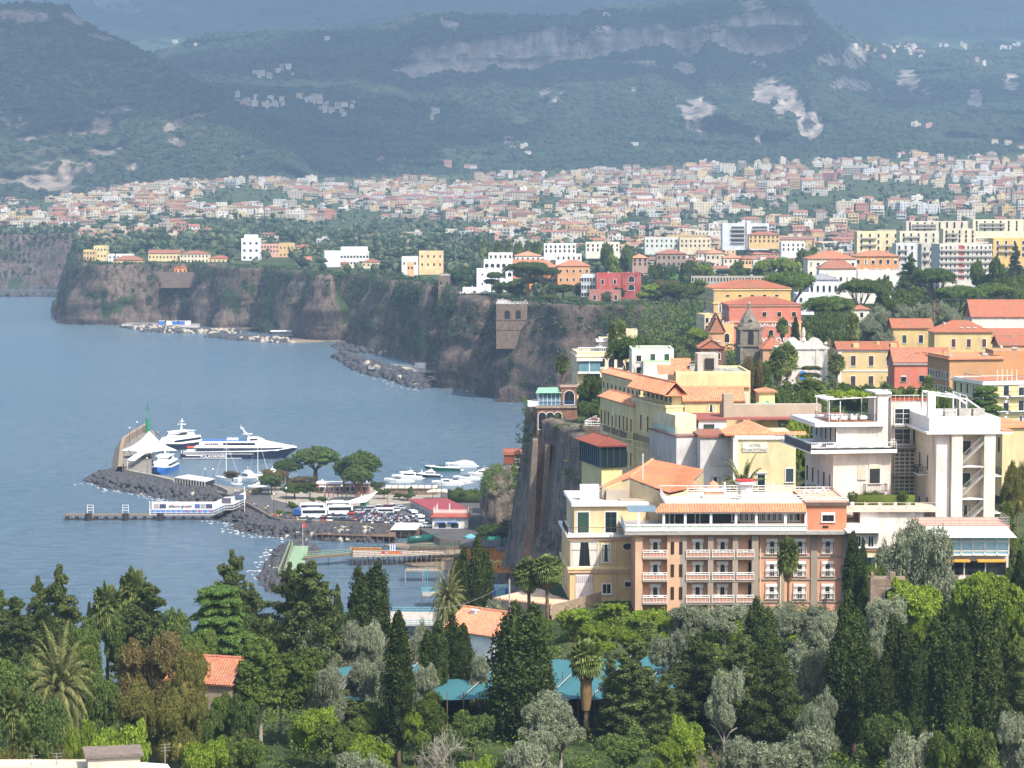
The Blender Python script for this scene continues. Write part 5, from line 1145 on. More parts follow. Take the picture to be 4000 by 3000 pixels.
for a in((1500,1612,1885,'white speedboat moored nearest the umbrella pines'),(1530,1650,1873,'white fishing cruiser with a dark-windowed wheelhouse','cabin'),(1560,1690,1862,'long white speedboat behind the cruiser'),(1622,1722,1864,'navy-hulled boat under a white hood','cabin',M_navy),(1657,1800,1840,'green-hulled motor yacht with a white deck','speed',M_dkg),(1740,1862,1825,'motor yacht under a beige canvas cover, farthest out','speed',None,math.pi,M_canv),(1686,1805,1896,'sleek white speedboat, the nearest of the moored boats'),(1722,1838,1889,'white speedboat hard behind the nearest one'),(1770,1876,1875,'white motorboat between the moored rows'),(1828,1930,1860,'white boat with a small upright cabin by the red brick house','cabin'),(1880,1965,1852,'white boat half behind the red brick house'),(1892,1966,1838,'white cabin cruiser with tan seats by the red brick house','cabin'),(939,1012,1882,'tall white motor yacht berthed behind the round russet tree','cabin',None,R(-60)),(968,1036,1906,'white motor yacht with dark cabin windows, nearest the promenade','cabin',None,R(200)),(1030,1085,1850,'white yacht with radar mast under the pine crowns','cabin',None,R(215)),(852,888,1909,'small white boat behind the end of the mole shed'),(900,945,1893,'small white boat hidden by the russet tree'),(1238,1272,1884,'white boat tip showing between the pine trunks','cabin')):
 motorboat(*a)
def sail(px,yw,top,label,rz=2.6):
 p=on(px,yw,0);t=thing('sailing_boat',label,'boat',(p.x,p.y,0),rz,'sailing boats in the harbour');L=11;loft(MB(),[(-L/2,-.2,1.2,1.1,1.5),(0,-.4,1.3,1.2,1.8),(L*.3,-.2,.7,1.35,1.2),(L/2,.7,.05,1.5,.08)]).build('hull',M_boat,t)
 loft(MB(),[(-2,1.1,1,1.7,.8),(1.5,1.2,.9,1.6,.6)]).build('cabin',M_boat,t);h=zat(top,p.y);m=MB();m.tube([(.6,0,1),(.6,0,h)],.09,5);m.tube([(.6,0,2.3),(-4,0,2.4)],.12,5);m.tube([(.6,0,h),(5.3,0,1.4)],.03,3);m.tube([(.6,0,h),(-5.3,0,1.2)],.03,3);m.build('mast',M_boat,t)
sail(890,1878,1732,'sailing boat with bare mast left of the white yachts');sail(1012,1870,1703,'sailing boat with the taller bare mast',2.4)
# tent, beacon, shed and canopy on the mole
def mole_things():
 p=on(572,1795,2.2);t=thing('tensile_tent','big white peaked tent over the waiting area on the mole','tent',(p.x,p.y+8,2.2));n=40;V=[];F=[];rr=8.0
 for i in range(10):
  s_=i/9
  for j in range(n):
   a=2*math.pi*j/n;sq=1/max(abs(math.cos(a)),abs(math.sin(a)))**.75;r_=rr*(s_*.97+.03)*(1+(sq-1)*s_);z=3.0+6.6*(1-s_)**1.5+.35*s_*math.cos(4*a)**2*0;V.append((r_*math.cos(a+math.pi/4),r_*math.sin(a+math.pi/4),z-(.5*(1-abs(math.cos(2*a)))if i==9 else 0)))
 for i in range(9):
  for j in range(n):F.append((i*n+j,i*n+(j+1)%n,(i+1)*n+(j+1)%n,(i+1)*n+j))
 link('canopy',npmesh('canopy',V,F,True,[M_white]),t)
 for x,y in((-6.8,-6.8),(6.8,-6.8),(6.8,6.8),(-6.8,6.8)):MB().tube([(x*.75,y*.75,0),(x,y,3.4)],.12,5).build('pole',M_iron,t)
 MB().tube([(0,0,0),(0,0,10.2)],.15,6).build('pole',M_iron,t)
 p=on(578,1690,2.2);t=thing('beacon','green harbour light on a small tower at the mole head','beacon',(p.x,p.y,5.4));g=flat('#1d7a55',.6,name='beacon_green');MB().cyl(0,0,-3,2.6,1.0,10,.8).build('tower',g,t);MB().cyl(0,0,2.6,9.5,.14,5).build('mast',g,t);MB().box(-1.1,1.1,-.1,.1,6.2,6.5).build('crossbar',g,t);MB().cyl(0,0,7.4,8.2,.35,6).build('lamp',g,t)
 a=on(505,1835,2.2);t=thing('canopy_shelter','long white curved canopy beside the sea wall of the mole','shelter',(a.x,a.y+3,2.2));mb=MB();L=34
 for k in range(6):
  z0_,z1_=2.6+1.1*math.sin(k/6*1.57),2.6+1.1*math.sin((k+1)/6*1.57);mb.quad((-1.2+k*.45,0,4.3-z0_*.4),(-1.2+(k+1)*.45,0,4.3-z1_*.4),(-1.2+(k+1)*.45,L,4.3-z1_*.4),(-1.2+k*.45,L,4.3-z0_*.4))
 mb.build('canopy',M_white,t)
 for k in range(7):MB().tube([(-1.1,k*5.5+.4,0),(-1.1,k*5.5+.4,3.2)],.1,5).build('post',M_white,t)
 P=[on(a_,b_,2.2)for a_,b_ in((681,1893),(800,1910),(838,1898),(735,1882))];t=thing('mole_shed','long low shed with a white flat roof and pale piers on the mole','shed',(P[0].x,P[0].y,2.2));o_=P[0]
 mb=MB().prism([(p.x-o_.x,p.y-o_.y)for p in P],2.2,2.5);mb.build('roof',M_white,t);d=P[1]-P[0]
 for k in range(12):q=d*(k/11);MB().box(q.x-.2,q.x+.2,q.y-.1,q.y+.5,-.2,2.2).build('pier',M_conc,t)
 q=[(p.x-o_.x)for p in P];MB().prism([(d.x*.02,d.y*.02+1.0),(d.x,d.y+1.0),(P[2].x-o_.x,P[2].y-o_.y),(P[3].x-o_.x,P[3].y-o_.y)],-.2,2.2).build('wall',M_dark,t)
mole_things()
# passenger pier
def pier():
 p0=on(249,2012,1.7);p1=on(836,2008,1.7);x0_,x1_,Y=p0.x,p1.x,p0.y+3;t=thing('passenger_pier','long rusty landing pier reaching left into the sea','pier',(x0_,Y,0));L=x1_-x0_
 n=int(L/3)
 MB().box(0,L,-2.6,2.6,1.25,1.6).build('deck',stonemat('#5f574d','#7d7468',.6,'pier_deck'),t)
 for k in range(16):
  x=.6+k*(L-1.2)/15;m=MB()
  for y in(-2.2,2.2):m.tube([(x,y,-2),(x,y,1.3)],.22,6)
  m.tube([(x-.9,-2.2,-.2),(x,-2.2,1.2),(x+.9,-2.2,-.2)],.12,4);m.tube([(x,-2.2,0),(x,2.2,1.2)],.1,4);m.build('pile',M_rust,t)
 for px in(346,491,627):x=(px-249)/FPX*Y;MB().tube([(x,-3.0,-.4),(x,-3.0,2.2)],1.0,10).build('fender',M_dark,t)
 for px in(343,482):
  x=(px-249)/FPX*Y;m=MB()
  for dx in(-.9,.9):m.tube([(x+dx,2,1.6),(x+dx,2,4.3)],.09,4)
  for z in(2.6,3.4,4.2):m.tube([(x-.9,2,z),(x+.9,2,z)],.07,4)
  m.build('ladder_frame',M_white,t)
 xb=(585-249)/FPX*Y;xe=(833-249)/FPX*Y;xr=(956-249)/FPX*Y;zr=2.9
 m=MB();m.box(xb,xe,2.1,2.25,2.9,5.2);i=m.v((xe,2.1,2.9),(xe+3.2,2.1,4.4),(xe+3.2,2.1,6.7),(xe,2.1,5.2));m.face(i,i+1,i+2,i+3);i=m.v((xe+3.2,2.1,4.4),(xe+6.3,2.1,4.6),(xe+6.3,2.1,6.9),(xe+3.2,2.1,6.7));m.face(i,i+1,i+2,i+3);i=m.v((xe+6.3,2.1,4.6),(xr,2.1,6.0),(xr,2.1,8.4),(xe+6.3,2.1,6.9));m.face(i,i+1,i+2,i+3);m.build('billboard',M_white,t)
 for a,b,c in((.6,2.2,'#9b8f95'),(2.4,4.4,'#3b3f5e'),(13.2,14.8,'#4b5f8d'),(15.0,16.4,'#8b8e92'),(16.6,18.6,'#39405c')):MB().box(xb+a,xb+b,2.02,2.09,3.2,4.5).build('poster',flat(c,.7),t)
 MB().box(xe+2.2,xe+5.0,2.0,2.07,4.75,6.4).build('poster',flat('#5a5668',.7),t);MB().box(xr-3.3,xr-.6,1.9,1.97,5.9,7.4).build('poster',flat('#4a5a70',.7),t)
 text('alilauro gruson',1.25,M_navy,t,(xb+8.8,2.0,3.85),sx=.95)
 MB().box(xb,xe,2.0,2.12,1.7,2.75).build('blue_panel',M_blue,t)
 r_=MB();railing(r_,[(xb,-2.4,1.6),(xe,-2.4,1.6),(xe+3.4,-2.4,3.1),(xe+6.3,-2.4,3.3),(xr,-2.4,4.9)],1.6,1.6,(1.0,.55),.12);r_.build('railing',M_white,t)
 m=MB();i=m.v((xe,-2.6,1.3),(xe+3.3,-2.6,2.9),(xe+3.3,2.6,2.9),(xe,2.6,1.3));m.face(i,i+1,i+2,i+3);i=m.v((xe+3.3,-2.6,2.9),(xe+6.3,-2.6,3.1),(xe+6.3,2.6,3.1),(xe+3.3,2.6,2.9));m.face(i,i+1,i+2,i+3);i=m.v((xe+6.3,-2.6,3.1),(xr,-2.6,4.6),(xr,2.6,4.6),(xe+6.3,2.6,3.1));m.face(i,i+1,i+2,i+3);m.box(xr-.4,xr,-2.6,2.6,0,4.6);m.build('ramp',M_rust,t)
 for x in(xb,xr):MB().tube([(x,-2.4,1.6),(x,-2.4,6.0 if x==xb else 10.5)],.14,5).build('post',M_white,t)
 for k,c in enumerate((M_red,M_dkg,M_red,M_blue,M_red)):MB().tube([(xb+11.4+k*1.9,-2.55,2.9),(xb+11.4+k*1.9,-2.45,2.9)],.35,8).build('sign',c,t)
pier()
# foam where the sea breaks on the stones
def foam(pts,n,seed,spread=2.5):
 r=np.random.default_rng(seed);P=[on(a,b,0)for a,b in pts];q=[]
 for _ in range(n):k=r.integers(0,len(P)-1);p=P[k].lerp(P[k+1],r.random());q.append((p.x+r.normal()*spread,p.y+r.normal()*spread,.02))
 blobs('foam',q,r.uniform(.2,.7,n),M_white,.12,seed,'stuff','white foam of waves breaking along the rocks')
foam([(330,1884),(400,1906),(470,1922),(560,1936),(650,1956)],50,1);foam([(650,1956),(760,1970),(880,1966)],30,2);foam([(820,2025),(860,2044),(905,2070),(940,2084),(1060,2100),(1180,2115)],80,3);foam([(1085,2140),(1055,2170),(1028,2220),(1005,2265)],70,4,2);foam([(1400,1448),(1500,1486),(1560,1508),(1640,1526)],50,5);foam([(1830,1520),(1900,1535),(2000,1562),(2080,1575)],120,6,4);foam([(270,1258),(330,1266),(400,1270)],50,7,4)
# trees of the marina
MG='trees of the marina garden'
def mt(key,px,ytop,wpx,Y,label,**k):return tree_at(key,px,ytop,wpx,Y,label,z=2.3,cat='tree',group=MG,**k)
mt('umb3',1232,1746,196,898,'largest stone pine of the marina, with forked red trunks',rz=.3);mt('umb3',1122,1792,116,893,'lower stone pine crown left of the largest pine');mt('umb3',1412,1763,160,862,'flat-topped stone pine leaning right over the harbour',rz=1.2);mt('umb3',1342,1792,90,866,'small pine crown joining the two large pines');mt('umb3',1396,1819,122,846,'round bushy pine in front of the flat-topped pine',rz=2)
mt('brn1',908,1838,76,905,'round russet and green tree beside the mole shed');mt('brn1',1075,1830,110,874,'rust-tinged tree behind the promenade trees');mt('drk1',1060,1850,96,862,'dark green promenade tree left of the coaches');mt('brn1',1170,1860,130,880,'brownish crown under the largest pine');mt('bro1',1150,1882,110,852,'bright green spreading tree by the coaches');mt('bro2',1210,1880,80,850,'green tree right of the spreading one');mt('brn1',1000,1905,50,862,'low reddish tree at the tip of the promenade')
mt('bro1',1141,1954,44,812,'small round tree on the lawn of the quay');mt('bro1',1093,1986,30,800,'small clipped bush by the promenade people');mt('drk1',1262,1938,56,838,'dark bush left of the white sail roof');mt('drk1',1225,1942,36,838,'narrow dark bush behind the coaches');mt('drk1',1358,1950,38,832,'trimmed dark bush at the foot of the pines');mt('drk1',1296,1948,30,834,'smallest dark bush beside the bus')
mt('drk1',1478,1880,56,862,'dark tree behind the white sail roof');mt('bro1',1500,1905,60,850,'green tree right of the white sail roof');mt('drk1',1560,1925,60,848,'dark shrubs before the pergola restaurants');mt('bro2',1605,1898,26,850,'slim green tree among the pergola roofs');mt('drk1',1590,1925,60,846,'dark tree beside the slim green one')
def foliage_box(name,label,P0,P1,h,depth,mat,n=900,size=.16,cat='hedge',seed=5,z=None,top=.3):
 """hedge between two plan points"""
 rs=np.random.default_rng(seed);a=Vector(P0);b=Vector(P1);L=(b-a).length;ang=math.atan2((b-a).y,(b-a).x);k=max(6,int(L*h*.5));C=np.stack([rs.uniform(0,L,k),rs.uniform(-depth/2,depth/2,k),h*np.sqrt(rs.uniform(.05,1,k))*.92],1)
 v,f=clumps(C,rs.uniform(.35,.65,k)*(1+top),max(10,n//k),size,rs,.6,.9,.5,.8);v2,f2=MB().box(0.1,L-.1,-depth*.38,depth*.38,-.3,h*.82),None
 V2=np.array(v2.V);F2=np.array(v2.F);t=thing(name,label,cat,a,ang);link('foliage',joinm('foliage',[(v,f),(V2,F2)],[mat]),t);return t
foliage_box('hedge','tall clipped hedge between the harbour and the rock spur',on(1748,1962,2.4),on(1885,1962,2.4),4.6,3,L_bro,4200)
# harbour buildings
b=B('harbour_bar','long brick-red bar building behind the marina pines','building',1236,1440,1891,1924,868,7,'#a5553c',sink=1);b.add('roof',MB().box(-.3,b.W+.3,-.4,7.3,b.H,b.H+.2),M_white);b.win('f',9,[1.3],1.2,1.7,'w',.05,.95)
for k in range(6):b.add('awning',MB().box(1+k*2.8,3.2+k*2.8,-2.6,-.05,2.1,2.2),M_canv if k%2 else M_white)
b=B('pergola_restaurant','glass-roofed pergola restaurant with cream awnings by the water','restaurant',1500,1712,1908,1945,862,9,'#6d5a4a',sink=1)
for k in range(8):b.add('awning',MB().box(.3+k*2.15,2.1+k*2.15,-.6,8,b.H+.1,b.H+.2),M_canv if k%3 else M_white)
for px in(1692,1715,1735):
 p=on(px,1948,2.4);t=thing('parasol','white square parasol at the end of the pergola, %s'%{1692:'left one',1715:'middle one',1735:'right one'}[px],'parasol',p);m=MB();q=2.0;[m.tri((sx*q,sy*q,2.3),(sx2*q,sy2*q,2.3),(0,0,3.2))for(sx,sy),(sx2,sy2)in zip(((-1,-1),(1,-1),(1,1),(-1,1)),((1,-1),(1,1),(-1,1),(-1,-1)))];m.build('canopy',M_canv,t);MB().cyl(0,0,0,3,.06,5).build('pole',M_white,t)
p=on(1395,1985,2.4);t=thing('sail_roof','white sail-shaped roof sweeping up to the right over a kiosk','canopy',p);m=MB();A=[at(1362,1956,p.y-1),at(1478,1918,p.y+6),at(1430,1962,p.y-3),at(1375,1966,p.y-4)];m.poly([(q-p)for q in(A[0],A[1],A[2],A[3])]);m.build('canopy',M_white,t);MB().box(1.0,3.6,-1,2,0,2.8).build('kiosk',flat('#5f8a70',.7),t);MB().tube([(1.5,5,0),(1.0,5.5,3.8)],.12,5).build('mast',M_white,t)
# long restaurant with red roof
def redroof():
 Y0=775;b=B('harbour_restaurant','white restaurant with a red roof, roof terrace and blue awnings','restaurant',1689,1830,2020,2072,Y0,13,'#dedbd4',sink=1)
 m=MB();H=b.H;m.box(-.6,b.W+.5,-.9,9.3,H,H+.15);i=m.v((-.6,-.9,H+.1),(b.W+.5,-.9,H+.1),(b.W-.3,.6,H+1.0),(.4,.6,H+1.0));m.face(i,i+1,i+2,i+3);b.add('roof',m,tilemat('#9c3f38'))
 b.add('terrace_floor',MB().box(.3,b.W,.8,9,H+.95,H+1.05),flat('#b98a74',.8));r_=MB();railing(r_,[(.3,9,H+1),(.3,.8,H+1),(b.W,.8,H+1),(b.W,9,H+1)],1,.8,(1,.5),.08);b.add('railing',r_,M_white)
 for k in range(9):b.add('flagpole',MB().tube([(1+(k*37%73)/10,1+(k*53%80)/10,H+1),(1+(k*37%73)/10,1+(k*53%80)/10,H+3.2)],.05,4),M_white)
 b.win('f',2,[1.4],2.2,1.5,'w',.1,.8,frame=M_blue);
 for x in(1.2,4.6):b.add('awning',MB().box(x-.3,x+2.6,-1.0,-.05,2.3,2.5),M_blue)
 wing=B('harbour_restaurant','long low wing with a dark red sheet roof and many doors behind the white vans','restaurant',1603,1680,1990,2004,818,11,'#cfccc6',rz=-75,sink=1,z=2.4,H=3.4,W=30);mm=MB().box(-.5,wing.W+.5,-.5,11.5,3.4,3.6);wing.add('roof',mm,flat('#8c3a3c',.7,name='red_sheet_roof'));wing.win('f',14,[1.5],1.1,2.2,'w')
redroof()
def vehicle(kind,px,py,col,label,rz=0,grp='cars parked on the quay',z=2.4):
 p=on(px,py,z);L,Wd,Hh={'car':(4.2,1.75,1.45),'bus':(7.6,2.3,2.9),'van':(5,1.95,2.1),'suv':(4.5,1.85,1.7)}[kind];t=thing({'car':'parked_car','bus':'coach','van':'parked_van','suv':'parked_car'}[kind],label,{'bus':'coach','van':'van'}.get(kind,'car'),p,rz,grp);m_=flat(col,.3,spec=.6)
 if kind in('car','suv'):loft(MB(),[(-L/2,.35,Wd*.42,.85,Wd*.45),(-L*.45,.3,Wd/2,.95,Wd*.48),(L*.2,.3,Wd/2,.95,Wd*.48),(L/2,.35,Wd*.44,.72,Wd*.42)]).build('body',m_,t);loft(MB(),[(-L*.42,.93,Wd*.46,1.0,Wd*.44),(-L*.3,.93,Wd*.46,Hh-.04,Wd*.38),(L*.08,.93,Wd*.46,Hh-.04,Wd*.38),(L*.27,.9,Wd*.44,.96,Wd*.42)]).build('window_glass',M_glass,t);loft(MB(),[(-L*.31,Hh-.08,Wd*.385,Hh,Wd*.36),(L*.08,Hh-.08,Wd*.385,Hh,Wd*.35)]).build('roof',m_,t)
 else:
  loft(MB(),[(-L/2,.4,Wd/2,Hh,Wd*.46),(L*.42,.4,Wd/2,Hh,Wd*.46),(L/2,.4,Wd*.48,Hh*.62 if kind=='van' else Hh*.9,Wd*.44)]).build('body',m_,t)
  MB().box(-L*.46,L*.43,-Wd/2-.03,Wd/2+.03,Hh*(.5 if kind=='bus' else.55),Hh*.82).build('side_window',M_glass,t);MB().box(L*.45,L*.515,-Wd*.43,Wd*.43,Hh*.5,Hh*.8).build('windscreen',M_glass,t)
  if kind=='bus':MB().box(-L*.3,L*.2,-Wd*.3,Wd*.3,Hh,Hh+.25).build('roof_unit',M_boat,t)
 for x in(-L*.3,L*.32):
  for s in(-1,1):MB().tube([(x,s*Wd*.5,.34),(x,s*Wd*.36,.34)],.34 if kind!='bus' else.48,10).build('wheel',M_dark,t)
 return t
for a in((1228,2022,'white coach parked on the left, in front'),(1222,2002,'white coach parked behind the left one'),(1330,2010,'white coach with black windows in the middle of the quay'),(1322,1994,'white coach half hidden behind the middle one')):vehicle('bus',a[0],a[1],'#dcdfe2',a[2],.05,'coaches parked on the quay')
rc=random.Random(5);cols=['#d5d7d9','#c3c7cb','#2a2c30','#8f969c','#e2e3e4','#3a4456','#9e2f2c','#4d5156','#b9bdc0'];cn=['white','silver','black','grey','bright white','dark blue','red','dark grey','pale grey'];k_=0
for row,(y,xa,xb,st,wh)in enumerate(((2040,1190,1370,25,'in the front row by the parapet'),(2027,1270,1370,26,'in the second row'),(2008,1375,1440,32,'behind the motor scooters'),(1998,1385,1460,26,'beside the kiosk'),(1990,1480,1580,26,'at the back of the car park'))):
 px=xa
 while px<xb:
  ci=rc.randrange(9);vehicle(rc.choice(['car','car','suv']),px,y+rc.uniform(-2,2),cols[ci],'%s car %s, %s'%(cn[ci],wh,'right of the coaches' if px>1370 else 'towards its right end' if px>1320 else 'towards its left end' if px<1240 else 'near its middle'),rc.choice([.1,1.3,1.5,3.0]));px+=st
vehicle('van',1508,2010,'#d8dadc','white minibus with black windows behind the scooters',0,'vans in the harbour');vehicle('car',1553,1998,'#d8dadc','white car parked alone near the vans',1.5);vehicle('van',1614,2020,'#e2e3e4','white van parked beside the red-roofed restaurant, farther one',-1.3,'vans in the harbour');vehicle('van',1640,2038,'#e2e3e4','white van parked beside the red-roofed restaurant, nearer one',-1.3,'vans in the harbour');vehicle('van',1166,2013,'#274f96','small blue lorry at the left end of the coaches',1.4,'vans in the harbour');vehicle('car',1672,2060,'#d8dadc','white car under the restaurant arch',.2)
# motor scooters
sm=MB();loft(sm,[(-.85,.45,.16,.8,.14),(-.1,.25,.18,.75,.16),(.25,.25,.16,.35,.16),(.55,.3,.14,.95,.1)]);sm.m=1;sm.tube([(.6,0,.3),(.45,0,1.05)],.05,4);sm.box(.38,.5,-.32,.32,1.0,1.07);sm.tube([(-.65,-.07,.28),(-.65,.07,.28)],.28,8);sm.tube([(.75,-.06,.28),(.75,.06,.28)],.27,8);sm.box(-.85,-.1,-.13,.13,.78,.86)
smes=[sm.mesh('scooter',[flat(c,.3,spec=.6),M_dark])for c in('#d5d7d9','#2a2c30','#8f969c','#9e2f2c','#35527c','#c8ccd0')];sn=['white','black','grey','red','blue','silver']
for r_,(y,xa,xb)in enumerate(((2000,1420,1520),(2006,1410,1540),(2012,1400,1555),(2018,1400,1575),(2024,1392,1590),(2031,1385,1600),(2039,1380,1612),(2048,1392,1618))):
 px=xa
 while px<xb:
  c=rc.randrange(6);p=on(px+rc.uniform(-2,2),y+rc.uniform(-1,1),2.4);o=link('motor_scooter',smes[c],None,p,rc.gauss(1.2,.25));tag(o,'%s motor scooter in the packed rows beside the cars'%sn[c],'scooter','motor scooters packed on the quay');px+=rc.uniform(9,12)
# lamp posts
lp=MB();lp.tube([(0,0,0),(0,0,6)],[.09,.06],6);lpm=lp.mesh('pole',M_iron);gl=MB();gl.tube([(0,0,5.9),(0,0,6.1),(0,0,6.4),(0,0,6.55)],[.12,.3,.3,.08],8);glm=gl.mesh('globe',M_white)
for px,py,z,w_ in((1070,2010,2.4,'by the promenade railing'),(1118,1985,2.4,'behind the lawn'),(1271,1980,2.4,'beside the bar'),(1335,1975,2.4,'between the pine trunks'),(1515,1975,2.4,'left of the sail roof trees'),(1690,1960,2.4,'beside the pergola'),(1725,1955,2.4,'by the parasols'),(802,1905,2.2,'near the mole shed, left'),(833,1905,2.2,'near the mole shed, right'),(506,1735,5.4,'on the sea wall'),(536,1712,5.4,'farther along the sea wall'),(575,1860,2.2,'at the berth of the small ferry')):
 t=thing('street_lamp','globe lamp post %s'%w_,'lamp post',on(px,py,z),0,'lamp posts of the harbour');link('pole',lpm,t);link('globe',glm,t)
# ---- bathing establishments
def piles(t,pts,z0,z1,r=.14,mat=None,name='pile'):
 me=MB().cyl(0,0,z0,z1,r,6).mesh(name,mat or M_wood)
 for x,y in pts:link(name,me,t,(x,y,0))
def platform(label,poly,z,mat,zt=.25,pile=2.5,rail=None,cat='pier',name='bathing_pier',pm=None):
 P=[on(a,b,z)for a,b in poly];o_=P[0];t=thing(name,label,cat,(o_.x,o_.y,0));Q=[(p.x-o_.x,p.y-o_.y)for p in P];MB().prism(Q,z-zt,z).build('deck',mat,t)
 pts=[]
 for a,b in zip(Q,Q[1:]+Q[:1]):
  L=math.hypot(b[0]-a[0],b[1]-a[1]);n=max(1,int(L/pile));pts+=[(lerp(k/n,a[0],b[0]),lerp(k/n,a[1],b[1]))for k in range(n)]
 piles(t,pts,-2,z-zt,.13,pm)
 if rail:m=MB();railing(m,[(q[0],q[1],z)for q in Q+Q[:1]],1,1.4,(1,.5),.08);m.build('railing',rail,t)
 return t
platform('green-painted bathing deck on the black rock spit',[(1105,2250),(1180,2250),(1205,2132),(1145,2132)],2.0,M_deckg,.5,9)
platform('timber steps and rails along the left of the green deck',[(1086,2240),(1108,2240),(1144,2127),(1132,2127)],2.4,M_rust,.3,4,M_deckg)
platform('narrow walkway on spread legs from the green deck to the stilted platform',[(1188,2180),(1376,2165),(1376,2158),(1188,2172)],2.6,M_wood,.3,7,M_deckg,pm=M_dkg)
t=platform('cream platform on a forest of stilts with orange bench boxes',[(1377,2172),(1570,2168),(1740,2160),(1740,2152),(1600,2150),(1377,2150)],2.8,stonemat('#a09080','#bfb09d',.5,'pale_decking',bstr=.2),.3,1.3,M_iron)
for px,y,w_,c in((1430,2149,8.5,M_yel),(1540,2163,3.6,flat('#c96a2a',.6)),(1497,2163,1.0,M_red)):p=on(px,y,2.8);o_=t.location;MB().box(p.x-o_.x-w_/2,p.x-o_.x+w_/2,p.y-o_.y-.3,p.y-o_.y+.3,2.8,3.5).build('bench_box',c,t)
p=on(1536,2150,2.8);t=thing('sun_blind','blue and white striped upright blind on the stilted platform','screen',p);[MB().box(-.9+k*.3,-.62+k*.3,-.04,.04,0,1.6).build('stripe',M_blue if k%2 else M_white,t)for k in range(6)]
platform('long timber boardwalk above the beach leading to the orange club',[(1600,2146),(1800,2140),(1800,2130),(1600,2136)],3.2,M_wood,.4,1.6,M_dkg)
slab('beach','brown sandy beach below the boardwalk',[(1560,2195),(1640,2215),(1720,2225),(1850,2230),(2090,2260),(2100,2090),(1800,2105),(1700,2115),(1600,2118),(1540,2122),(1500,2128),(1560,2140),(1700,2150),(1680,2175)],.35,[M_sand],-2)
platform('short pale jetty beyond the date palm',[(1583,2228),(1720,2228),(1720,2218),(1583,2218)],3,stonemat('#a09080','#bfb09d',.5,'pale_decking',bstr=.2),.25,4,M_iron,pm=M_conc)
platform('small jetty with a turquoise ladder frame',[(1648,2325),(1735,2325),(1735,2312),(1648,2312)],3,stonemat('#a09080','#bfb09d',.5,'pale_decking',bstr=.2),.25,3,M_teal)
p=on(1660,2318,3);t=thing('ladder_frame','tall turquoise ladder frame on the small jetty','frame',p);m=MB();m.tube([(0,0,0),(0,0,6.3)],.08,4);m.tube([(.6,0,0),(.6,0,6.3)],.08,4);m.box(-1.1,1.4,-.05,.05,5.6,5.7);m.box(-1.1,1.6,-.05,.05,1.2,1.3);m.build('frame',M_teal,t)
platform('long pale sunbathing deck with turquoise rail below the olive trees',[(1480,2440),(1800,2440),(1800,2392),(1480,2388)],3,stonemat('#a39a8e','#c2b9ab',.5,'bathing_deck',bstr=.2),.25,4,M_teal)
b=B('bathing_huts_terrace','turquoise striped bathing cabins beside the peach roof','cabins',1900,2040,2292,2330,640,4,'#8fb9c0',sink=1);[b.add('stripe',MB().box(0,b.W,-.05,-.004,.3+k*.5,.5+k*.5),M_teal)for k in range(4)];[b.add('door',MB().box(1.5+k*3,2.3+k*3,-.09,-.05,0,1.9),M_blue)for k in range(3)]
# orange club buildings
b=B('beach_club','orange timber club house under a dark felt roof, behind the paired cypresses','building',1808,1945,2138,2190,722,11,M_orange,sink=2);b.hip(1.4,.5,M_dkroof);n=int(b.W/.8);[b.add('board',MB().box(k*.8+.02,k*.8+.12,-.05,-.002,.1,b.H-.1),M_brown)for k in range(n)]
b=B('beach_club','orange club house with the large green roof','building',1885,2045,2112,2150,742,9,M_orange,sink=3);m=MB();i=m.v((-1.2,-2.2,b.H-1.6),(6.4,-2.2,b.H-1.0),(8.2,6,b.H+2.2),(1.6,6,b.H+1.6));m.face(i,i+1,i+2,i+3);i=m.v((4.2,2.8,b.H+1.9),(b.W+.6,-.6,b.H-.1),(b.W+.4,6,b.H+1.7),(4.2,6.5,b.H+2.9));m.face(i,i+1,i+2,i+3);m.box(6,b.W,.1,6,b.H-.1,b.H+.15);b.add('roof',m,M_greenr);b.win('f',2,[b.H*.6],.9,.9,'far',.6,1)
b=B('beach_club','small orange annex under a grey felt roof, right of the club house','building',1945,2010,2152,2182,715,5,M_orange,sink=2);b.hip(.8,.5,M_dkroof)
b=B('beach_kiosk','thatched-looking grey roofed kiosk at the foot of the cliff','kiosk',2026,2082,2146,2180,716,4,M_conc,sink=2);b.hip(1.2,1.0,stonemat('#5f5850','#7c746a',1,'reed_roof'));b.add('door',MB().box(2.4,3.4,-.04,-.003,0,1.9),M_orange)
for k,w_ in enumerate(('first from the left','second from the left','middle one','second from the right','first from the right')):
 b=B('beach_hut','small yellow gabled beach hut below the orange club, %s'%w_,'hut',1905+k*28.5,1932.5+k*28.5,2199,2231,690,2.4,M_yel,sink=.2,group='yellow beach huts');m=MB();W_=b.W;[m.quad((sx0,-.25,b.H),(W_/2,-.25,b.H+.6),(W_/2,2.6,b.H+.6),(sx0,2.6,b.H))for sx0 in(-.1,W_+.1)];m.tri((0,-.02,b.H),(W_,-.02,b.H),(W_/2,-.02,b.H+.58));b.add('roof',m,flat('#e0b050',.7));b.add('window',MB().box(W_/2-.25,W_/2+.25,-.05,-.003,.9,1.6),M_brown)
t=platform('timber deck on posts carrying the yellow beach huts',[(1900,2236),(2052,2236),(2052,2226),(1900,2226)],3.9,M_orange,.2,2.0,M_orange)
b=B('stilt_shed','open shed with a pale sheet roof standing on the quay edge','shed',1532,1640,2068,2096,772,6,M_wood,sink=.0,H=2.0);m=MB();m.quad((-.6,-1.5,2.1),(b.W-.8,-1.5,2.1),(b.W+.8,6,3.3),(.8,6,3.3));b.add('roof',m,flat('#b9c3c6',.6));piles(b.root,[(x,y)for x in(0,2.5,5,7.5)for y in(-1,5.5)],-5,2.2,.12)
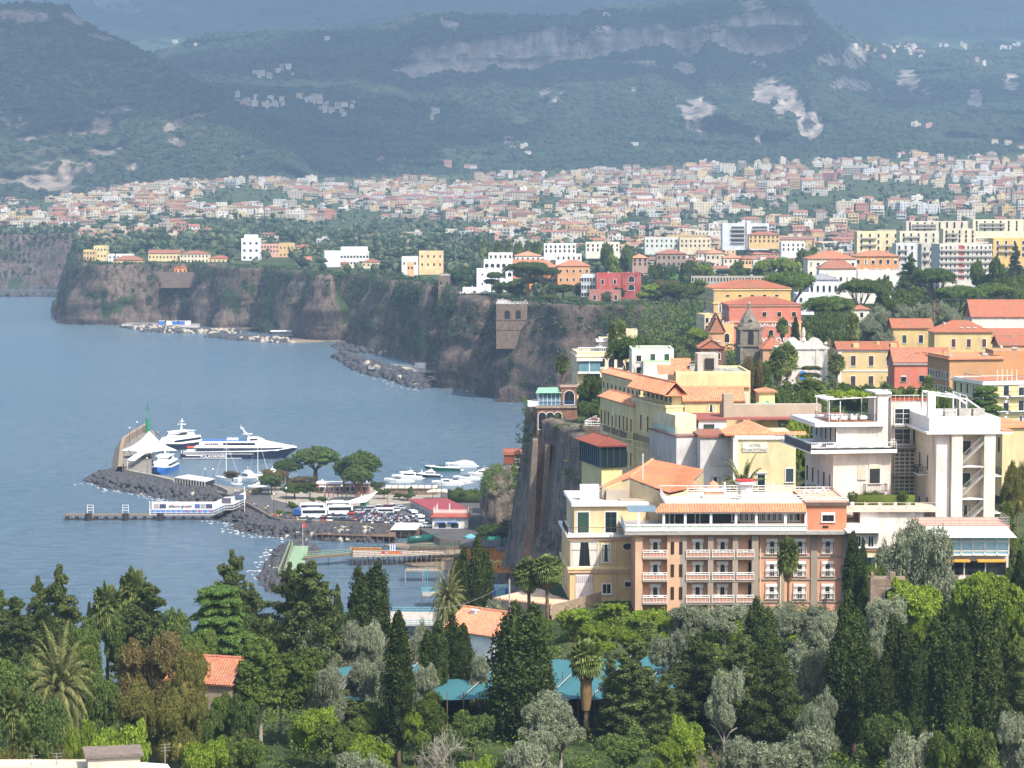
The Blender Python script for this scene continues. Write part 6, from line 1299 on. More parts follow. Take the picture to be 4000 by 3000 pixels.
platform('timber terrace on stilts over the rocks in front of the quay wall',[(1235,2086),(1545,2096),(1545,2068),(1290,2062)],1.9,M_wood,.2,1.8)
foliage_box('netting','dark green netting below the stilt shed',on(1590,2118,1),on(1712,2108,1),2.0,.3,M_dkg,200,.2,'netting')
p=on(1183,2150,2.2);t=thing('flag','red flag on a tall pole at the head of the green deck','flag',p);MB().cyl(0,0,0,7.2,.05,5).build('pole',M_white,t);MB().box(-.1,.8,-.02,.02,6.2,7.4).build('cloth',M_red,t)
b=B('teal_hut','turquoise domed hut behind the orange club','hut',1822,1852,2100,2122,752,4,M_teal,sink=2);m=MB();m.tube([(1.1,2,b.H),(1.1,2,b.H+.8)],[1.8,.3],10);b.add('roof',m,M_teal)
# far bathing places under the cliffs
b=B('bathing_pavilion','two-storey beach pavilion with terraces under the far cliff','pavilion',785,880,1228,1275,2010,14,'#8d8f90',sink=1,H=6);[b.add('terrace',MB().box(-1+k,b.W+6-k*2,-3+k,14,z,z+.6),M_white)for k,z in enumerate((2.2,4.6,6.6))];b.win('f',9,[1.4,3.8],1.5,1.2)
platform('grey bathing jetty below the far cliff, left of the pavilion',[(475,1272),(780,1280),(780,1268),(500,1266)],1.8,M_conc,.4,12,M_white);platform('straight jetty from the pavilion to the white ball',[(800,1288),(1040,1282),(1040,1278),(800,1280)],1.8,M_wood,.5,12)
for k,(a,c)in enumerate(((620,M_blue),(650,M_white),(672,M_blue),(700,M_blue),(722,M_white),(845,M_blue))):p=on(a,1268,1.8);t=thing('beach_cabin','%s cabin on the far bathing jetty, %s'%('blue' if c is M_blue else 'white',('first','second','third','fourth','fifth','sixth')[k]+' from the left'),'cabin',p,0,'cabins of the far jetty');MB().box(0,4.2,0,3,0,2.6).build('wall',c,t);MB().box(-.2,4.4,-.2,3.2,2.6,2.8).build('roof',M_white,t)
b=B('boat_canopy','long white canopy on the shore below the far cliff','canopy',1062,1160,1297,1312,1850,7,'#9fa3a5',sink=.5,z=1.2,H=2.4);b.add('roof',MB().box(-1,b.W+1.4,-2,8,2.6,3.2),M_white)
slab('far_beach','strip of grey beach under the far cliff',[(1060,1334),(1130,1338),(1270,1332),(1400,1340),(1490,1346),(1490,1330),(1280,1318),(1150,1318),(1060,1326)],.5,[M_sand],-1)
t=platform('white-railed bathing terrace on piles beside the black groyne',[(1440,1440),(1620,1455),(1800,1450),(1800,1434),(1620,1436),(1455,1424)],3.2,stonemat('#9c9186','#bdb2a5',.5,'terrace_paving',bstr=.1),.4,4,M_white)
platform('lower pinkish terrace on thin stilts below the white-railed terrace',[(1600,1476),(1640,1484),(1805,1480),(1805,1468),(1620,1468)],2.4,stonemat('#a08a7c','#bda494',.5,'pink_terrace',bstr=.1),.3,2.4)
b=B('terrace_cabins','white cabins on the bathing terrace below the near headland','cabins',1620,1745,1427,1444,1475,5,'#dfe0e0',sink=.4,z=3.2,H=2.7);[b.add('gable',MB().prism([(6+k*2.6,-.1),(8.4+k*2.6,-.1),(8.4+k*2.6,3),(6+k*2.6,3)],2.7,3.3),M_white)for k in range(4)]
# rock spur with ivy, and the brick red house on it
def lump(name,label,px0,px1,ytop,ybase,Y,depth,mat,seed,cat='rock',amp=.25,top=.35,z0=0):
 zt=zat(ytop,Y);zb_=z0;xa,xb=xat(px0,ybase,Y),xat(px1,ybase,Y);bm=bmesh.new();bmesh.ops.create_icosphere(bm,subdivisions=5,radius=1);V=np.array([v.co[:]for v in bm.verts]);F=np.array([[v.index for v in f.verts]for f in bm.faces]);bm.free()
 V=np.sign(V)*np.abs(V)**.6;d=1+amp*fbm(V[:,0]*2+seed,V[:,1]*2,V[:,2]*1.2,5,True);V=V*d[:,None];V[:,:2]*=(1.05-top*.35*(V[:,2:3]+1)*.5)
 V=V*np.array([(xb-xa)/2,depth/2,(zt-zb_)/2])+np.array([(xa+xb)/2,Y+depth/2,(zt+zb_)/2]);o=link(name,npmesh(name,V,F,True,[mat]));tag(o,label,cat);return o,V
o,V=lump('rock_spur','brown tuff rock spur topped with ivy at the foot of the cliff',1885,2060,1868,2105,764,34,M_tuff_near,3)
def ivy_on(name,label,V,n,seed,sel,mat,rad=(.5,1.1),per=26,size=.2,cat='ivy',kind=None):
 rs=np.random.default_rng(seed);W_=V[sel(V)];P=W_[rs.integers(0,len(W_),n)]+rs.uniform(-.5,.5,(n,3));v,f=clumps(P,rs.uniform(rad[0],rad[1],n),per,size,rs,.7,.7,.5,.8);o=link(name,npmesh(name,v,f,False,[mat]));return tag(o,label,cat,kind=kind)
ivy_on('ivy','bright green ivy capping the brown rock spur',V,520,4,lambda V:V[:,2]>13.5,L_ivy,(.7,1.5),40,cat='ivy');ivy_on('ivy','trailing dark ivy on the right side of the rock spur',V,260,5,lambda V:(V[:,0]>xat(2000,2000,770)),L_drk,(.7,1.4),36,.22)
b=B('brick_house','dark red brick house standing on the rock by the moored boats','house',1968,2100,1772,1860,800,12,stonemat('#7c3f2c','#a35a40',.5,'red_brick',bricks=1.2),sink=14,trim='#8d6a58');b.band([b.H-.4],.35,.6,tilemat('#9c5a48'));b.parapet(.5,.5,stonemat('#84503e','#9c6a54',.6,'brick_coping'),flat('#9aa38c',.9));b.band([b.H*.5],.08,.25,M_dark);b.win('f',1,[b.H*.75,b.H*.25],1.1,2.4,'w',.25,.55,frame=M_dark);b.balcony('f',[.4],b.H*.62,1.7,.6,M_white);b.balcony('f',[.4],b.H*.08,1.7,.6,M_white)
# ================================================================== clifftop villas and hotels, middle distance
YEL,CRM,OCH,WHT,PNK,TER='#d2c08e','#d6caae','#c6aa74','#dcdad6','#c99a88','#b5684e'
BG='buildings along the far clifftop'
def H(name,label,pl,pr_,yt,yb,Y,D,wall,roof='flat',wn=0,zs=(),rz=0,rh=2.2,st='w',w=1.1,h=1.7,ln=0,rn=0,mat=None,cat=None,**k):
 b=B(name,label,cat or name.replace('_',' ').split()[-1],pl,pr_,yt,yb,Y,D,wall,rz,k.pop('group',None),k.pop('sink',4),**k)
 if roof=='flat':
  b.parapet(.6)
  if Y<1500:b.clutter(n=3)
 elif roof:
  b.hip(rh,.5,mat or M_tile,'' if roof=='hip' else roof)
  if Y<1300 and 'church' not in name:b.clutter(b.H+rh*.5,2,b.W*.2,b.W*.8,b.D*.3,b.D*.5)
 zz=[f*b.H for f in zs]
 if wn:b.win('f',wn,zz,w,h,st)
 if ln:b.win('l',ln,zz,w,h,st)
 if rn:b.win('r',rn,zz,w,h,st)
 return b
two,thr,fou=(.27,.74),(.2,.52,.84),(.14,.38,.62,.86)
H('villa','ochre crenellated villa at the left end of the far clifftop',326,372,979,1040,2110,14,OCH,'flat',4,thr,ln=3);H('villa','taller ochre block with red shutters joined to the crenellated villa',366,416,963,1040,2118,14,YEL,'flat',4,thr)
H('hotel','white and rose hotel with a raised white top storey near the cliff end',423,515,996,1052,2100,14,WHT,'flat',6,thr);H('villa','ochre villa with arches and a low red roof on the cliff edge',441,556,1016,1063,2066,13,OCH,'hip',7,two,rh=3,mat=M_tileR)
H('retaining_wall','brown terrace wall with small square openings under the ochre villa',400,603,1064,1100,2056,6,stonemat('#5d5048','#7b6c5f',.3,'terrace_wall'),'flat',9,(.4,),cat='wall');H('retaining_wall','long brown retaining wall below the piazza of the far town',600,800,1066,1104,2050,20,stonemat('#5d5048','#7b6c5f',.3,'terrace_wall'),'flat',0,cat='wall')
H('villa','long pale yellow building with arcades, left part, above the brown wall',579,703,990,1046,2110,14,YEL,'lrfb',9,two,rh=2.5,mat=M_tileR);H('villa','pale yellow building with a white central bay and red roof, next to the arcades',703,815,992,1048,2104,14,CRM,'hip',8,thr,mat=M_tileR);H('villa','yellow house with low red roof at the right end of the arcade row',815,897,1010,1050,2108,12,YEL,'hip',5,two,mat=M_tileD);H('house','small orange house with a hipped roof on the wall of the piazza',680,730,1046,1070,2060,9,'#d08a52','hip',3,(.5,),mat=M_tileD)
b=H('tower_block','tall white tower block with six dark upper windows on the far cliff',943,1014,934,1052,2130,15,'#e3e7ec','flat',3,fou,st='far',ln=2,w=1.9,h=2);b.wing(2,b.W-2,3,12,b.H,b.H+3.4,None,'penthouse')
H('house','rose pink row with a low roof right of the white tower',1018,1088,956,990,2190,12,PNK,'flat',6,two);H('house','yellow house with balconies right of the pink row',1090,1148,952,1012,2195,12,OCH,'flat',4,two);H('house','low yellow house with brown roof, farther right of the pink row',1150,1216,965,1010,2215,12,YEL,'hip',4,(.5,),mat=M_tileD);H('house','slim terracotta villa among the cliff trees',1189,1216,1006,1056,2060,9,'#cc8a68','flat',2,two)
H('restaurant','white terrace restaurant with parasols on the cliff edge',1135,1228,1066,1076,1970,6,WHT,'flat',0);H('terrace','long white balustrade terrace on the cliff below the white tower',935,1090,1062,1072,2010,4,WHT,'flat',0)
b=H('hotel','large bright white hotel with balconies and arcaded base on the far cliff',1268,1440,984,1082,1985,20,'#d6d9dc','flat',0,rz=6);b.win('f',9,[.3*b.H,.55*b.H,.8*b.H],1.5,1.7,'far',.35,1);[b.add('pilaster',MB().box(1+k*1.7,1.5+k*1.7,-.4,0,3,b.H-1),M_white)for k in range(6)];b.wing(b.W*.38,b.W*.98,4,14,b.H,b.H+3.6,None,'penthouse');b.wing(-6,b.W*.35,-7,0,-2,4,None,'veranda')
H('tower','brown brick castle-like tower with a white arched window on the cliff',1330,1361,1030,1112,1958,6,'#8a6a56','lr',1,(.62,),rh=1.6,st='arch',mat=M_tileD,trim=M_white);H('house','cream terrace house between the brown tower and the red-roofed villa',1361,1415,1040,1066,1962,9,CRM,'flat',3,(.5,));H('villa','cream villa with hipped red roof beside the big white hotel',1413,1482,1024,1064,1950,12,CRM,'hip',4,two,mat=M_tileR)
H('villa','peach villa with a statue gable among trees at the middle of the cliff',1637,1731,984,1052,1810,12,'#dfbd8d','flat',4,two);H('villa','white villa left of the peach villa on the cliff',1569,1632,1006,1052,1800,11,WHT,'flat',3,(.5,));H('ruin','peach coloured columned pavilion in front of the white villa',1590,1616,1028,1074,1745,5,'#dcae7c','flat',2,(.6,))
TUF=stonemat('#5a4e43','#8a7866',.5,'tuff_masonry',bricks=.5)
b=H('tower','tuff tower house with two dark windows high on the cliff',1712,1758,1080,1230,1545,40,TUF,'flat',2,(.82,),st='far',sink=6);b.win('r',4,[b.H*.3],1,3,'arch')
b=H('casemate','tuff bastion with two large dark arches on the cliff below the tall pines',1938,2060,1192,1322,1288,70,TUF,'flat',0,sink=5);b.win('f',2,[b.H*.72],2.5,4.2,'arch',.18,.88,trim=TUF);b.band([b.H*.55,b.H*.25],.25,.4,TUF);r_=MB();railing(r_,[(0,0,b.H+.6),(b.W,0,b.H+.6)],.9,1.5,(1,),.15);b.add('railing',r_,M_white)
H('hotel','white arcaded hotel stepping down the cliff, uppermost block',1890,2002,1020,1128,1445,14,'#e9ebee','flat',5,thr,st='arch',w=2,h=2.2);H('hotel','white arcaded hotel stepping down the cliff, middle block',1862,1950,1054,1126,1430,10,'#e9ebee','flat',2,(.25,.75),w=.9,h=.9);b=H('hotel','white arcaded hotel, lowest block with curved terraces at the cliff edge',1808,1925,1128,1165,1412,9,'#e9ebee','flat',7,(.4,),w=1.6,h=2);[b.add('terrace',MB().box(-1.5,b.W+1,-2.5,.5,z,z+.9),M_white)for z in(0,2.6)]
OR='#c47a4e';H('villa','orange villa with red hipped roofs half behind the tall stone pines',1947,2178,1045,1112,1490,14,OR,'hip',9,two,rh=4,st='shut',mat=M_tile,ln=3);H('villa','orange and cream wing with a square turret right of the pines',2178,2305,1040,1112,1478,13,'#cb9460','hip',5,two,rh=3,mat=M_tile)
for a in((1908,2002,992,1014,1560,WHT,'flat','low white villa with rose wall above the orange villa'),(2012,2112,1000,1024,1550,'#e2dccb','hip','cream villa with red roof edge above the orange villa'),(2171,2272,996,1020,1570,'#dcdccf','flat','cream villa with green roof above the orange wing'),(2125,2250,955,990,1640,WHT,'flat','long white villa behind the palm avenue'),(2288,2420,950,985,1700,'#dad5c4','flat','beige terrace building right of the palm avenue'),(2565,2680,992,1046,1620,'#8f7f72','hip','brown stone house with four windows and red-brown roof'),(2470,2530,1008,1040,1560,'#a08576','hip','small house with bright orange roof beside the brown stone house'),(2758,2830,990,1052,1690,'#cbbda6','hip','grey-cream house with pale orange roof, left one behind the sports field'),(2826,2900,1008,1056,1650,'#d9cbb8','hip','rose-cream house with hipped orange roof, middle one behind the sports field'),(2898,2936,1012,1040,1640,'#d8ae7a','lr','small house with bright red gable roof, right one behind the sports field'),(2519,2650,930,972,1900,'#c3c8bd','flat','long school building with a pale green roof edge'),(2655,2776,932,970,1890,'#c9bda2','flat','long beige school wing right of the green-edged building'),(2925,3045,918,950,1880,OCH,'hip','yellow building with red roof below the grey block with balconies'),(3052,3145,948,984,1760,WHT,'flat','long white shed-like house among trees above the cream palace')):
 H('villa' if a[1]-a[0]<140 else 'long_house',a[7],a[0],a[1],a[2],a[3],a[4],13,a[5],a[6],max(3,(a[1]-a[0])//17),two if a[3]-a[2]>30 else(.5,),mat=M_tileO if 'orange' in a[7]else M_tileR,cat='house')
b=H('apartment_block','grey-white flats with five floors of dark balconies and a tall stair tower',2822,3003,876,955,1960,14,'#c8ccd2','flat',0);b.wing(b.W*.52,b.W*.6,-1.5,6,-3,b.H+2.5,'#dde2e8','stair_tower');[(b.add('balcony',MB().box(b.W*x0_,b.W*x1_,-1.3,0,z,z+.9),M_conc),b.add('window_panes',MB().box(b.W*x0_+.3,b.W*x1_-.3,-.05,-.01,z+1,z+2.5),M_twin))for z in(1,4.2,7.4,10.6)for x0_,x1_ in((.18,.48),(.63,.97))]
b=H('villa','pompeian red villa on the cliff with white-framed windows',2330,2426,1072,1175,1335,10,'#a84a42','flat',2,(.3,.72),st='w',w=1.3,h=2.4);H('villa','dark red annex with two round loggias right of the red villa',2428,2505,1070,1150,1345,9,'#94403c','flat',1,(.35,.75),st='arch',w=3,h=3);H('hotel','blue-white four-storey wing left of the red villa',2270,2335,1078,1168,1345,13,'#c9d0d8','flat',6,thr,rz=-10,h=1.9);H('villa','weathered pink lower terrace building in front of the red villa',2302,2426,1138,1178,1318,7,'#a2685c','flat',3,(.4,),st='arch',w=1.4,h=2.6)
H('colonnade','long pale colonnade wall along the sports field',2700,3020,1078,1108,1330,2,'#a59e90',None,26,(.5,),st='far',w=.7,h=2,cat='wall')
# Excelsior
b=H('grand_hotel','large yellow palace hotel with red hipped roof and oval attic windows',2788,3091,1128,1300,945,18,'#c4a56a','hip',0,rz=5,rh=2.6,mat=tilemat('#a6644c'));b.band([b.H*.66],.3,.5,plaster('#e0c58c'));b.band([b.H-.5,b.H*.3],.35,.5,plaster('#e0c58c'));b.win('f',5,[b.H*.84],1.5,.7,'oval',.1,.9,trim=plaster('#e6d0a0'));b.win('f',6,[b.H*.55,b.H*.2],1.3,2.6,'w');b.win('l',6,[b.H*.55,b.H*.2,b.H*.85],1,1.7);[b.add('panel',MB().box(b.W*u,b.W*u+2.6,-.08,0,b.H*.5,b.H*.64),plaster('#e0c58c'))for u in(.33,.47,.68,.82)];b.balcony('l',[.25,.6],b.H*.42,5,1.5,M_white)
b=H('grand_hotel','salmon red palace hotel wing with white lettering on its facade',2848,3132,1192,1420,905,17,'#bd705c','hip',0,rz=4,rh=2.3,mat=tilemat('#a25e48'));b.band([b.H-.4,b.H*.70,b.H*.3],.35,.5,plaster('#cf9a80'));[b.add('pilaster',MB().box(x,x+1.1,-.25,0,0,b.H*.7),plaster('#dfb878'))for x in(.1,5.2,b.W-1.2)];b.win('f',4,[b.H*.84],1.4,1.6,'w',.18,1,trim=plaster('#dfc39a'));b.win('f',3,[b.H*.5],1.6,3,'arch',.5,.98,trim=plaster('#dfc39a'));b.win('l',5,[b.H*.84,b.H*.5],1,1.8)
text('EXCELSIOR',2.1,M_white,b.root,(b.W*.64,-.12,b.H*.665),sx=1.05);text('VITTORIA',2.1,M_white,b.root,(b.W*.66,-.12,b.H*.40),sx=1.1)
b=H('hotel_wing','low wing with arches and roof terrace left of the salmon palace',2812,2868,1272,1360,880,10,'#d8a878','flat',1,(.45,),st='arch',w=1.6,h=3,ln=4,rz=8);H('hotel_wing','pale yellow terrace wing with white balustrade at the cliff side of the palace',2752,2812,1236,1330,930,14,'#d8c08a','flat',3,thr,ln=4,rz=8);b=H('gable_house','steep orange-roofed gable house beside the palace terraces',2770,2830,1300,1350,870,9,'#c9a070','fb',0,rh=6,mat=M_tile)
# bell tower and church front
GST=stonemat('#5d564c','#8b8274',.8,'weathered_stone')
b=B('bell_tower','weathered grey baroque bell tower with a bulbous cap and ball finial','bell tower',2890,2976,1284,1430,800,6.4,GST,6,sink=4);W_=b.W;c=W_/2
b.band([b.H-.3,b.H*.52,-.2],.5,.6,GST);b.win('f',1,[b.H*.76],1.7,4.2,'arch',trim=GST);b.win('l',1,[b.H*.76],1.7,4.2,'arch',trim=GST);[b.add('pilaster',MB().box(x,x+.8,-.3,0,0,b.H),GST)for x in(.1,W_-.9)]
m=MB();m.tube([(c,3.2,b.H+.3),(c,3.2,b.H+1.2),(c,3.2,b.H+1.5),(c,3.2,b.H+3),(c,3.2,b.H+4.8),(c,3.2,b.H+5.6),(c,3.2,b.H+6.8)],[3.6,3.3,2.9,2.3,1.1,.5,.35],8);b.add('cap',m,GST,smooth=False);m=MB();m.tube([(c,3.2,b.H+6.8),(c,3.2,b.H+7.1),(c,3.2,b.H+7.5),(c,3.2,b.H+7.8)],[.2,.5,.5,.15],8);b.add('finial',m,stonemat('#7b8a78','#96a392',1,'bronze'));b.add('cap_window',MB().tube([(c,.9,b.H+2.2),(c,-.2+.7,b.H+2.2)],.55,10),M_dark)
CST=plaster('#cdc8c0',.6)
b=B('church_facade','white baroque church front with a curved gable, statue and blue round window','church',3042,3236,1362,1560,742,9,CST,3,sink=3);W_=b.W;H_=b.H
m=MB();pts=[(.6,0,H_),(W_-.6,0,H_)]+[(W_*(.5+x),0,H_+z)for x,z in((.42,.5),(.38,1.8),(.30,2.8),(.2,3.2),(.14,2.7),(.1,2.1),(-.1,2.1),(-.14,2.7),(-.2,3.2),(-.30,2.8),(-.38,1.8),(-.42,.5))];i=m.v(*pts);n_=len(pts);m.face(*range(i,i+n_));j=m.v(*[(x,1.2,z)for x,y,z in pts]);m.face(*range(j,j+n_));[m.face(i+k,i+(k+1)%n_,j+(k+1)%n_,j+k)for k in range(n_)];b.add('gable',m,CST)
b.band([H_-.2,H_*.62],.35,.5,CST);[b.add('pilaster',MB().box(x,x+.8,-.25,0,0,H_),CST)for x in(.3,2.6,W_-3.4,W_-1.1)]
m=MB();m.tube([(W_/2,.5,H_+2.1),(W_/2,.5,H_+3.2),(W_/2,.5,H_+3.4),(W_/2,.5,H_+4.4),(W_/2,.5,H_+5.4),(W_/2,.5,H_+5.9)],[.8,.45,.55,.6,.35,.2],8);b.add('statue',m,CST);[b.add('urn',MB().tube([(x,.4,H_),(x,.4,H_+.7),(x,.4,H_+1.3),(x,.4,H_+1.9)],[.3,.25,.6,.2],8),CST)for x in(.6,W_-.6)]
m=MB();m.poly([(W_*.48+1.7*math.cos(t*.3927),-.4,H_*.42+2.0*math.sin(t*.3927))for t in range(16)]);b.add('round_window_frame',m,flat('#8a4a30',.8));m=MB();m.poly([(W_*.48+1.1*math.cos(t*.3927),-.44,H_*.42+2.1*math.sin(t*.3927))for t in range(16)]);b.add('round_window',m,flat('#2a78b8',.4))
# the inner town to the right
H('palace','long cream palace with broad red hipped roof behind the white villas',3155,3345,1012,1130,1190,18,'#d8d0ba','hip',7,thr,rh=3.4,mat=M_tile);b=H('palace','lower cream wing with red shutters and a sloping red roof',3200,3345,1050,1130,1150,10,'#dcd7c8','hip',6,(.5,),rh=3.6,mat=M_tileR);H('villa','ochre-orange villa with red hipped roof and shaded loggia',3338,3512,1002,1080,1240,14,'#c98f5a','hip',6,two,rh=2.4,ln=3,w=1.4,h=2,mat=M_tile);H('annex','plain white flat-roofed annex under the orange villa',3350,3524,1062,1150,1180,12,'#dedad0','flat',2,(.4,),st='w',cat='building')
b=H('pavilion','white garden pavilion with arched windows and a grey pyramid roof',3160,3276,1094,1168,1085,12,'#e2e4ea','hip',5,(.55,),rh=2.6,st='arch',w=1,h=2.6,mat=stonemat('#77777a','#96969a',.5,'slate_roof'));H('villa','white terrace with a rose-edged balustrade left of the pavilion',3112,3180,1152,1190,1060,12,'#d9dce4','flat',2,(.5,));H('villa','small white house with orange roof behind the tall pine trunk',3336,3396,1210,1250,930,8,'#d5cfc2','hip',1,(.5,),mat=M_tile,rh=1.4)
for a in((3348,3515,908,985,1500,'#d9c9a0',5,'cream flats with brown balconies'),(3515,3690,908,970,1480,'#cfc9b0',6,'cream and glass flats with long terraces'),(3684,3812,898,950,1450,'#d0c4a4',5,'stepped flats with awning terraces'),(3880,4080,936,1010,1330,'#d6b066',6,'ochre flats with an iron balcony'),(3500,3600,955,1030,1400,'#c5c8c6',4,'grey-white flats with a blue stairwell'),(3600,3672,958,1050,1360,'#bab4a6',3,'flats with planted balconies beside the brick-panelled block'),(3800,4080,862,905,1600,'#d8d2b4',9,'long pale flats with a row of square rose windows'),(3540,3800,868,905,1640,'#cbc3b0',9,'long greyish flats behind the stepped flats')):
 b=H('apartment_block',a[7],a[0],a[1],a[2],a[3],a[4],14,a[5],'flat',a[6],thr,h=1.9);[b.add('balcony',MB().box(b.W*.1,b.W*.45,-1.2,0,z,z+.9),M_conc)for z in(b.H*.33,b.H*.66)]
b=H('apartment_block','six-storey block with brick-red panels and grey bands',3670,3880,958,1100,1300,14,'#c2bfb6','flat',0,rz=8);f=b.H/6;[b.add('band',MB().box(-.1,b.W+.1,-.9,-.01,z*f,z*f+.9),M_conc)for z in range(1,6)];[b.add('panel',MB().box(b.W*.36,b.W*.45,-.12,-.02,z*f+.9,(z+1)*f),flat('#94453c',.8))for z in range(6)];b.win('f',12,[(z+.6)*f for z in range(6)],1,1.5,'w')
M_up=tilemat('#a8664a')
b=H('house','long yellow three-storey house with white corners and two dormers',3274,3512,1368,1540,722,11,'#cbb17d','lr',0,rh=1.8,mat=M_up);b.band([b.H-.4,b.H*.52],.15,.3,M_white);b.win('f',3,[b.H*.76,b.H*.3],1.3,2.7,'closed',.1,.98,trim=M_white,shut=M_brown);[b.add('quoin',MB().box(x,x+.8,-.12,0,0,b.H),M_white)for x in(0,b.W-.8)];[b.add('dormer',MB().box(b.W*u-.8,b.W*u+.8,1,4,b.H,b.H+1.7),b.wallm)for u in(.3,.92)]
b=H('house','yellow upper house with a plain red gable roof by the olive slope',3488,3642,1284,1390,815,11,'#c9ae71','lr',0,rh=2.6,mat=M_up);b.win('f',2,[b.H*.62],1.3,2.4,'w',.08,.92)
b=H('house','yellow house with four skylights in its red roof',3650,3874,1300,1400,795,12,'#cbb279','hip',0,rh=3.2,mat=M_up);b.win('f',3,[b.H*.6],1.2,2.4,'closed',.2,1,shut=flat('#5a2c2c',.7));[b.add('skylight',MB().box(b.W*u,b.W*u+1.1,1.2,2.2,b.H+1.35,b.H+1.5),M_white)for u in(.45,.57,.69,.85)]
b=H('house','salmon pink house with grey stone window frames and broad red roof',3494,3712,1418,1540,690,12,'#c4705a','lr',0,rh=3.4,mat=tilemat('#b2725a'));b.band([b.H-.5],.4,.6,M_conc);b.win('f',3,[b.H*.5],1.3,1.6,'w',.0,.98,trim=M_conc,frame=M_dark);b.add('pergola',MB().box(b.W*.55,b.W,-3,-.1,b.H*.55,b.H*.58),M_iron);[b.chimney(x,4,b.H+1.2,1,1.2,M_tile)for x in(b.W*.45,b.W*.57)]
b=H('hotel','brown-orange hotel block with small side windows and tiled edges',3708,3926,1402,1580,640,16,'#b98a60','flat',0,rz=10);b.band([b.H-.2],.5,.35,M_tileO);b.win('l',8,[b.H*.3,b.H*.62],.9,1.7);H('house','orange flat-topped house behind the brown-orange hotel',3880,4060,1378,1440,700,12,'#c98d5c','flat',0)
b=H('church','white church nave with long red roof and two quatrefoil windows',3796,4080,1240,1330,860,14,'#d8cec4','lr',2,(.3,),rh=5.2,st='oval',w=1.7,h=1.5,mat=tilemat('#aa684f'));H('church_aisle','lower red-roofed aisle in front of the church nave',3850,4080,1318,1350,838,8,'#d0c2b0','lr',0,rh=2.4,mat=tilemat('#aa684f'),cat='church');H('house','red-roofed house at the right edge below the church',3905,4100,1352,1400,760,12,'#cfae88','lr',0,rh=2.6,mat=tilemat('#a6664d'))
b=H('hotel','cream hotel at the right edge with a planted roof terrace and rows of iron balconies',3840,4090,1495,1680,560,16,'#dbc98e',None,0,rz=14);b.parapet(.3,.3,M_white,flat('#b2714e',.8));b.band([b.H-.5,b.H*.66,b.H*.33],.3,.35,M_white);b.win('l',5,[b.H*.82,b.H*.5,b.H*.16],1,2);b.win('f',4,[b.H*.82,b.H*.5,b.H*.16],1.2,2.2);b.balcony('f',[.2,.6],b.H*.4,5,1.2);b.balcony('f',[.2,.6],b.H*.72,5,1.2);[b.add('parasol',MB().cyl(4+k*1.1,2,b.H,b.H+2.6,.22,6,.1),M_canv)for k in range(5)];r_=MB();railing(r_,[(0,10,b.H+.3),(0,0,b.H+.3),(b.W,0,b.H+.3)],1,.4);b.add('railing',r_,M_iron)
b=H('building','buff building with a flat orange roof and slit windows at the right edge',3915,4090,1672,1850,465,22,'#cdb98a',None,0,rz=16,mat=None);b.add('roof',MB().box(-.5,b.W+.5,-.5,22.5,b.H,b.H+.2),tilemat('#d98a5c'));b.win('l',9,[b.H*.62],.5,2.6,'bare')
# cream mansion with tower, left of the yellow hotel
b=H('mansion','cream mansion with arched windows and a roof terrace above the near cliff',2254,2440,1385,1515,642,14,'#dbc699','flat',0,rz=4);b.band([b.H-.5,b.H*.55],.4,.4,plaster('#d8cbb2'));b.win('f',2,[b.H*.3],1.4,2.2,'w',.2,.5,trim=M_white);b.win('f',3,[b.H*.74],1.4,2.4,'arch',.45,1);b.add('bay_window',MB().box(.2,5.4,-1.8,0,b.H*.5,b.H*.82),M_glassb);b.add('bay_frame',MB().box(0,5.6,-1.9,0,b.H*.44,b.H*.5).box(-.3,5.9,-2.3,0,b.H*.82,b.H*.88).box(2.7,2.9,-1.86,0,b.H*.5,b.H*.82),M_white);b.win('f',1,[b.H*.75],1.3,2,'closed',.5,.56,shut=M_blue);r_=MB();railing(r_,[(.3,.3,b.H+.6),(b.W,.3,b.H+.6)],1,.5,(1,),.14);b.add('balustrade',r_,M_white)
b=H('mansion_tower','ornate white upper terrace tower of the cream mansion',2340,2430,1330,1390,652,6,'#ddd2b8','flat',0,sink=1,cat='tower');b.band([b.H*.5,b.H-.3],.7,.4,M_white);H('mansion_tower','higher belvedere block with white parapet behind the palms',2400,2490,1298,1372,668,7,'#d8c8a4','flat',0,cat='tower');H('mansion','right wing of the cream mansion half behind the umbrella pine',2440,2490,1400,1515,650,10,'#d8c496','flat',2,two,st='arch',w=1,h=2.2)
GR=flat('#8fae86',.85,name='green_terrace');b=H('villa','white villa with pale green roof terraces behind the yellow hotel',2468,2632,1372,1470,600,14,'#d8d3c6',None,3,two,ln=3);b.parapet(.5,.4,None,GR);b.wing(b.W*.25,b.W*1.02,-5,0,-3,b.H*.62,None);b.add('terrace',MB().box(b.W*.25,b.W*1.02,-5,0,b.H*.62,b.H*.64),GR)
b=H('chalet','brown timber chalet with a shallow red roof beside the bell tower',2735,2830,1362,1420,770,9,'#6d4a3c','fb',2,(.5,),rh=2.6,mat=M_up,ov=None)if False else H('chalet','brown timber chalet with a shallow red roof beside the bell tower',2735,2830,1362,1420,770,9,'#6d4a3c','fb',2,(.5,),rh=2.6,mat=M_up);H('house','brick-red roofed house between the chalet and the church front',2980,3060,1365,1420,790,9,'#b48a68','lr',1,(.4,),rh=3.4,mat=M_up)
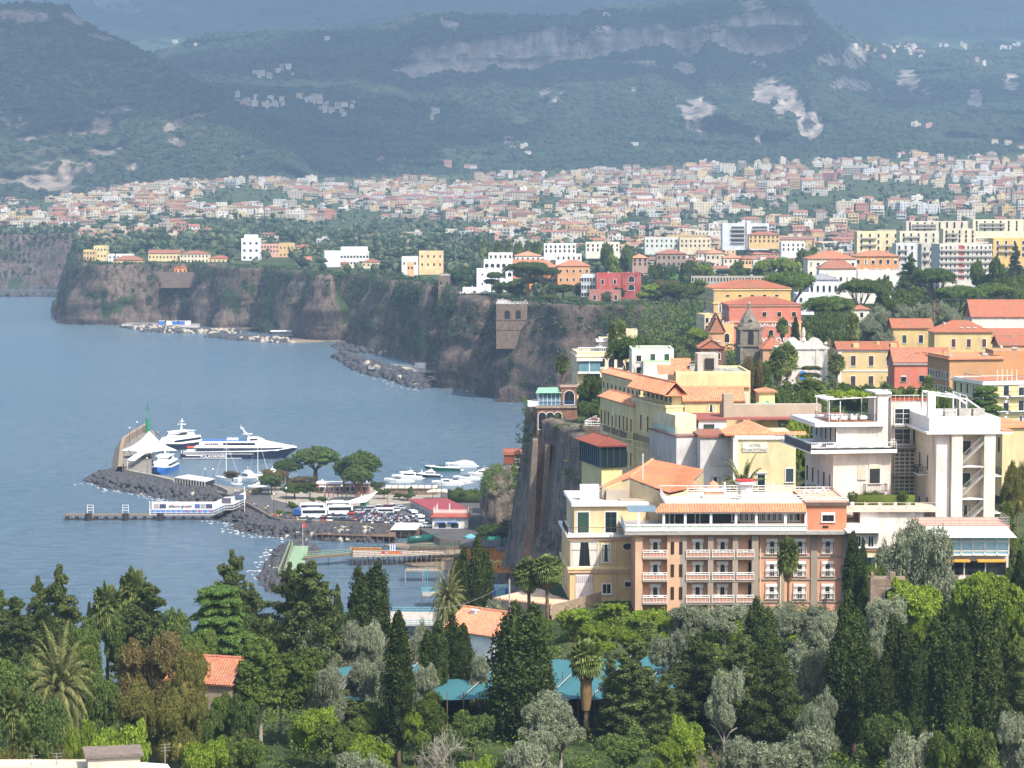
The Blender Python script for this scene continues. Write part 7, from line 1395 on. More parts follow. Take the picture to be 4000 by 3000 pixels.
# cliff tower with green-roofed veranda
BR=stonemat('#7a5642','#a07860',.7,'cliff_brick',bricks=1.0)
b=B('cliff_tower','brick tower house with arched windows standing on the cliff, veranda with a green roof','tower',2098,2256,1586,1790,634,14,BR,4,sink=4);b.band([b.H-.5],.4,.6,stonemat('#8a7a66','#a39580',.7,'stone_band'));b.win('f',3,[b.H*.72],1.8,4,'arch',.03,.62,trim=M_white);b.win('f',1,[b.H*.6],.6,1.8,'arch',.7,.9);b.wing(b.W*.6,b.W,.3,8,b.H,b.H+4.4,BR,'upper_tower');b.win('f',1,[b.H+2],2.4,3.2,'arch',.62,.98,off=-.3,trim=M_white)
b.add('veranda',MB().box(.4,b.W*.6,.6,7,b.H+.1,b.H+3),M_glassb);m=MB();[m.box(.4+k*1.0,.52+k*1.0,.45,.6,b.H+.1,b.H+3)for k in range(7)];m.box(.3,b.W*.6,.4,.6,b.H+1,b.H+1.12);b.add('veranda_frame',m,M_white);m=MB();m.quad((-.4,-.4,b.H+3.1),(b.W*.62,-.4,b.H+3.1),(b.W*.62,7,b.H+3.9),(.8,7,b.H+3.9));b.add('roof',m,flat('#7fb091',.7));b.add('terrace',MB().box(-2.2,.2,-.4,3,b.H-.1,b.H+1.1),M_white);r_=MB();railing(r_,[(.2,-.3,b.H+.1),(b.W,-.3,b.H+.1)],1,.3);b.add('railing',r_,M_blue);[b.add('roof_balustrade',MB().box(b.W*.6-.2,b.W+.3,.1,.5,b.H+4.4,b.H+5),plaster('#b09484'))for _ in(0,)]
t=thing('cliff_wall','tall sloping brick wall that carries the tower house down the cliff','wall',at(2150,2200,620));o_=t.location.copy();m=MB();q=[at(2062,2060,624),at(2050,2210,624),at(2262,2230,616),at(2262,1760,630),at(2086,1760,630)];q=[at(2040,2200,621),at(2268,2230,617),at(2262,1740,631),at(2086,1740,631)];i=m.v(*[p-o_ for p in q],*[p-o_+Vector((3,26,0))for p in q]);[m.face(*[i+c_ for c_ in f])for f in((0,1,2,3),(0,3,7,4),(3,2,6,7),(1,2,6,5))];m.build('stone',stonemat('#6e5443','#957560',.35,'old_brick',bricks=.7),t)
for k,(px,y0_,y1_,Y)in enumerate(((2092,1720,2190,622),(2140,1740,2200,622),(2190,1790,2230,622),(2252,1760,2250,610))):
 a,c=at(px,y0_,Y),at(px-26,y1_,Y+4);t=thing('buttress','pale stone buttress rib running down the near cliff, %s'%('leftmost','second from the left','under the brick tower','nearest the yellow building')[k],'buttress',c);d=a-c;m=MB();i=m.v((-1,-2.4,0),(1,-2.4,0),(1,6,0),(-1,6,0),d+Vector((-.6,-.4,0)),d+Vector((.6,-.4,0)),d+Vector((.6,6,0)),d+Vector((-.6,6,0)));[m.face(*[i+q for q in f])for f in((0,1,5,4),(1,2,6,5),(3,0,4,7),(4,5,6,7))];m.build('stone',stonemat('#6b5d50','#8c7d6d',.6,'buttress_stone'),t)
b=H('viewing_terrace','cliff-edge terrace wall with a white railing where visitors stand',2284,2412,1664,1760,572,20,TUF,None,0,sink=22,rz=-12,cat='terrace');r_=MB();railing(r_,[(0,14,b.H),(0,0,b.H),(b.W,0,b.H)],1.1,1.4,(1,.5),.09);b.add('railing',r_,M_white);VT=b
# trees of the middle distance
def X(key,px,yt,wpx,Y,label,**k):return tree_at(key,px,yt,wpx,Y,label,cat='tree',group='trees of the middle distance',**k)
X('umb1',2062,1020,172,1352,'tall stone pine with long bare trunk above the tuff bastion');X('umb1',2125,1040,130,1362,'second tall stone pine leaning right above the bastion',rz=2);X('umb1',1935,1060,70,1400,'smaller pine in front of the white arcaded hotel')
X('umb1',3085,1058,215,990,'wide stone pine behind the yellow palace');X('umb1',3238,1152,200,865,'stone pine beside the salmon palace, the nearest there',rz=1);X('umb1',3362,1086,160,1010,'stone pine with tall bare trunk right of the pavilion',rz=3);X('umb1',3650,1044,170,1080,'stone pine with forked trunk in front of the brick-panelled block');X('umb1',3745,1112,195,1000,'very broad stone pine above the church roof',rz=2);X('umb1',3880,1102,160,1010,'stone pine right of the very broad one',rz=4);X('umb1',2470,1308,192,618,'big flat-topped umbrella pine over the cream mansion',rz=1)
X('fan',2394,1264,38,650,'tall fan palm, left of the pair before the cliff');X('fan',2428,1262,42,655,'tall fan palm, right of the pair before the cliff');X('fan',2197,1390,56,690,'fan palm alone left of the cream mansion');X('date2',2488,1415,70,560,'date palm on the terrace of the white villa');X('date',2612,1395,40,600,'small palm crown right of the green terraces')
X('bri1',2730,1275,110,900,'fresh green tree left of the palace terraces');X('cyp1',3108,1236,34,850,'slim dark cypress in front of the salmon palace');X('fan',3057,1248,50,845,'fan palm hiding part of the lettering');X('fan',3012,1312,34,830,'small fan palm right of the bell tower');X('fan',3333,1232,56,735,'very tall fan palm with a thin trunk before the yellow house');X('fan',3268,1388,70,690,'fan palm between the church front and the yellow house');X('fan',3150,1262,40,800,'fan palm crown above the gardens of the palace')
for a in(('drk1',2380,950,70,1440,'dark tall tree left of the trio behind the red villa'),('bri2',2402,985,60,1425,'pale green tree in the middle of the trio behind the red villa'),('drk1',2440,958,66,1435,'dark tall tree right of the trio behind the red villa'),('bro1',2560,1022,56,1500,'round fresh green tree by the sports field'),('bro1',2620,1040,50,1480,'round green tree second along the sports field'),('bro2',2690,1015,80,1490,'broad green tree third along the sports field'),('bri1',2750,1020,90,1480,'bright green tree behind the field railing'),('bro1',2880,1010,70,1450,'green tree below the orange-roofed houses'),('bri1',2995,1000,120,1440,'large bright green tree above the colonnade'),('bri1',3075,995,100,1440,'bright green crown beside the dark tall hedge'),('drk1',3150,965,90,1380,'very dark tall tree left of the cream palace'),('bri2',2530,1105,90,1290,'bright green tree right of the dark red annex'),('bro1',2640,1100,150,1285,'brownish green trees on the cliff below the field, left'),('drk1',2700,1120,130,1270,'dark trees on the cliff below the field, middle'),('brn1',2600,1090,100,1310,'russet tree on the cliff behind the red villa'),('bro2',2720,1090,110,1290,'green tree on the cliff below the colonnade'),('drk1',2270,1100,110,1370,'dark garden tree between the pines and the blue-white wing'),('bro1',2200,1105,130,1360,'garden trees left of the red villa'),('drk1',2000,1100,110,1380,'very dark trees under the tall pines'),('drk1',1950,1100,80,1390,'dark trees in front of the white arcaded hotel'),('bro2',2150,1150,120,1310,'bushes on the terrace edge above the cliff'),('bro1',2240,1160,140,1300,'bushes under the red villa'),('con1',3555,1000,110,1180,'dark araucaria-like conifer beside the planted flats'),('drk1',3440,1080,90,1040,'green tree right of the white annex'),('drk1',3540,1120,110,960,'dark conifer in the gardens behind the church'),('bro1',3500,1150,110,940,'green garden tree beside the dark conifer'),('bro1',3820,1000,80,1150,'loose brown-green tree before the brick-panelled block'),('bro2',3900,1000,90,1140,'tall green tree at the right of the brick-panelled block'),('bro1',3970,1060,80,1060,'green tree at the right edge above the church'),('con1',3968,955,60,1280,'pointed dark conifer beside the ochre flats'),('oli1',3440,1190,120,900,'grey-green olive on the slope behind the yellow house, left'),('oli2',3520,1190,110,890,'grey-green olive on the slope behind the yellow house, middle'),('oli3',3600,1180,110,900,'grey-green olive on the slope left of the church'),('oli1',3700,1180,110,910,'grey-green olive right up to the church'),('oli2',3400,1250,120,830,'grey-green olive nearest the tall fan palm'),('oli3',3460,1290,90,800,'lowest olive of the slope'),('drk1',3200,1230,90,830,'dark green garden tree right of the salmon palace'),('drk1',3300,1290,100,800,'dark garden tree behind the church front'),('drk1',3260,1210,80,850,'dark garden crown below the nearest pine'),('bro1',2960,1380,110,620,'green tree right of the bell tower foot'),('brn1',2940,1390,90,600,'brownish tree in the gardens behind the yellow hotel'),('fan',3075,1350,90,640,'tall palm in front of the church front, right'),('fan',3040,1370,80,630,'tall palm in front of the church front, left'),('ced2',3170,1430,150,610,'bluish cedar in front of the church'),('bro1',3330,1485,160,600,'broad green tree in the hotel gardens, left'),('drk1',3420,1495,130,590,'dark green tree in the hotel gardens, middle'),('bro2',3130,1520,160,540,'leafy green tree left of the white hotel terrace'),('drk1',3050,1500,120,560,'dark tree between the yellow hotel and the church'),('fan',3160,1490,150,560,'cluster of grey-green palms before the white hotel'),('bro1',3230,1560,150,500,'green tree hanging over the white hotel terrace'),('bri1',3120,1600,120,480,'fresh green tree right of the yellow turret'),('bri2',3200,1640,80,470,'green tree beside the tiled hotel wall'),('ced1',3850,1510,200,520,'layered cedar behind the roof of the white hotel'),('fan',3628,1475,50,600,'palm by the white roof units'),('bro1',3700,1500,70,560,'bare-looking green tree beside the brown-orange hotel'),('bri1',3640,1500,60,520,'bright bush beside the white roof units'),('bro1',2330,1450,110,620,'russet-green tree in front of the cream mansion'),('drk1',2290,1500,90,625,'dark shrubs right of the cliff tower'),('bro2',2370,1510,90,600,'green shrub tree on the mansion terrace'),('bri2',2362,1568,76,580,'round clipped tree above the viewing terrace'),('drk1',2300,1560,90,600,'ivy-dark tree behind the terrace railing'),('drk1',1960,2040,130,738,'dark tree at the foot of the rock spur'),('drk1',1900,2055,90,736,'dark tree left below the rock spur'),('drk1',2060,1880,90,740,'shrubs between the rock spur and the cliff'),('drk1',2020,1460,70,1390,'shrubs at the shore of the far bay')):
 X(*a[:5],a[5],z=(2 if a[0]=='drk1' and a[4]in(738,736)else 1 if a[4]==1390 and a[1]==2020 else 8 if a[4]==740 else None))
for k in range(13):X('fan',1880+k*25+(k%3)*6,942+(k*7)%12,24,1640+(k*13)%40,'small palm of the palm avenue, %s'%('left end' if k<4 else 'middle' if k<9 else 'right end'))
cliff_green('cliff_ivy',bpy.data.objects['sea_cliff_near'],4500,8,.16,zlo=6,size=.24,rad=(.5,1.2),per=26,mat=L_drk)
# ================================================================== the near hotels
YW='#d5c08c';YR='#dfb276'
ptile=dict(mat=M_tilebright)
# yellow hotel, several stepped blocks on the cliff edge
t_=plaster('#e2cf9c')
b=B('hotel','rear left block of the yellow hotel with a recessed roof terrace','hotel',2497,2548,1492,1900,478,26,YW,13,z=44,trim=t_);b.hip(.8,.4,M_tilebright,z=b.H+.1);b.band([b.H-.5,b.H*.5],.12,.25,t_);b.win('l',9,[b.H*.9],.6,1,'bare');b.win('l',9,[b.H*.68,b.H*.47,b.H*.24],.9,2.3);b.win('f',1,[b.H*.88],.9,1.3,'w',.3,.9)
b=B('hotel','narrow corner block of the yellow hotel with rows of long windows seaward','hotel',2474,2542,1588,1900,452,22,YW,13,z=43,trim=t_);b.hip(1.2,.35,M_tilebright,'lr');b.band([b.H*.68,b.H*.42],.12,.25,t_);b.win('l',9,[b.H*.84,b.H*.56,b.H*.28],.9,2.4);b.balcony('l',[.15,.4,.65],b.H*.76-.6,4.4,.9);b.balcony('l',[.2,.5],b.H*.2,4,1);b.win('f',1,[b.H*.32],1.2,2.6,'w',.6,.95)
b.add('drainpipe',MB().tube([(.5,-.12,0),(.5,-.12,b.H)],.09,5),M_brown);b.win('f',1,[b.H*.17],.7,.7,'oval',.1,.5);b.add('pipe',MB().tube([(.4,-.2,0),(.4,-.2,b.H-.5)],.07,5),M_brown)
b=B('hotel','middle block of the yellow hotel with a gabled tile roof and long balconies','hotel',2602,2668,1592,1900,436,19,YW,15,z=43,trim=t_);b.band([b.H,b.H*.63,b.H*.26],.15,.3,t_);b.win('l',5,[b.H*.84,b.H*.46],.8,2.6);b.balcony('l',[.5],b.H*.70,12,.8);b.balcony('l',[.45],b.H*.30,15,1.2);b.wing(1.2,b.W,.8,15,b.H+.3,b.H+2.0);b.win('l',8,[b.H+1.2],.8,.9,'bare',off=-1.2);b.hip(2.0,.7,M_tilebright,'fb',x0=.2,z=b.H+2.05)
H1=b
b=B('hotel','upper main block of the yellow hotel with four windows and a walled roof','hotel',2640,2932,1462,1900,478,16,YW,2,z=44,trim=t_);b.parapet(.5,.35,t_,stonemat('#8d918a','#a8aaa2',.4,'grey_roof'));mm=MB();slope(mm,(0,-.5,b.H-2.4),(b.W,-.5,b.H-2.4),(0,.9,.44),.7,pitch=.3);b.add('tile_skirt',mm,M_tilebright);b.win('f',4,[b.H-4.4],1.05,1.6,'w',.2,1.02,trim=M_white);b.wing(b.W*.32,b.W*.6,4,9,b.H,b.H+3.4,plaster('#b8b0a2'));b.add('air_unit',MB().box(b.W*.42,b.W*.54,3.6,4,b.H+.6,b.H+2.6),M_dark);b.add('water_tank',MB().cyl(b.W*.22,5,b.H+.2,b.H+1.2,.5,10),M_blue)
mm=MB();slope(mm,(-3,2,b.H-.2),(b.W*.25,2,b.H-.2),(0,.92,.38),4,pitch=.3);slope(mm,(0,8,b.H+.6),(b.W*.28,8,b.H+.6),(0,.92,.38),4,pitch=.3);b.add('tile_skirt',mm,M_tilebright);[b.chimney(x,y,b.H+.3,.8,1.1,M_conc)for x,y in((3.2,4),(6,7))];b.clutter(n=9)
b=B('hotel','long tiled-roof wing of the yellow hotel in front of its main block','hotel',2674,2905,1570,1900,452,7,YW,2,z=44,trim=t_);b.hip(1.9,.4,M_tilebright,'lr');b.win('f',3,[b.H-1.1],1.1,1.3,'w',.35,.95)
b=B('hotel_turret','small square yellow turret with a green-topped tile cap','tower',2964,3026,1534,1900,446,4,YW,2,z=44,trim=t_);b.hip(.5,.4,M_tilebright);b=B('hotel','low yellow block with an arch below the turret','hotel',2975,3040,1590,1900,440,6,YW,2,z=44);b.hip(.4,.2,GR)
b=B('hotel','flat maroon-roofed white block between the yellow wings','hotel',2728,2838,1640,1900,436,11,'#e2dcd8',2,z=44,trim=t_);b.add('roof',MB().box(-5,b.W+21,-.4,11,b.H,b.H+.25),flat('#8d5148',.8,name='maroon_roof'));b.win('f',1,[b.H-2.2],1.5,2.7,'w',.15,.6,frame=M_dark,trim=M_dark);b.add('blue_vent',MB().box(b.W*.62,b.W*.72,-.2,0,b.H-2.6,b.H-1.3),M_blue);b.wing(b.W*.9,b.W+16,3,6,b.H,b.H+2.2,plaster('#a99a86'),'terrace_wall');b.add('chimney_block',MB().box(b.W*.95,b.W*1.3,2,5,b.H+.2,b.H+4.0),plaster('#a89a86'))
b=B('hotel','weathered grey-white block with a small iron balcony, left of the hotel sign','hotel',2642,2745,1706,1960,428,14,'#c2beba',15,z=43,trim=plaster('#c9c4bf'));b.win('l',4,[b.H*.62,b.H*.28],1,3);b.add('roof',MB().box(-.2,b.W+.2,-.2,14,b.H,b.H+.2),M_tileR);r_=MB();railing(r_,[(.1,13,b.H+.2),(.1,.1,b.H+.2),(b.W,.1,b.H+.2)],1.1,.3);b.add('railing',r_,M_teal);b.wing(.8,b.W,3,14,b.H+.2,b.H+3.2,plaster('#dcd0a8'))
b=B('hotel','weathered white block with a tall green-curtained door left of the hotel sign','hotel',2735,2868,1702,1960,424,12,'#cfcac6',2,z=43,trim=plaster('#c8c2bc'));b.band([b.H-.3],.3,.35,M_tileR);b.win('f',1,[b.H*.56],1.5,3.0,'curt',.2,.7,frame=M_dark);b.band([b.H*.74],.12,.15,x0=2,x1=b.W-1);b.add('terrace',MB().box(-2,b.W+1,-3.4,0,b.H*.36,b.H*.4),plaster('#b8b2a8'));b.wing(-1.6,b.W+.6,-3,0,-3,b.H*.36,plaster('#dcc68c'));b.win('f',1,[b.H*.16],1.2,2.4,'hood',.25,.6,off=3,shut=M_brown)
b=B('hotel','yellow hotel front with its name on a stone plaque under a hipped tile roof','hotel',2868,3110,1702,1975,418,14,YR if False else '#d6c496',1,z=43.6,trim=M_white);H_=b.H;W_=b.W
b.hip(1.9,.3,M_tilebright,x0=-1.2,x1=W_*.66,y1=8);mm=MB();slope(mm,(W_*.66,-.4,H_+.1),(W_+1.6,-.4,H_+.1),(0,.9,.43),1.1,pitch=.3);b.add('tile_skirt',mm,M_tilebright)
mm=MB();n=24;[mm.poly([(W_*k/n,-.28,H_-.1),(W_*(k+1)/n,-.28,H_-.1)]+[(W_*(k+.5)/n+W_/n/2*math.cos(a*math.pi/6),-.28,H_-.12-.55*math.sin(a*math.pi/6)**.6)for a in range(7)])for k in range(n)];mm.box(0,W_,-.3,0,H_-.1,H_+.08);b.add('arched_frieze',mm,M_white)
b.add('plaque',MB().box(W_*.13,W_*.53,-.14,-.01,H_-2.55,H_-1.1),plaster('#e2dccc'));text('HOTEL',.62,M_conc,b.root,(W_*.33,-.17,H_-1.52));text('TRAMONTANO',.62,M_conc,b.root,(W_*.33,-.17,H_-2.2),sx=.93)
b.win('f',2,[H_*.60],1.15,2.4,'hood',.08,.60,shut=M_green,frame=M_green,xs=[.2,.44],trim=M_white);b.win('f',1,[H_*.66],1.2,2.1,'closed',xs=[.90],shut=flat('#3d464e',.6),trim=M_white);b.add('balcony',MB().box(W_*.1,W_*.58,-1,0,H_*.46,H_*.48),M_conc);r_=MB();railing(r_,[(W_*.38,-.9,H_*.48),(W_*.5,-.9,H_*.48)],.9,.2);b.add('railing',r_,M_iron);b.win('f',1,[H_*.35],.8,1.1,'oval',xs=[.43]);b.win('f',2,[H_*.18],.7,.7,'w',xs=[.66,.2]);b.win('f',1,[H_*.14],2.6,3.2,'arch',xs=[.92],trim=M_conc);b.add('pilaster',MB().box(-.2,.5,-.2,0,0,H_-.3),M_white)
# glass dining pavilion
b=B('pavilion','dark glass dining pavilion with a red-brown roof above an arcade','pavilion',2350,2432,1762,1880,430,12,'#d8c48a',14,z=41,H=zat(1826,430)-41,sink=6);Hh=b.H;b.add('glass',MB().box(-.3,b.W+.6,-.4,12,Hh,Hh+3.3),M_glass);m=MB();[m.box(-.42,-.3,k*1.2-.3,k*1.2-.18,Hh,Hh+3.3)for k in range(11)];[m.box(k*1.05-.3,k*1.05-.18,-.52,-.4,Hh,Hh+3.3)for k in range(4)];b.add('mullion',m,flat('#1f4448',.5));b.hip(1.2,.9,flat('#7c4336',.8,name='red_brown_sheet'),z=Hh+3.5);b.win('l',5,[Hh*.4],1.5,3.4,'arch');b.win('f',2,[Hh*.4],1.3,3,'arch')
# yellow hotel with the big salmon roof
b=B('hotel','sunlit yellow hotel with a large salmon tiled roof and stone cornices','hotel',2226,2500,2098,2385,372,16,'#d5ba84',3,z=40.5,H=zat(2098,372)-40.5,sink=12,trim=plaster('#e6d6b4'));H_,W_=b.H,b.W
b.wing(.7,W_+1,1.2,16,H_,H_+4.2,plaster('#dfc394'),'upper_wall');H2=H_+4.2;cm=plaster('#cfa98c')
for z,o_ in((H_,.5),(H_*.6,.35)):b.add('cornice',MB().box(-o_,W_+.2,-o_,16,z,z+.35),M_white if z==H_ else t_);b.add('cornice',MB().box(-.25,W_+.1,-.25,16,z-.45,z),cm)
b.add('cornice',MB().box(.3,W_+1.4,.7,16.4,H2,H2+.5),M_white);b.win('f',2,[H_+1.9],1.6,2.9,'w',off=-1.2,xs=[.2,.60],trim=M_white,frame=M_green);b.win('f',1,[H_*.79],3.6,3.4,'curt',xs=[.21],frame=M_dark,trim=M_white);b.win('f',1,[H_*.8],1.15,2.4,'curt',xs=[.52],trim=M_white,frame=M_green);b.win('f',1,[H_*.88],1.3,.9,'oval',xs=[.83]);b.win('f',1,[H_*.36],1.2,1.4,'w',xs=[.53],trim=M_white,frame=M_white);b.add('blind_window',MB().box(W_*.08,W_*.33,-.08,-.005,.8,H_*.54),plaster('#dcd0cc'));mm=MB();[mm.box(W_*.09+k*.28,W_*.09+k*.28+.16,-.12,-.08,H_*.44,H_*.52)for k in range(9)];b.add('lattice',mm,plaster('#a9a4a8'));b.win('f',1,[H_*.42],1.3,.8,'w',xs=[.86]);b.win('f',1,[H_*.08],.8,.5,'bare',xs=[.84])
r_=MB();railing(r_,[(-.3,10,H_+.35),(-.3,-.3,H_+.35),(W_,-.3,H_+.35)],1,.35);b.add('railing',r_,M_brown);b.add('drainpipe',MB().tube([(W_*.66,-.1,0),(W_*.66,-.1,H_-.6)],.07,5),t_)
P=[at(2289,1932,378),at(2549,1797,398),at(2749,1836,392),at(2672,1915,372),at(2616,1928,371),at(2459,1868,377)]
rp=thing('salmon_roof_house','large salmon-orange tiled roof over a stone gable behind the yellow hotel','house',P[0]);m=MB()
def patch(m,a,c,d,e,n=70,am=.07):
 """tiled roof patch between eave a-c and top e-d"""
 i0=len(m.V);nr=6
 for k in range(n*4+1):
  u=k/(n*4);hh=Vector((0,0,am*(1-math.cos(k*math.pi/2))))
  for r in range(nr+1):v=r/nr;m.v(a.lerp(c,u).lerp(e.lerp(d,u),v)+hh)
 for k in range(n*4):
  for r in range(nr):q=i0+k*(nr+1)+r;m.face(q,q+nr+1,q+nr+2,q+1)
o_=P[0];Q=[p-o_ for p in P];patch(m,Q[0],Q[5],Q[1],Q[0].lerp(Q[1],.98),40);patch(m,Q[5],Q[4],Q[1].lerp(Q[2],.62),Q[1],50);patch(m,Q[4],Q[3],Q[2],Q[1].lerp(Q[2],.6),36);m.build('roof',tilemat('#da8862'),rp)
m=MB();m.tube([Q[5]+Vector((0,0,.1)),Q[1]+Vector((0,0,.1))],.22,6);m.build('ridge',tilemat('#e8966a'),rp)
zb_=41-o_.z;m=MB()
for a,c in((Q[0],Q[5]),(Q[5],Q[4]),(Q[4],Q[3]),(Q[3],Q[2])):i=m.v(a-Vector((0,0,.2)),c-Vector((0,0,.2)),Vector((c.x,c.y,zb_)),Vector((a.x,a.y,zb_)));m.face(i,i+1,i+2,i+3)
m.build('wall',plaster('#c9b48c',.8),rp)
st=thing('roof_equipment','weathered roof walls, chimneys and white air units behind the hotel cornice','roof units',(b.root.location.x,374,40.5+H2));pm=plaster('#a59a8a',.9)
for x0_,x1_,y0_,y1_,z1,mt_ in((5.2,8.4,2,5,1.9,pm),(12,19.5,4,6,1.7,pm),(7,20,.8,2,.8,pm),(1.5,4.2,2,4,2.6,M_white),(4.6,5.0,3,5,2.4,M_conc)):MB().box(x0_,x1_,y0_,y1_,.1,z1).build('unit',mt_,st)
MB().tube([(10.4,3,0),(10.4,3,7)],.07,5).build('aerial_mast',M_white,st);r_=MB();railing(r_,[(9,3.4,.5),(13,3.4,.5)],2.2,1.3,(1,.5),.08);r_.build('frame',M_white,st)
for x in(17.6,20.4):m=MB();m.box(x-.5,x+.5,3.2,4.2,1.2,2.2);m.tube([(x,3.7,2.2),(x,3.7,2.7),(x,3.7,3.1)],[.9,.7,.1],8);m.build('chimney',M_tileO,st)
# ---- the orange hotel
Y=362;OW='#cd9a7e';b=B('hotel','orange four-storey hotel with balconies, curtained windows and a roof restaurant','hotel',2482,3313,2083,2395,Y,14,OW,1,z=41.5,H=zat(2083,Y)-41.5,trim=plaster('#9a8f80'));H_,W_=b.H,b.W;pxx=lambda px:(px-2482)/(3313-2482)*W_;fz=[zat(y,Y)-41.5 for y in(2349,2261,2173)];fl=3.05;grey=plaster('#94897b',.5);OP=plaster('#c6937a')
for px,w_ in((2508,.5),(2604,.5),(2668,.9),(2775,.75),(2872,.75),(2950,.9),(3056,.9),(3186,.9),(3306,.9)):
 if px not in(2508,2604):b.add('pier',MB().box(pxx(px)-w_/2,pxx(px)+w_/2,-1.25 if px<2951 else-.22,0,0,H_),grey)
b.add('side_wall',MB().box(-.1,pxx(2508),-1.3,0,0,H_),plaster('#c2a184'));b.add('side_wall',MB().box(pxx(2604),pxx(2668)-.46,-1.25,0,0,H_),plaster('#c59d7e'))
for z in fz:
 b.add('floor_slab',MB().box(pxx(2508),pxx(2604),-1.5,-.005,z-.22,z),grey);b.add('floor_slab',MB().box(pxx(2676),pxx(2948),-1.32,-.005,z-.3,z),grey);b.add('floor_band',MB().box(pxx(2952),W_,-.16,-.005,z-.2,z+.05),grey)
 for x0_,x1_ in((2508,2604),(2678,2771),(2779,2868),(2876,2946)):r_=MB();y_=-1.45;railing(r_,[(pxx(x0_)+.05,y_,z),(pxx(x1_)-.05,y_,z)],1.0,.45,(1,.72),.07);b.add('railing',r_,M_white);b.add('balcony_panel',MB().box(pxx(x0_)+.1,pxx(x1_)-.1,y_+.06,y_+.09,z+.1,z+.66),plaster('#bb8670'))
 b.win('f',1,[z+1.25],1.5,2.3,'rollc',xs=[pxx(2560)/W_],shut=M_white,frame=M_brown,trim=OP);b.win('f',3,[z+1.25],1.55,2.3,'rollc',xs=[pxx(p)/W_ for p in(2727,2825)],shut=M_white,frame=M_brown,trim=OP)
 b.win('f',1,[z+1.3],.45,1.7,'bare',xs=[pxx(p)/W_ for p in(2625,2658)],off=1.25,frame=M_brown);b.win('f',1,[z+1.4],.45,1.7,'bare',xs=[pxx(2933)/W_],frame=M_brown)
 for px in(3020,3130,3240):
  b.win('f',1,[z+1.35],1.6,2.1,'rollc',xs=[pxx(px)/W_],shut=M_white,frame=M_brown,off=.02,trim=OP);r_=MB();railing(r_,[(pxx(px)-.85,-.3,z+.25),(pxx(px)+.85,-.3,z+.25)],1,.25,(1,.8),.06);b.add('railing',r_,M_white)
for px in(2973,3052):b.add('drainpipe',MB().tube([(pxx(px),-.4,0),(pxx(px),-.4,H_)],.1,6),plaster('#d8bd8e'))
b.add('terrace_slab',MB().box(-1.6,pxx(2676),-2.0,14,H_,H_+.35),M_conc);b.add('terrace_slab',MB().box(pxx(2640),W_+.2,-1.9,14,H_+.002,H_+.42),M_conc)
zt=H_+.42;b.wing(pxx(2900),pxx(3150),1.6,10,zt,zt+2.3,plaster('#d09a6e'),'restaurant_wall');b.add('restaurant_glass',MB().box(pxx(2590),pxx(2870),2.2,10,zt,zt+2.3),glassmat('#2e3a38',.1,'restaurant_glass'));b.win('f',12,[zt+1.6],.9,1.1,'w',off=-1.6,xs=[pxx(2880+k*22)/W_ for k in range(12)],trim=M_white,frame=M_white)
for px in(2492,2590,2674,2775,2873,2953,3067,3147):b.add('column',MB().box(pxx(px)-.17,pxx(px)+.17,-1.5,-1.16,zt,zt+2.5),M_white)
for px in(2620,2640,2722,2740):b.add('column',MB().box(pxx(px)-.07,pxx(px)+.07,2.0,2.15,zt,zt+2.4),M_white)
b.add('eaves_beam',MB().box(pxx(2560),pxx(3150),-1.6,-1.1,zt+2.4,zt+2.65),M_white);mm=MB();slope(mm,(pxx(2552),-1.9,zt+2.6),(pxx(3150),-1.9,zt+2.6),(0,.88,.475),2.1,a=.9,pitch=.36,amp=.07);b.add('roof',mm,M_tilebright);b.add('roof_deck',MB().box(pxx(2600),pxx(3150),-.1,14,zt+3.2,zt+3.6),plaster('#e0c2ae',.2));b.add('glass_roof',MB().box(-1,pxx(2570),-1,6,zt+2.6,zt+2.7),flat('#6b8696',.3))
r_=MB();railing(r_,[(-1.5,8,zt),(-1.5,-1.85,zt),(pxx(3150),-1.85,zt)],1,.5,(1,.8,.12),.08);b.add('railing',r_,M_white);b.add('glass_parapet',MB().box(-1.4,pxx(3148),-1.8,-1.76,zt+.05,zt+.7),flat('#c3cfc4',.2,name='frosted_glass'))
b.wing(pxx(3150),W_,-.05,13,zt,zt+3.3,plaster('#c07c5a'),'tower_wall');b.add('tower_roof',MB().box(pxx(3148),W_+.3,-.35,13.4,zt+3.3,zt+3.75),stonemat('#55473f','#6b5b50',1,'dark_fascia'));b.add('tower_deck',MB().box(pxx(3150),W_+.1,0,13.2,zt+3.76,zt+3.95),plaster('#d6a58e',.2));b.win('f',1,[zt+1.7],1.6,1.1,'roll',xs=[pxx(3240)/W_],off=.05,trim=M_white,shut=M_white);b.win('f',1,[zt+.4],.8,.3,'bare',xs=[pxx(3230)/W_],off=.05)
zr=zt+3.6;r_=MB();railing(r_,[(pxx(2600),1.2,zr-1),(pxx(2758),1.2,zr),(pxx(3150),1.2,zr)],1,1.0,(1,.66,.33),.07);railing(r_,[(pxx(2600),1.2,zr),(pxx(2600),13,zr),(pxx(3150),13,zr)],1,1.0,(1,.66,.33),.07);railing(r_,[(pxx(3150),.1,zr-.3),(W_,.1,zr-.3),(W_,13,zr-.3),(pxx(3150),13,zr-.3)],1.1,.8,(1,.7,.4),.07);b.add('roof_railing',r_,M_white)
OH=b
def roofthing(name,label,cat,x,y,z,parts):
 t=thing(name,label,cat,OH.root.matrix_world@Vector((x,y,z))if False else(OH.root.location.x+x,OH.root.location.y+y,OH.root.location.z+z));[mb.build(n,mt_,t)for n,mb,mt_ in parts];return t
m=MB();[m.tube([(1.0*math.cos(a),1.0*math.sin(a),0),(1.0*math.cos(a),1.0*math.sin(a),2.3)],.05,4)for a in np.linspace(0,5.9,11)];m.cyl(0,0,2.2,2.6,1.4,14)
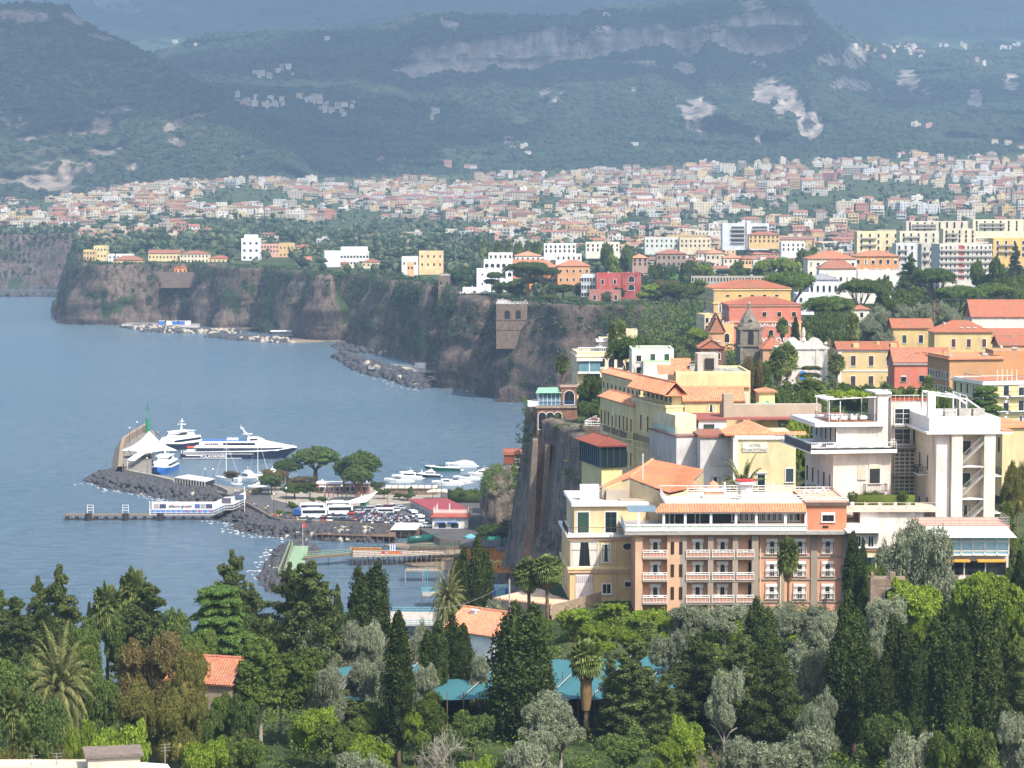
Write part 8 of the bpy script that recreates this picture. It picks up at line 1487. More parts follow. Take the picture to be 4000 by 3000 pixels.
roofthing('roof_kiosk','round white glazed kiosk with a red-rimmed cap on the hotel roof','kiosk',pxx(2925),5,zr,[('frame',m,M_white),('glass',MB().cyl(0,0,0,2.2,.92,12),flat('#c8cfcd',.2)),('cap',MB().cyl(0,0,2.6,2.75,1.45,14),M_red)])
roofthing('roof_box','low salmon plant box with a white lid on the hotel roof','plant room',pxx(2768),6,zr,[('wall',MB().box(0,2.6,0,2,0,1.0),plaster('#d59a78')),('lid',MB().box(-.1,2.7,-.1,2.1,1.0,1.12),M_white),('planter',MB().box(-.4,3.4,-1.4,-1.0,0,.5),plaster('#cfc3b4'))])
for k,px in enumerate((3168,3212)):roofthing('air_unit','white air-conditioning unit on the roof block, %s one'%('left','right')[k],'air unit',pxx(px),9,zr-.3,[('case',MB().box(0,1.0,0,.5,0,1.1),M_white),('fan',MB().tube([(.5,-.02,.6),(.5,-.05,.6)],.36,12),M_conc)])
roofthing('satellite_dish','slanting white panel aerial on the roof block','aerial',pxx(3262),7,zr-.3,[('panel',MB().tube([(0,0,0),(-.7,0,1.8)],.12,4),M_white),('foot',MB().box(-.4,.5,-.3,.3,0,.5),M_dark)])
for k,px in enumerate((2852,3045)):roofthing('closed_parasol','closed white parasol on the hotel roof, %s one'%('left','right')[k],'parasol',pxx(px),9,zr,[('cloth',MB().cyl(0,0,.3,2.0,.35,8,.1),M_white)])
# balcony furniture
cm_=MB();[cm_.tube([(x,y,0),(x*.9,y*.9,.44)],.022,4)for x in(-.24,.24)for y in(-.22,.22)];sm_=MB().box(-.25,.25,-.25,.25,.42,.46);bm_=MB().box(-.24,.24,.2,.25,.46,.88);am_=MB().box(-.28,-.24,-.25,.25,.62,.66).box(.24,.28,-.25,.25,.62,.66)
CH=[('legs',cm_.mesh('legs',M_white)),('seat',sm_.mesh('seat',M_white)),('backrest',bm_.mesh('backrest',M_white)),('armrests',am_.mesh('armrests',M_white))]
lm_=MB();lm_.tube([(-.9,0,.32),(.2,0,.34),(.8,0,.8)],.28,4);lf_=MB();[lf_.tube([(x,y,0),(x,y,.32)],.025,4)for x in(-.7,.4)for y in(-.25,.25)];LG=[('bed',lm_.mesh('bed',M_white)),('legs',lf_.mesh('legs',M_white))];tm_=MB().cyl(0,0,.68,.71,.38,10).cyl(0,0,0,.68,.04,5);TB=[('table',tm_.mesh('table',M_white))]
ang=R(1);Om=Matrix.Translation(OH.root.location)@Matrix.Rotation(ang,4,'Z')
def furn(name,parts,label,cat,x,y,z,rz,grp):
 t=thing(name,label,cat,Om@Vector((x,y,z)),rz,grp);[link(n,me,t)for n,me in parts]
fn=['lowest','middle','top'];bn={2560:'leftmost',2727:'second',2825:'third',2911:'narrow fourth'}
for i,z in enumerate(fz):
 for px in(2727,2825,2911):
  for s in(-1,1):furn('balcony_chair',CH,'white plastic chair on the %s balcony, %s floor, %s of the table'%(bn[px],fn[i],'left' if s<0 else 'right'),'chair',pxx(px)+s*.75,-.75,z,-s*1.2,'white chairs on the orange hotel balconies')
  furn('balcony_table',TB,'small round white table on the %s balcony of the %s floor'%(bn[px],fn[i]),'table',pxx(px),-.85,z,0,'balcony tables of the orange hotel')
 furn('sun_lounger',LG,'white sun lounger on the leftmost balcony of the %s balcony floor'%fn[i],'lounger',pxx(2565),-.9,z,0,'loungers on the left balconies')
for k in range(16):furn('terrace_chair',CH,'white chair behind the railing of the roof restaurant, %s'%('left part' if k<5 else 'middle part' if k<11 else 'right part'),'chair',pxx(2590+k*21),-.9-(k%2)*.3,zt,(k*2.1)%6.28,'white chairs of the roof restaurant')
# ---- the white hotel on the right
Y=375;WW='#d2c6ba';WU='#d4cabd'
b=B('hotel','pinkish white hotel block with a black-railed terrace and stair tower, left part','hotel',3254,3484,1768,2120,Y,16,WW,8,z=44,trim=plaster('#e2dad0'));H_,W_=b.H,b.W;b.add('terrace_slab',MB().box(-3.6,W_+.5,-1.4,16,H_,H_+.5),M_white);r_=MB();railing(r_,[(-3.5,14,H_+.5),(-3.5,-1.3,H_+.5),(W_+.4,-1.3,H_+.5)],1,.3,(1,),.06);b.add('railing',r_,M_white);b.add('black_base_rail',MB().box(-3.5,W_+.4,-1.38,-1.3,H_+.2,H_+.75).box(-3.62,-3.5,-1.3,14,H_+.2,H_+1.3),M_iron)
b.win('l',5,[H_*.78,H_*.5,H_*.22],1,2.2);b.balcony('l',[.15,.5],H_*.38,4,1.3);b.balcony('l',[.15,.5],H_*.66,4,1.3);b.balcony('l',[.15,.5],H_*.1,4,1.3);b.win('f',2,[H_*.86,H_*.56],.9,2.0,'closed',xs=[.50],shut=plaster('#c9c3ad'),trim=b.wallm);b.win('f',2,[H_*.84,H_*.54],1.5,2.6,'roll',xs=[.72],shut=plaster('#c9c6a8'),frame=M_dark,trim=b.wallm);b.balcony('f',[.72],H_*.72,3.2,1.1,M_iron,M_conc)
z1=H_+.5;b.wing(.7,W_-1.2,1.0,14,z1,z1+3.1,WU,'upper_wall');b.win('l',6,[z1+1.8],.8,2,off=-.7);b.add('roof_slab',MB().box(-2.6,W_-.8,.2,14.6,z1+3.1,z1+3.7),M_white);zp=z1+3.7;m=MB()
[m.tube([(x,y,zp),(x,y,zp+3+.4*(x>3))],.07,4)for x in(-.4,1.2,6.2)for y in(1.0,8)];[m.tube([(-.6,y,zp+3.2),(6.4,y,zp+3.5)],.07,4)for y in np.linspace(.8,8.2,7)];m.tube([(-.6,.8,zp+3.1),(-.6,8.2,zp+3.1)],.07,4);m.tube([(6.4,.8,zp+3.5),(6.4,8.2,zp+3.5)],.07,4);b.add('pergola',m,M_white);r_=MB();railing(r_,[(-.6,8,zp),(-.6,.7,zp),(6.2,.7,zp)],1,.35);b.add('railing',r_,M_iron);b.add('terrace_floor',MB().box(-.5,6.3,.8,9,zp+.004,zp+.05),flat('#b07a5a',.8));b.add('stair_tower',MB().box(6.6,W_-.2,.9,6,z1,zp+3.9),plaster(WU));b.add('cap',MB().box(6.2,W_+.2,.6,6.4,zp+3.9,zp+4.2),M_white)
rs=np.random.default_rng(9);P_=rs.uniform((1,1,3.5),(6,8,3.9),(90,3))+np.array([0,0,zp]);v,f=clumps(P_,np.full(90,.5),40,.16,rs,1,.5,.5,.7);b_=link('climbing_vine',npmesh('climbing_vine',v,f,False,[L_bri]),b.root)
for k in range(8):
 t=thing('terrace_table','white-clothed table under the vine pergola, %s row'%('front' if k<4 else 'rear'),'table',Matrix.Translation(b.root.location)@Matrix.Rotation(R(8),4,'Z')@Vector((.6+(k%4)*1.4,2.2+(k//4)*3,zp)),R(8),'tables under the pergola');MB().box(-.45,.45,-.45,.45,.3,.78).build('cloth',M_white,t)
for k in range(5):t=thing('deck_lounger','white lounger on the black-railed terrace of the white hotel, %s'%('first','second','third','fourth','fifth')[k],'lounger',Matrix.Translation(b.root.location)@Matrix.Rotation(R(8),4,'Z')@Vector((-2.6+k*2.3,-.5+.3*(k==0),z1)),R(8),'loungers on the terrace');[link(n,me,t)for n,me in LG]
b=B('hotel','recessed middle part of the white hotel with glass bays and planted roof','hotel',3478,3640,1572,2120,383,12,WU,3,z=44);H_,W_=b.H,b.W;b.add('roof',MB().box(0,W_,0,12,H_,H_+.15),M_flatroof);b.win('f',2,[H_-2.0,H_-4.9],2.5,2.2,'w',.1,.9,trim=M_white,frame=M_white);[b.add('balcony',MB().box(.2,W_-.4,-1.3,0,z,z+.2),M_conc)for z in(H_-3.4,H_-6.5,H_-10.5,H_-14)];r_=MB();[railing(r_,[(.2,-1.25,z),(W_-.4,-1.25,z)],1,.4,(1,),.05)for z in(H_-3.2,H_-6.3)];b.add('railing',r_,M_conc);b.add('stair_glass',MB().box(.4,3.4,-.5,0,1,H_-6.9),glassmat('#46504c',.2,'stair_glass'));m=MB();[m.box(.4,3.4,-.62,-.5,z,z+.16)for z in np.arange(1,H_-7,.55)];[m.box(x,x+.14,-.64,-.5,1,H_-6.9)for x in(.4,1.1,1.9,2.6,3.3)];b.add('mullion',m,plaster('#c2bca8'))
foliage_box('planter_hedge','clipped dark hedge in rust-red planters on the roof of the white hotel',(b.root.location.x+.2,385,44+H_+.4),(b.root.location.x+W_-.2,385,44+H_+.4),1.5,1,L_drk,1500,.14);b.add('planter',MB().box(.2,W_-.3,.9,2.6,H_+.15,H_+.55),flat('#9a4a38',.8));r_=MB();railing(r_,[(0,.2,H_),(W_,.2,H_)],1,.6,(1,),.05);b.add('roof_railing',r_,M_white)
for k,px in enumerate((3457,3551)):p=at(px,1520,440);t=thing('roof_unit','large white ventilation unit behind the hedge, %s one'%('left','right')[k],'air unit',(p.x,440,p.z-1.3),0,'white ventilation units');MB().box(0,2.1,0,2,-14,1.25).build('case',M_white,t);MB().box(.05,2.05,.1,1.9,1.25,1.35).build('grille',M_dark,t)
Y=372;b=B('hotel','tall white hotel block with a zigzag outside staircase between two pillars','hotel',3640,3872,1690,2120,Y,15,'#e2d2b8',4,z=44,trim=plaster('#e2dad0'));H_,W_=b.H,b.W;X_=lambda px:(px-3640)/232*W_
b.add('wall',MB().box(X_(3646),X_(3700),-1.6,-.01,0,H_),plaster('#ded2ca'));b.add('pillar',MB().box(X_(3702),X_(3745),-2.4,-.01,0,H_),plaster('#e4d6c2'));b.add('pillar',MB().box(X_(3830),X_(3874),-2.4,-.01,0,H_),plaster('#e4d6c2'));b.add('roof_slab',MB().box(-1.4,W_+2.4,-2.7,15,H_,H_+.3),M_white);b.add('upper_wall',MB().box(-.8,W_+.9,-1.6,14,H_+.3,H_+2.2),M_white);b.add('roof_tiles',MB().box(W_+.95,W_+2.5,-2.7,4,H_+.31,H_+.5),M_tileO)
m=MB();hh=H_/5.0
for k in range(5):
 z0_=k*hh+.3;m2=MB();xa,xb=X_(3746),X_(3829)
 i=m2.v((xa,-2.3,z0_),(xb,-2.3,z0_+hh*.62),(xb,-2.3,z0_+hh*.62+.35),(xa,-2.3,z0_+.35),(xa,-1.2,z0_),(xb,-1.2,z0_+hh*.62),(xb,-1.2,z0_+hh*.62+.35),(xa,-1.2,z0_+.35));[m2.face(*[i+q for q in f])for f in((0,1,2,3),(3,2,6,7),(0,1,5,4),(4,5,6,7))];b.add('stair_flight',m2,M_conc);r_=MB();railing(r_,[(xa,-2.3,z0_+.35),(xb,-2.3,z0_+hh*.62+.35)],1,.25,(1,),.05);b.add('stair_railing',r_,M_conc);b.add('landing',MB().box(xa,xb,-2.35,-.02,z0_+hh*.9,z0_+hh*.9+.14),M_white);b.win('f',1,[z0_+hh*.45],1.2,2,'w',xs=[X_(3775)/W_])
b.balcony('l',[.3],H_*.73,3.5,1.3);b.balcony('l',[.3],H_*.46,3.5,1.3);b.win('l',3,[H_*.8,H_*.54,H_*.28],1,2.2);b.balcony('r',[.1],H_*.73,3,1.6);b.balcony('r',[.1],H_*.5,3,1.6);b.balcony('r',[.1],H_*.28,3,1.6)
m=MB();zq=H_+2.2;[m.tube([(x,y,zq),(x,y,zq+2.6)],.09,4)for x in(1,5.5)for y in(3,7,11)];m.tube([(1,3,zq+2.8),(5.5,3,zq+2.2),(7.4,3,zq+.9)],.12,4);m.tube([(1,11,zq+2.8),(5.5,11,zq+2.2),(7.4,11,zq+.9)],.12,4);[m.tube([(1+k*1.1,3,zq+2.7),(1+k*1.1,11,zq+2.7)],.07,4)for k in range(5)];b.add('pergola',m,M_white);[b.add('roof_unit',MB().box(x,x+1.6,1,2.4,zq,zq+1),M_conc)for x in(2,4,6)];b.add('roof_panels',MB().box(6.8,W_+.4,.5,6,zq+.01,zq+.1),flat('#cfd6da',.3));[b.add('chimney',MB().box(-.6,.4,.2,1.2,zq,zq+3.4),M_white)]
r_=MB();railing(r_,[(0,-1.4,zq),(3,-1.4,zq)],1,.5,(1,),.05);b.add('roof_railing',r_,M_white)
b=H('annex','white terrace block with garden chairs and hedge in front of the white hotel',3360,3608,1998,2230,366,8,'#ddd3c8',None,0,sink=2,cat='building');b.add('terrace',MB().box(-2.4,b.W+2,-.6,8,b.H,b.H+.35),plaster('#dcc4b0'));r_=MB();railing(r_,[(-2.3,6,b.H+.35),(-2.3,-.5,b.H+.35),(b.W+1.9,-.5,b.H+.35)],.9,.6,(1,.5),.05);b.add('railing',r_,plaster('#c4b7a0'));foliage_box('terrace_hedge','dark green shrubs in planters on the terrace of the white block',(b.root.location.x-1,371,b.root.location.z+b.H+.3),(b.root.location.x+b.W*.95,371,b.root.location.z+b.H+.3),1.7,1.8,L_bro,2600,.14);b.wing(-2.4,0,0,8,-2,b.H*.8);
for k in range(5):t=thing('garden_chair','white garden chair on the terrace of the white block, %s'%('first','second','third','fourth','fifth')[k],'chair',(b.root.location.x-1+k*1.9,366.6,b.root.location.z+b.H+.35),k*1.3,'white garden chairs');[link(n,me,t)for n,me in CH]
b=H('house','small cream house with a white corrugated awning roof and green shutters',3322,3432,2078,2250,360,6,'#dccba2',None,0,sink=2);b.add('roof',MB().box(-.6,b.W+.5,-1.2,6,b.H,b.H+.15),M_white);b.win('f',2,[b.H-1.3],1.6,1.5,'curt',.05,.95,trim=M_white,frame=M_white);b.win('f',1,[b.H*.3],1.1,1.5,'shut',xs=[.6],shut=M_green);b.band([b.H*.56],.15,.2,M_tile)
b=H('pool_house','long glazed pool building with a white awning roof and railed terrace',3600,3942,2090,2260,350,9,'#d9c6bb',None,0,sink=2,cat='building');H_,W_=b.H,b.W;gz=zat(2165,350)-b.z0;b.add('glazing',MB().box(.3,W_-.2,-1.2,-.01,gz,H_),flat('#8fb4bd',.12,spec=.6,name='pale_blue_glass',var=.25));m=MB();[m.box(.2+k*(W_-.5)/7,.34+k*(W_-.5)/7,-1.32,-1.2,gz,H_)for k in range(8)];[m.box(.2,W_-.2,-1.32,-1.2,z,z+.12)for z in(gz,gz+.55,H_-.75,H_-.1)];b.add('mullion',m,M_white);m=MB();m.quad((-.6,-2.6,H_),(W_+.6,-2.6,H_),(W_-.4,-.4,H_+1.2),(.3,-.4,H_+1.2));b.add('awning',m,M_white);b.add('terrace',MB().box(0,W_,-.4,9,H_+.05,H_+1.25),plaster('#cf9a86'));r_=MB();railing(r_,[(-.5,6,H_+1.25),(-.5,-.2,H_+1.25),(W_,-.2,H_+1.25),(W_,6,H_+1.25)],1.1,1,(1,.66,.33),.06);b.add('railing',r_,M_conc);[b.add('awning',MB().box(x,x+3.6,-2.2,-1.3,gz-.75,gz-.5),M_yel)for x in(W_-9,W_-4.4)];b.win('f',3,[gz-1.8],2.6,1.8,'bare',.25,.98)
slab('swimming_pool','bright blue hotel pool glimpsed between the trees',[(3690,2268),(3800,2268),(3800,2240),(3690,2240)],zg(53,338)+.9,[flat('#3f9fd0',.1,name='pool_water')],40)
b=B('arch_ruin','old rubble stone wall with a dark arch and overgrown top','wall',3400,3540,2262,2390,338,3,stonemat('#7a6a58','#a3907a',.9,'rubble',bricks=1.4),-3,sink=3);b.win('f',1,[b.H*.38],2.0,3.0,'arch',xs=[.62],trim=M_conc);b.wing(b.W*.02,b.W*.1,.2,1.5,b.H,b.H+.7);b.wing(b.W*.55,b.W*.7,.2,1.5,b.H,b.H+.8)
# peach roof and stone wall
t=thing('peach_roof_house','low house with a wide pale peach roof behind the twin palms','house',at(1915,2338,380));o_=t.location.copy();Q=[at(px,y,Y_)-o_ for px,y,Y_ in((1915,2338,376),(2150,2362,366),(2300,2330,378),(2086,2297,396))];m=MB();m.quad(*Q);m.build('roof',plaster('#d8b898',.3),t);m=MB();[m.quad(a,c,Vector((c.x,c.y,-4)),Vector((a.x,a.y,-4)))for a,c in((Q[0],Q[1]),(Q[1],Q[2]),(Q[3],Q[0]))];m.build('wall',plaster('#b9a78e',.8),t);[MB().tube([Q[0].lerp(Q[1],k/22),Q[0].lerp(Q[1],k/22)+Vector((0,.6,0))],.14,6).build('eaves_tile',M_tileO,t)for k in range(23)]
a,c=at(2155,2368,362),at(2350,2312,370);wl=thing('garden_wall','buff stone wall rising right to the yellow hotel','wall',a);d=c-a;m=MB();i=m.v((0,0,0),d,d+Vector((0,.5,0)),(0,.5,0),(0,0,-7),(d.x,d.y,-9));m.face(i,i+1,i+2,i+3);m.face(i,i+1,i+5,i+4);m.build('stone',stonemat('#8f7d66','#b5a288',.9,'buff_stone',bricks=1.5),wl)
# ================================================================== the garden in the foreground
def T(key,px,yt,wpx,Y,label,cat='tree',**k):return tree_at(key,px,yt,wpx,Y,label,cat=cat,group='trees of the foreground garden',**k)
for a in(('con1',5,2318,130,338,'dark conifer at the very left edge'),('con3',60,2342,150,330,'bushy dark conifer second from the left edge'),('con1',150,2262,130,345,'dark spire conifer left of the tallest pointed one'),('con1',228,2222,190,340,'tallest pointed conifer at the left, against the sea'),('cyp1',190,2362,60,325,'narrow green cypress in front of the tallest left conifer'),('cyp1',348,2352,38,340,'thin small cypress standing against the sea'),('fan',417,2300,125,335,'fan palm with a pale green head, left of the pair by the sea'),('fan',520,2243,125,345,'fan palm with a pale green head, right of the pair by the sea'),('con3',578,2290,200,330,'dark broken-topped conifer right of the fan palms'),('con2',905,2162,165,352,'dense conifer rising above the layered cedar'),('ced1',855,2292,350,332,'wide layered bright green cedar'),('con2',985,2290,150,340,'dark conifer right of the cedar'),('con2',1130,2212,140,335,'brown-tinged conifer, left of the twin'),('con3',1218,2205,200,330,'brown-tinged conifer, right of the twin'),('cyp1',1278,2292,42,345,'thin cypress left of the slim pair above the bay'),('cyp1',1318,2284,56,345,'thin cypress right of the slim pair above the bay'),('cypw',1443,2205,210,348,'broad dark cypress-like tree against the small bay'),('cypt',1362,2370,70,345,'low dark cypress beside the broad one'),('cypt',1500,2400,60,350,'short dark cypress tips right of the broad one'),('cypt',1800,2132,86,372,'left cypress of the tall pair before the orange club'),('cypt',1876,2100,104,372,'right cypress of the tall pair before the orange club'),('fan',2066,2188,130,362,'twin fan palm, left one, above the peach roof'),('fan',2138,2176,130,360,'twin fan palm, right one, above the peach roof'),('brn1',590,2455,280,286,'russet-leaved tree left of the orange-roofed house'),('gum1',720,2500,220,281,'russet tree spilling over the roof of the orange-roofed house'),('gum1',560,2640,260,272,'olive-brown tree below the russet one'),('gum1',700,2660,220,270,'dark olive-brown tree in front of the orange-roofed house'),('bri1',450,2785,270,248,'fresh green rounded tree above the white hut'),('bri2',310,2810,180,250,'green leafy tree left of the fresh green one'),('gum1',50,2880,200,236,'yellow-green bush tree in the bottom left corner'),('gum1',210,2900,180,236,'yellow-green low tree right of the corner one'),('drk1',60,2560,200,290,'dark tree left of the date palm'),('drk1',190,2720,220,262,'dark undergrowth tree below the date palm'),('drk1',390,2640,150,280,'dark tree between the date palm and the olive-brown tree'),('bro2',350,2480,160,312,'green tree behind the date palm'),('drk1',480,2400,150,330,'dark tree under the fan palms'),('fan',60,2700,120,262,'low fan palm in shade at the left'),('drk1',300,2420,160,322,'dark crown left of the small cypress'),('fan',90,2835,90,246,'small bright fan palm in the bottom left'),('tall',1015,2470,235,292,'tall green broadleaf tree with a pale trunk, left of the pair'),('tall',1190,2525,190,294,'tall green broadleaf tree with a bent trunk, right of the pair'),('tall',1095,2520,150,300,'narrow tall tree between the pair'),('oli1',1240,2448,180,330,'silver-green olive, first of the row above the netting'),('oli2',1350,2430,170,332,'silver-green olive, second of the row above the netting'),('oli3',1460,2418,160,334,'silver-green olive, third of the row above the netting'),('oli2',1400,2580,230,305,'large loose olive in front of the netting'),('oli3',1290,2590,200,292,'olive left of the large loose one'),('oli1',1640,2430,150,330,'silver-green olive right of the lone cypress'),('con2',1330,2690,130,296,'small dark pine below the olives'),('bro1',1180,2420,120,335,'green bush tree under the twin conifers'),('fan',1050,2430,90,332,'green fan palm half hidden under the conifers'),('fan',1110,2440,80,332,'second fan palm half hidden under the conifers'),('cyp2',1556,2392,108,285,'tall slender cypress with bare stems at its foot, alone before the olives'),('cypt',1698,2415,125,312,'brownish cypress, left of the pair by the white house'),('cypx',1780,2398,150,316,'dark cypress with leaning crown, right of the pair by the white house'),('cypw',2030,2352,290,298,'broad dark cypress with many tips left of the thick-trunked fan palm'),('oli1',1905,2335,200,345,'olive between the white house and the broad cypress'),('oli2',1860,2560,110,312,'small olive against the netting'),('fan2',2290,2512,140,300,'fan palm with a thick shaggy trunk before the blue netting'),('con3',2390,2560,80,300,'dark pine beside the shaggy palm, left part'),('con3',2480,2505,165,296,'dark many-branched pine right of the shaggy palm'),('con2',2600,2620,100,294,'dark tree right of the many-branched pine'),('oli2',2190,2722,310,280,'large round grey olive at the bottom centre'),('oli1',2080,2850,230,270,'lower grey olive left of the large round one'),('bro2',2120,2400,110,342,'ivy-green tree round the trunks of the twin palms'),('bri1',2246,2362,150,345,'bright rounded tree below the yellow hotel'),('bri2',2390,2345,150,352,'bright citrus tree at the foot of the yellow hotel'),('bri1',2520,2370,160,346,'bright citrus tree at the foot of the orange hotel, left'),('bri2',2600,2400,140,340,'bright citrus tree at the foot of the orange hotel, right'),('bri2',2330,2430,170,335,'yellow-green shrub tree behind the netting, left'),('bri1',2460,2440,160,335,'yellow-green shrub tree behind the netting, right'),('fan',2530,2430,80,335,'small fan palm among the citrus trees'),('oli1',2700,2352,240,340,'rounded grey olive under the orange hotel, first from the left'),('oli2',2830,2365,200,342,'rounded grey olive under the orange hotel, second from the left'),('oli3',3010,2350,230,340,'rounded grey olive under the orange hotel, third from the left'),('oli1',3130,2360,220,338,'rounded grey olive under the orange hotel, fourth from the left'),('oli2',3240,2400,180,330,'grey olive behind the biggest cypress'),('con2',2730,2480,190,298,'dense dark conifer left of the spiky cypress group'),('con3',2890,2485,160,292,'brown-green conifer below the spiky cypress group'),('cypx',2968,2335,170,310,'spiky cypress group with several tips'),('con2',3030,2560,165,284,'ragged dark conifer right of the brown-green one'),('oli2',2830,2620,170,285,'pale olive in the gap between the two dark conifers'),('bri1',2680,2780,150,275,'fresh green shrub left of the brownish bare tree'),('oli3',3160,2500,230,300,'pale rounded olive between the dark conifers'),('oli1',3200,2700,180,278,'grey olive lower down between the conifers'),('cypx',3335,2325,205,292,'biggest dark cypress of the right half'),('oli2',3440,2335,210,325,'silvery olive right behind the biggest cypress'),('oli1',3420,2450,160,305,'silvery olive lower behind the biggest cypress'),('cypt',3432,2548,130,286,'cypress right beside the biggest one'),('cypt',3525,2405,150,300,'brownish round-topped cypress in the right half'),('cypt',3580,2510,140,290,'rough cypress right of the brownish one'),('cypx',3690,2372,190,305,'dark cypress under the yellow-green tree'),('cypt',3735,2430,150,288,'light-tipped cypress in front of the dark one'),('cypw',3860,2340,210,292,'massive dark cypress near the right edge'),('con2',3985,2500,130,290,'russet-brown conifer at the right edge'),('bri1',3580,2245,230,335,'bright green tree right of the arched ruin'),('bri2',3600,2400,130,318,'bright green shrub below the arched ruin'),('bri2',3800,2215,260,338,'yellow-green tree before the pool building, left'),('bri1',3900,2230,240,335,'yellow-green tree before the pool building, right'),('bri2',3975,2340,150,322,'yellow-green tree at the right edge'),('oli3',3600,2030,320,345,'tall loose olive tree in front of the glazed pool building'),('oli1',3480,2110,150,348,'smaller olive left of the tall loose one'),('bro1',3420,2180,130,346,'green shrubs above the arched ruin'),('cyp2',3333,2078,66,352,'dark slim cypress against the corner of the orange hotel'),('cyp1',3372,2100,40,356,'second slim cypress tip at the corner of the orange hotel'),('cyp1',3985,2150,60,345,'slim cypress at the right edge beside the pool building'),('fan',3080,2112,88,350,'fan palm in front of the orange hotel facade'),('date2',2903,1762,210,398,'date palm in front of the sign of the yellow hotel'),('bro1',2890,1885,110,400,'round green shrub under the date palm'),('ced2',3160,1790,130,395,'dark cedar leaning before the arch of the yellow hotel'),('gum1',3960,1780,120,420,'pale green willow-like tree at the right edge'),('date',1750,2180,170,366,'date palm left of the tall cypress pair'),('oli1',3080,2850,380,262,'wide grey olive along the bottom edge'),('oli2',2860,2880,260,262,'grey olive at the bottom, left of the wide one'),('oli3',3570,2850,230,264,'grey-blue olive at the bottom right'),('bro1',3790,2800,180,266,'yellow-tinged green tree at the bottom right'),('bro2',3680,2850,150,262,'green tree between the grey-blue olive and the yellow-tinged one'),('fan',3862,2870,70,262,'little fan palm at the bottom right'),('oli2',3960,2780,160,266,'grey olive in the bottom right corner'),('bro1',1340,2800,220,282,'rich green citrus tree below the tall pair'),('bri1',1440,2860,200,272,'yellow-green citrus tree near the bottom'),('oli3',1420,2935,260,256,'grey bush at the bottom left of centre'),('bri2',1620,2760,120,285,'bright bush behind the lone cypress'),('drk1',1850,2780,160,285,'dark tree below the white house'),('bro1',940,2850,200,268,'green undergrowth tree left of the tall pair'),('drk1',800,2760,160,276,'ivy-dark tree in front of the orange-roofed house'),('bri1',790,2860,200,262,'bright green shrub by the hedge'),('bri1',1860,2940,130,262,'bright shrub at the bottom between the trees'),('bri2',2620,2880,140,272,'bright shrub behind the bottom olives'),('drk1',2420,2850,200,276,'dark tree right of the bottom centre olive'),('drk1',3470,2780,180,276,'dark crown under the rough cypress'),('drk1',1700,2880,140,272,'dark shrub behind the bare tree')):
 T(*a[:5],a[5],cat='palm' if a[0]in('fan','fan2','date','date2')else 'tree')
T('date',228,2410,320,272,'large date palm with a wide grey-green head and thick trunk at the left',cat='palm')
for a in(('oli1',1480,2560,190,298,'olive in front of the netting left of the lone cypress'),('oli2',1640,2600,150,296,'olive in front of the netting right of the lone cypress'),('bro1',1500,2720,200,288,'green citrus tree below the netting, left'),('bro2',1690,2700,150,290,'green citrus tree below the netting, right'),('bri1',1230,2740,180,284,'fresh green citrus tree under the loose olive'),('oli1',2620,2450,160,318,'olive above the right end of the netting'),('oli2',1560,2480,150,326,'olive behind the lone cypress'),('oli1',1760,2560,120,322,'olive below the orange roof of the white house'),('oli3',2960,2440,200,322,'olive behind the spiky cypress group'),('oli2',3290,2540,160,300,'olive left of the biggest cypress'),('con3',100,2430,140,318,'dark conifer behind the date palm'),('bro1',885,2690,130,285,'green bushy tree hiding the corner of the stone garden house'),('drk1',950,2720,120,283,'dark bush right of the stone garden house'),('bro1',3975,1830,130,430,'green tree at the right edge behind the pool building'),('bro2',3930,1960,130,380,'green tree between the white hotel and the right edge'),('drk1',3990,2080,110,366,'dark tree at the right edge behind the slim cypress'),('bro1',3975,2200,120,348,'rounded green tree at the right end of the pool building'),('drk1',700,2380,170,330,'dark green crown left of the layered cedar'),('bro1',780,2440,150,322,'green crown behind the orange-roofed house')):T(*a[:5],a[5])
T('bare',1740,2765,240,268,'leafless pale-branched tree left of the bottom centre');T('bare2',2790,2815,220,264,'leafless brownish tree right of the bottom centre');T('bare',2935,2395,40,330,'bare twigs above the olives')
# garden houses, netting, hut
rt2=tilemat('#a96c52')
b=H('garden_house','small stone house with an orange tiled gable roof, ivy-covered, in the trees',660,905,2665,2860,292,6.5,'#8d7d6c','lr',0,rz=-18,rh=2.4,mat=rt2,cat='house');b.win('f',1,[b.H-2.2],1,2,'w',xs=[.55],trim=M_white,frame=M_white);b.balcony('f',[.6],b.H-3.4,3.4,1,M_white,M_conc);b.add('air_unit',MB().box(b.W+.02,b.W+.4,2.4,3.2,b.H-1.2,b.H-.5),M_white);b.add('satellite_dish',MB().tube([(b.W+.1,2,b.H+.2),(b.W+.35,2,b.H+.25)],.5,12),M_white)
foliage_box('ivy','bright ivy climbing the corner of the stone garden house',(b.root.location.x+b.W*.72,288.6,b.z0),(b.root.location.x+b.W*.98,287.6,b.z0),b.H-.8,1.2,L_ivy,2200,.14,'ivy');foliage_box('hedge','clipped bright green hedge below the stone garden house',(xat(690,2800,266),266,zg(-33,266)),(xat(860,2800,266),266,zg(-30,266)),1.6,2,L_ivy,2400,.13)
b=H('garden_house','white house with an orange tiled roof among the cypresses',1745,1892,2462,2580,330,7,'#dcd9d4','lr',0,rz=-42,W=8,rh=2.4,mat=tilemat('#c98062'),cat='house');b.win('r',2,[b.H*.5],.6,1.4,'arch',.2,.8)
nz=42.3;P=[on(x,y,nz)for x,y in((1300,2735),(2640,2735),(2640,2562),(1700,2566),(1300,2610))];t=thing('shade_netting','large sheet of blue-green netting spread over the citrus grove','netting',P[0]);o_=P[0];N_=flat('#35686e',.8,name='teal_netting',var=.25)
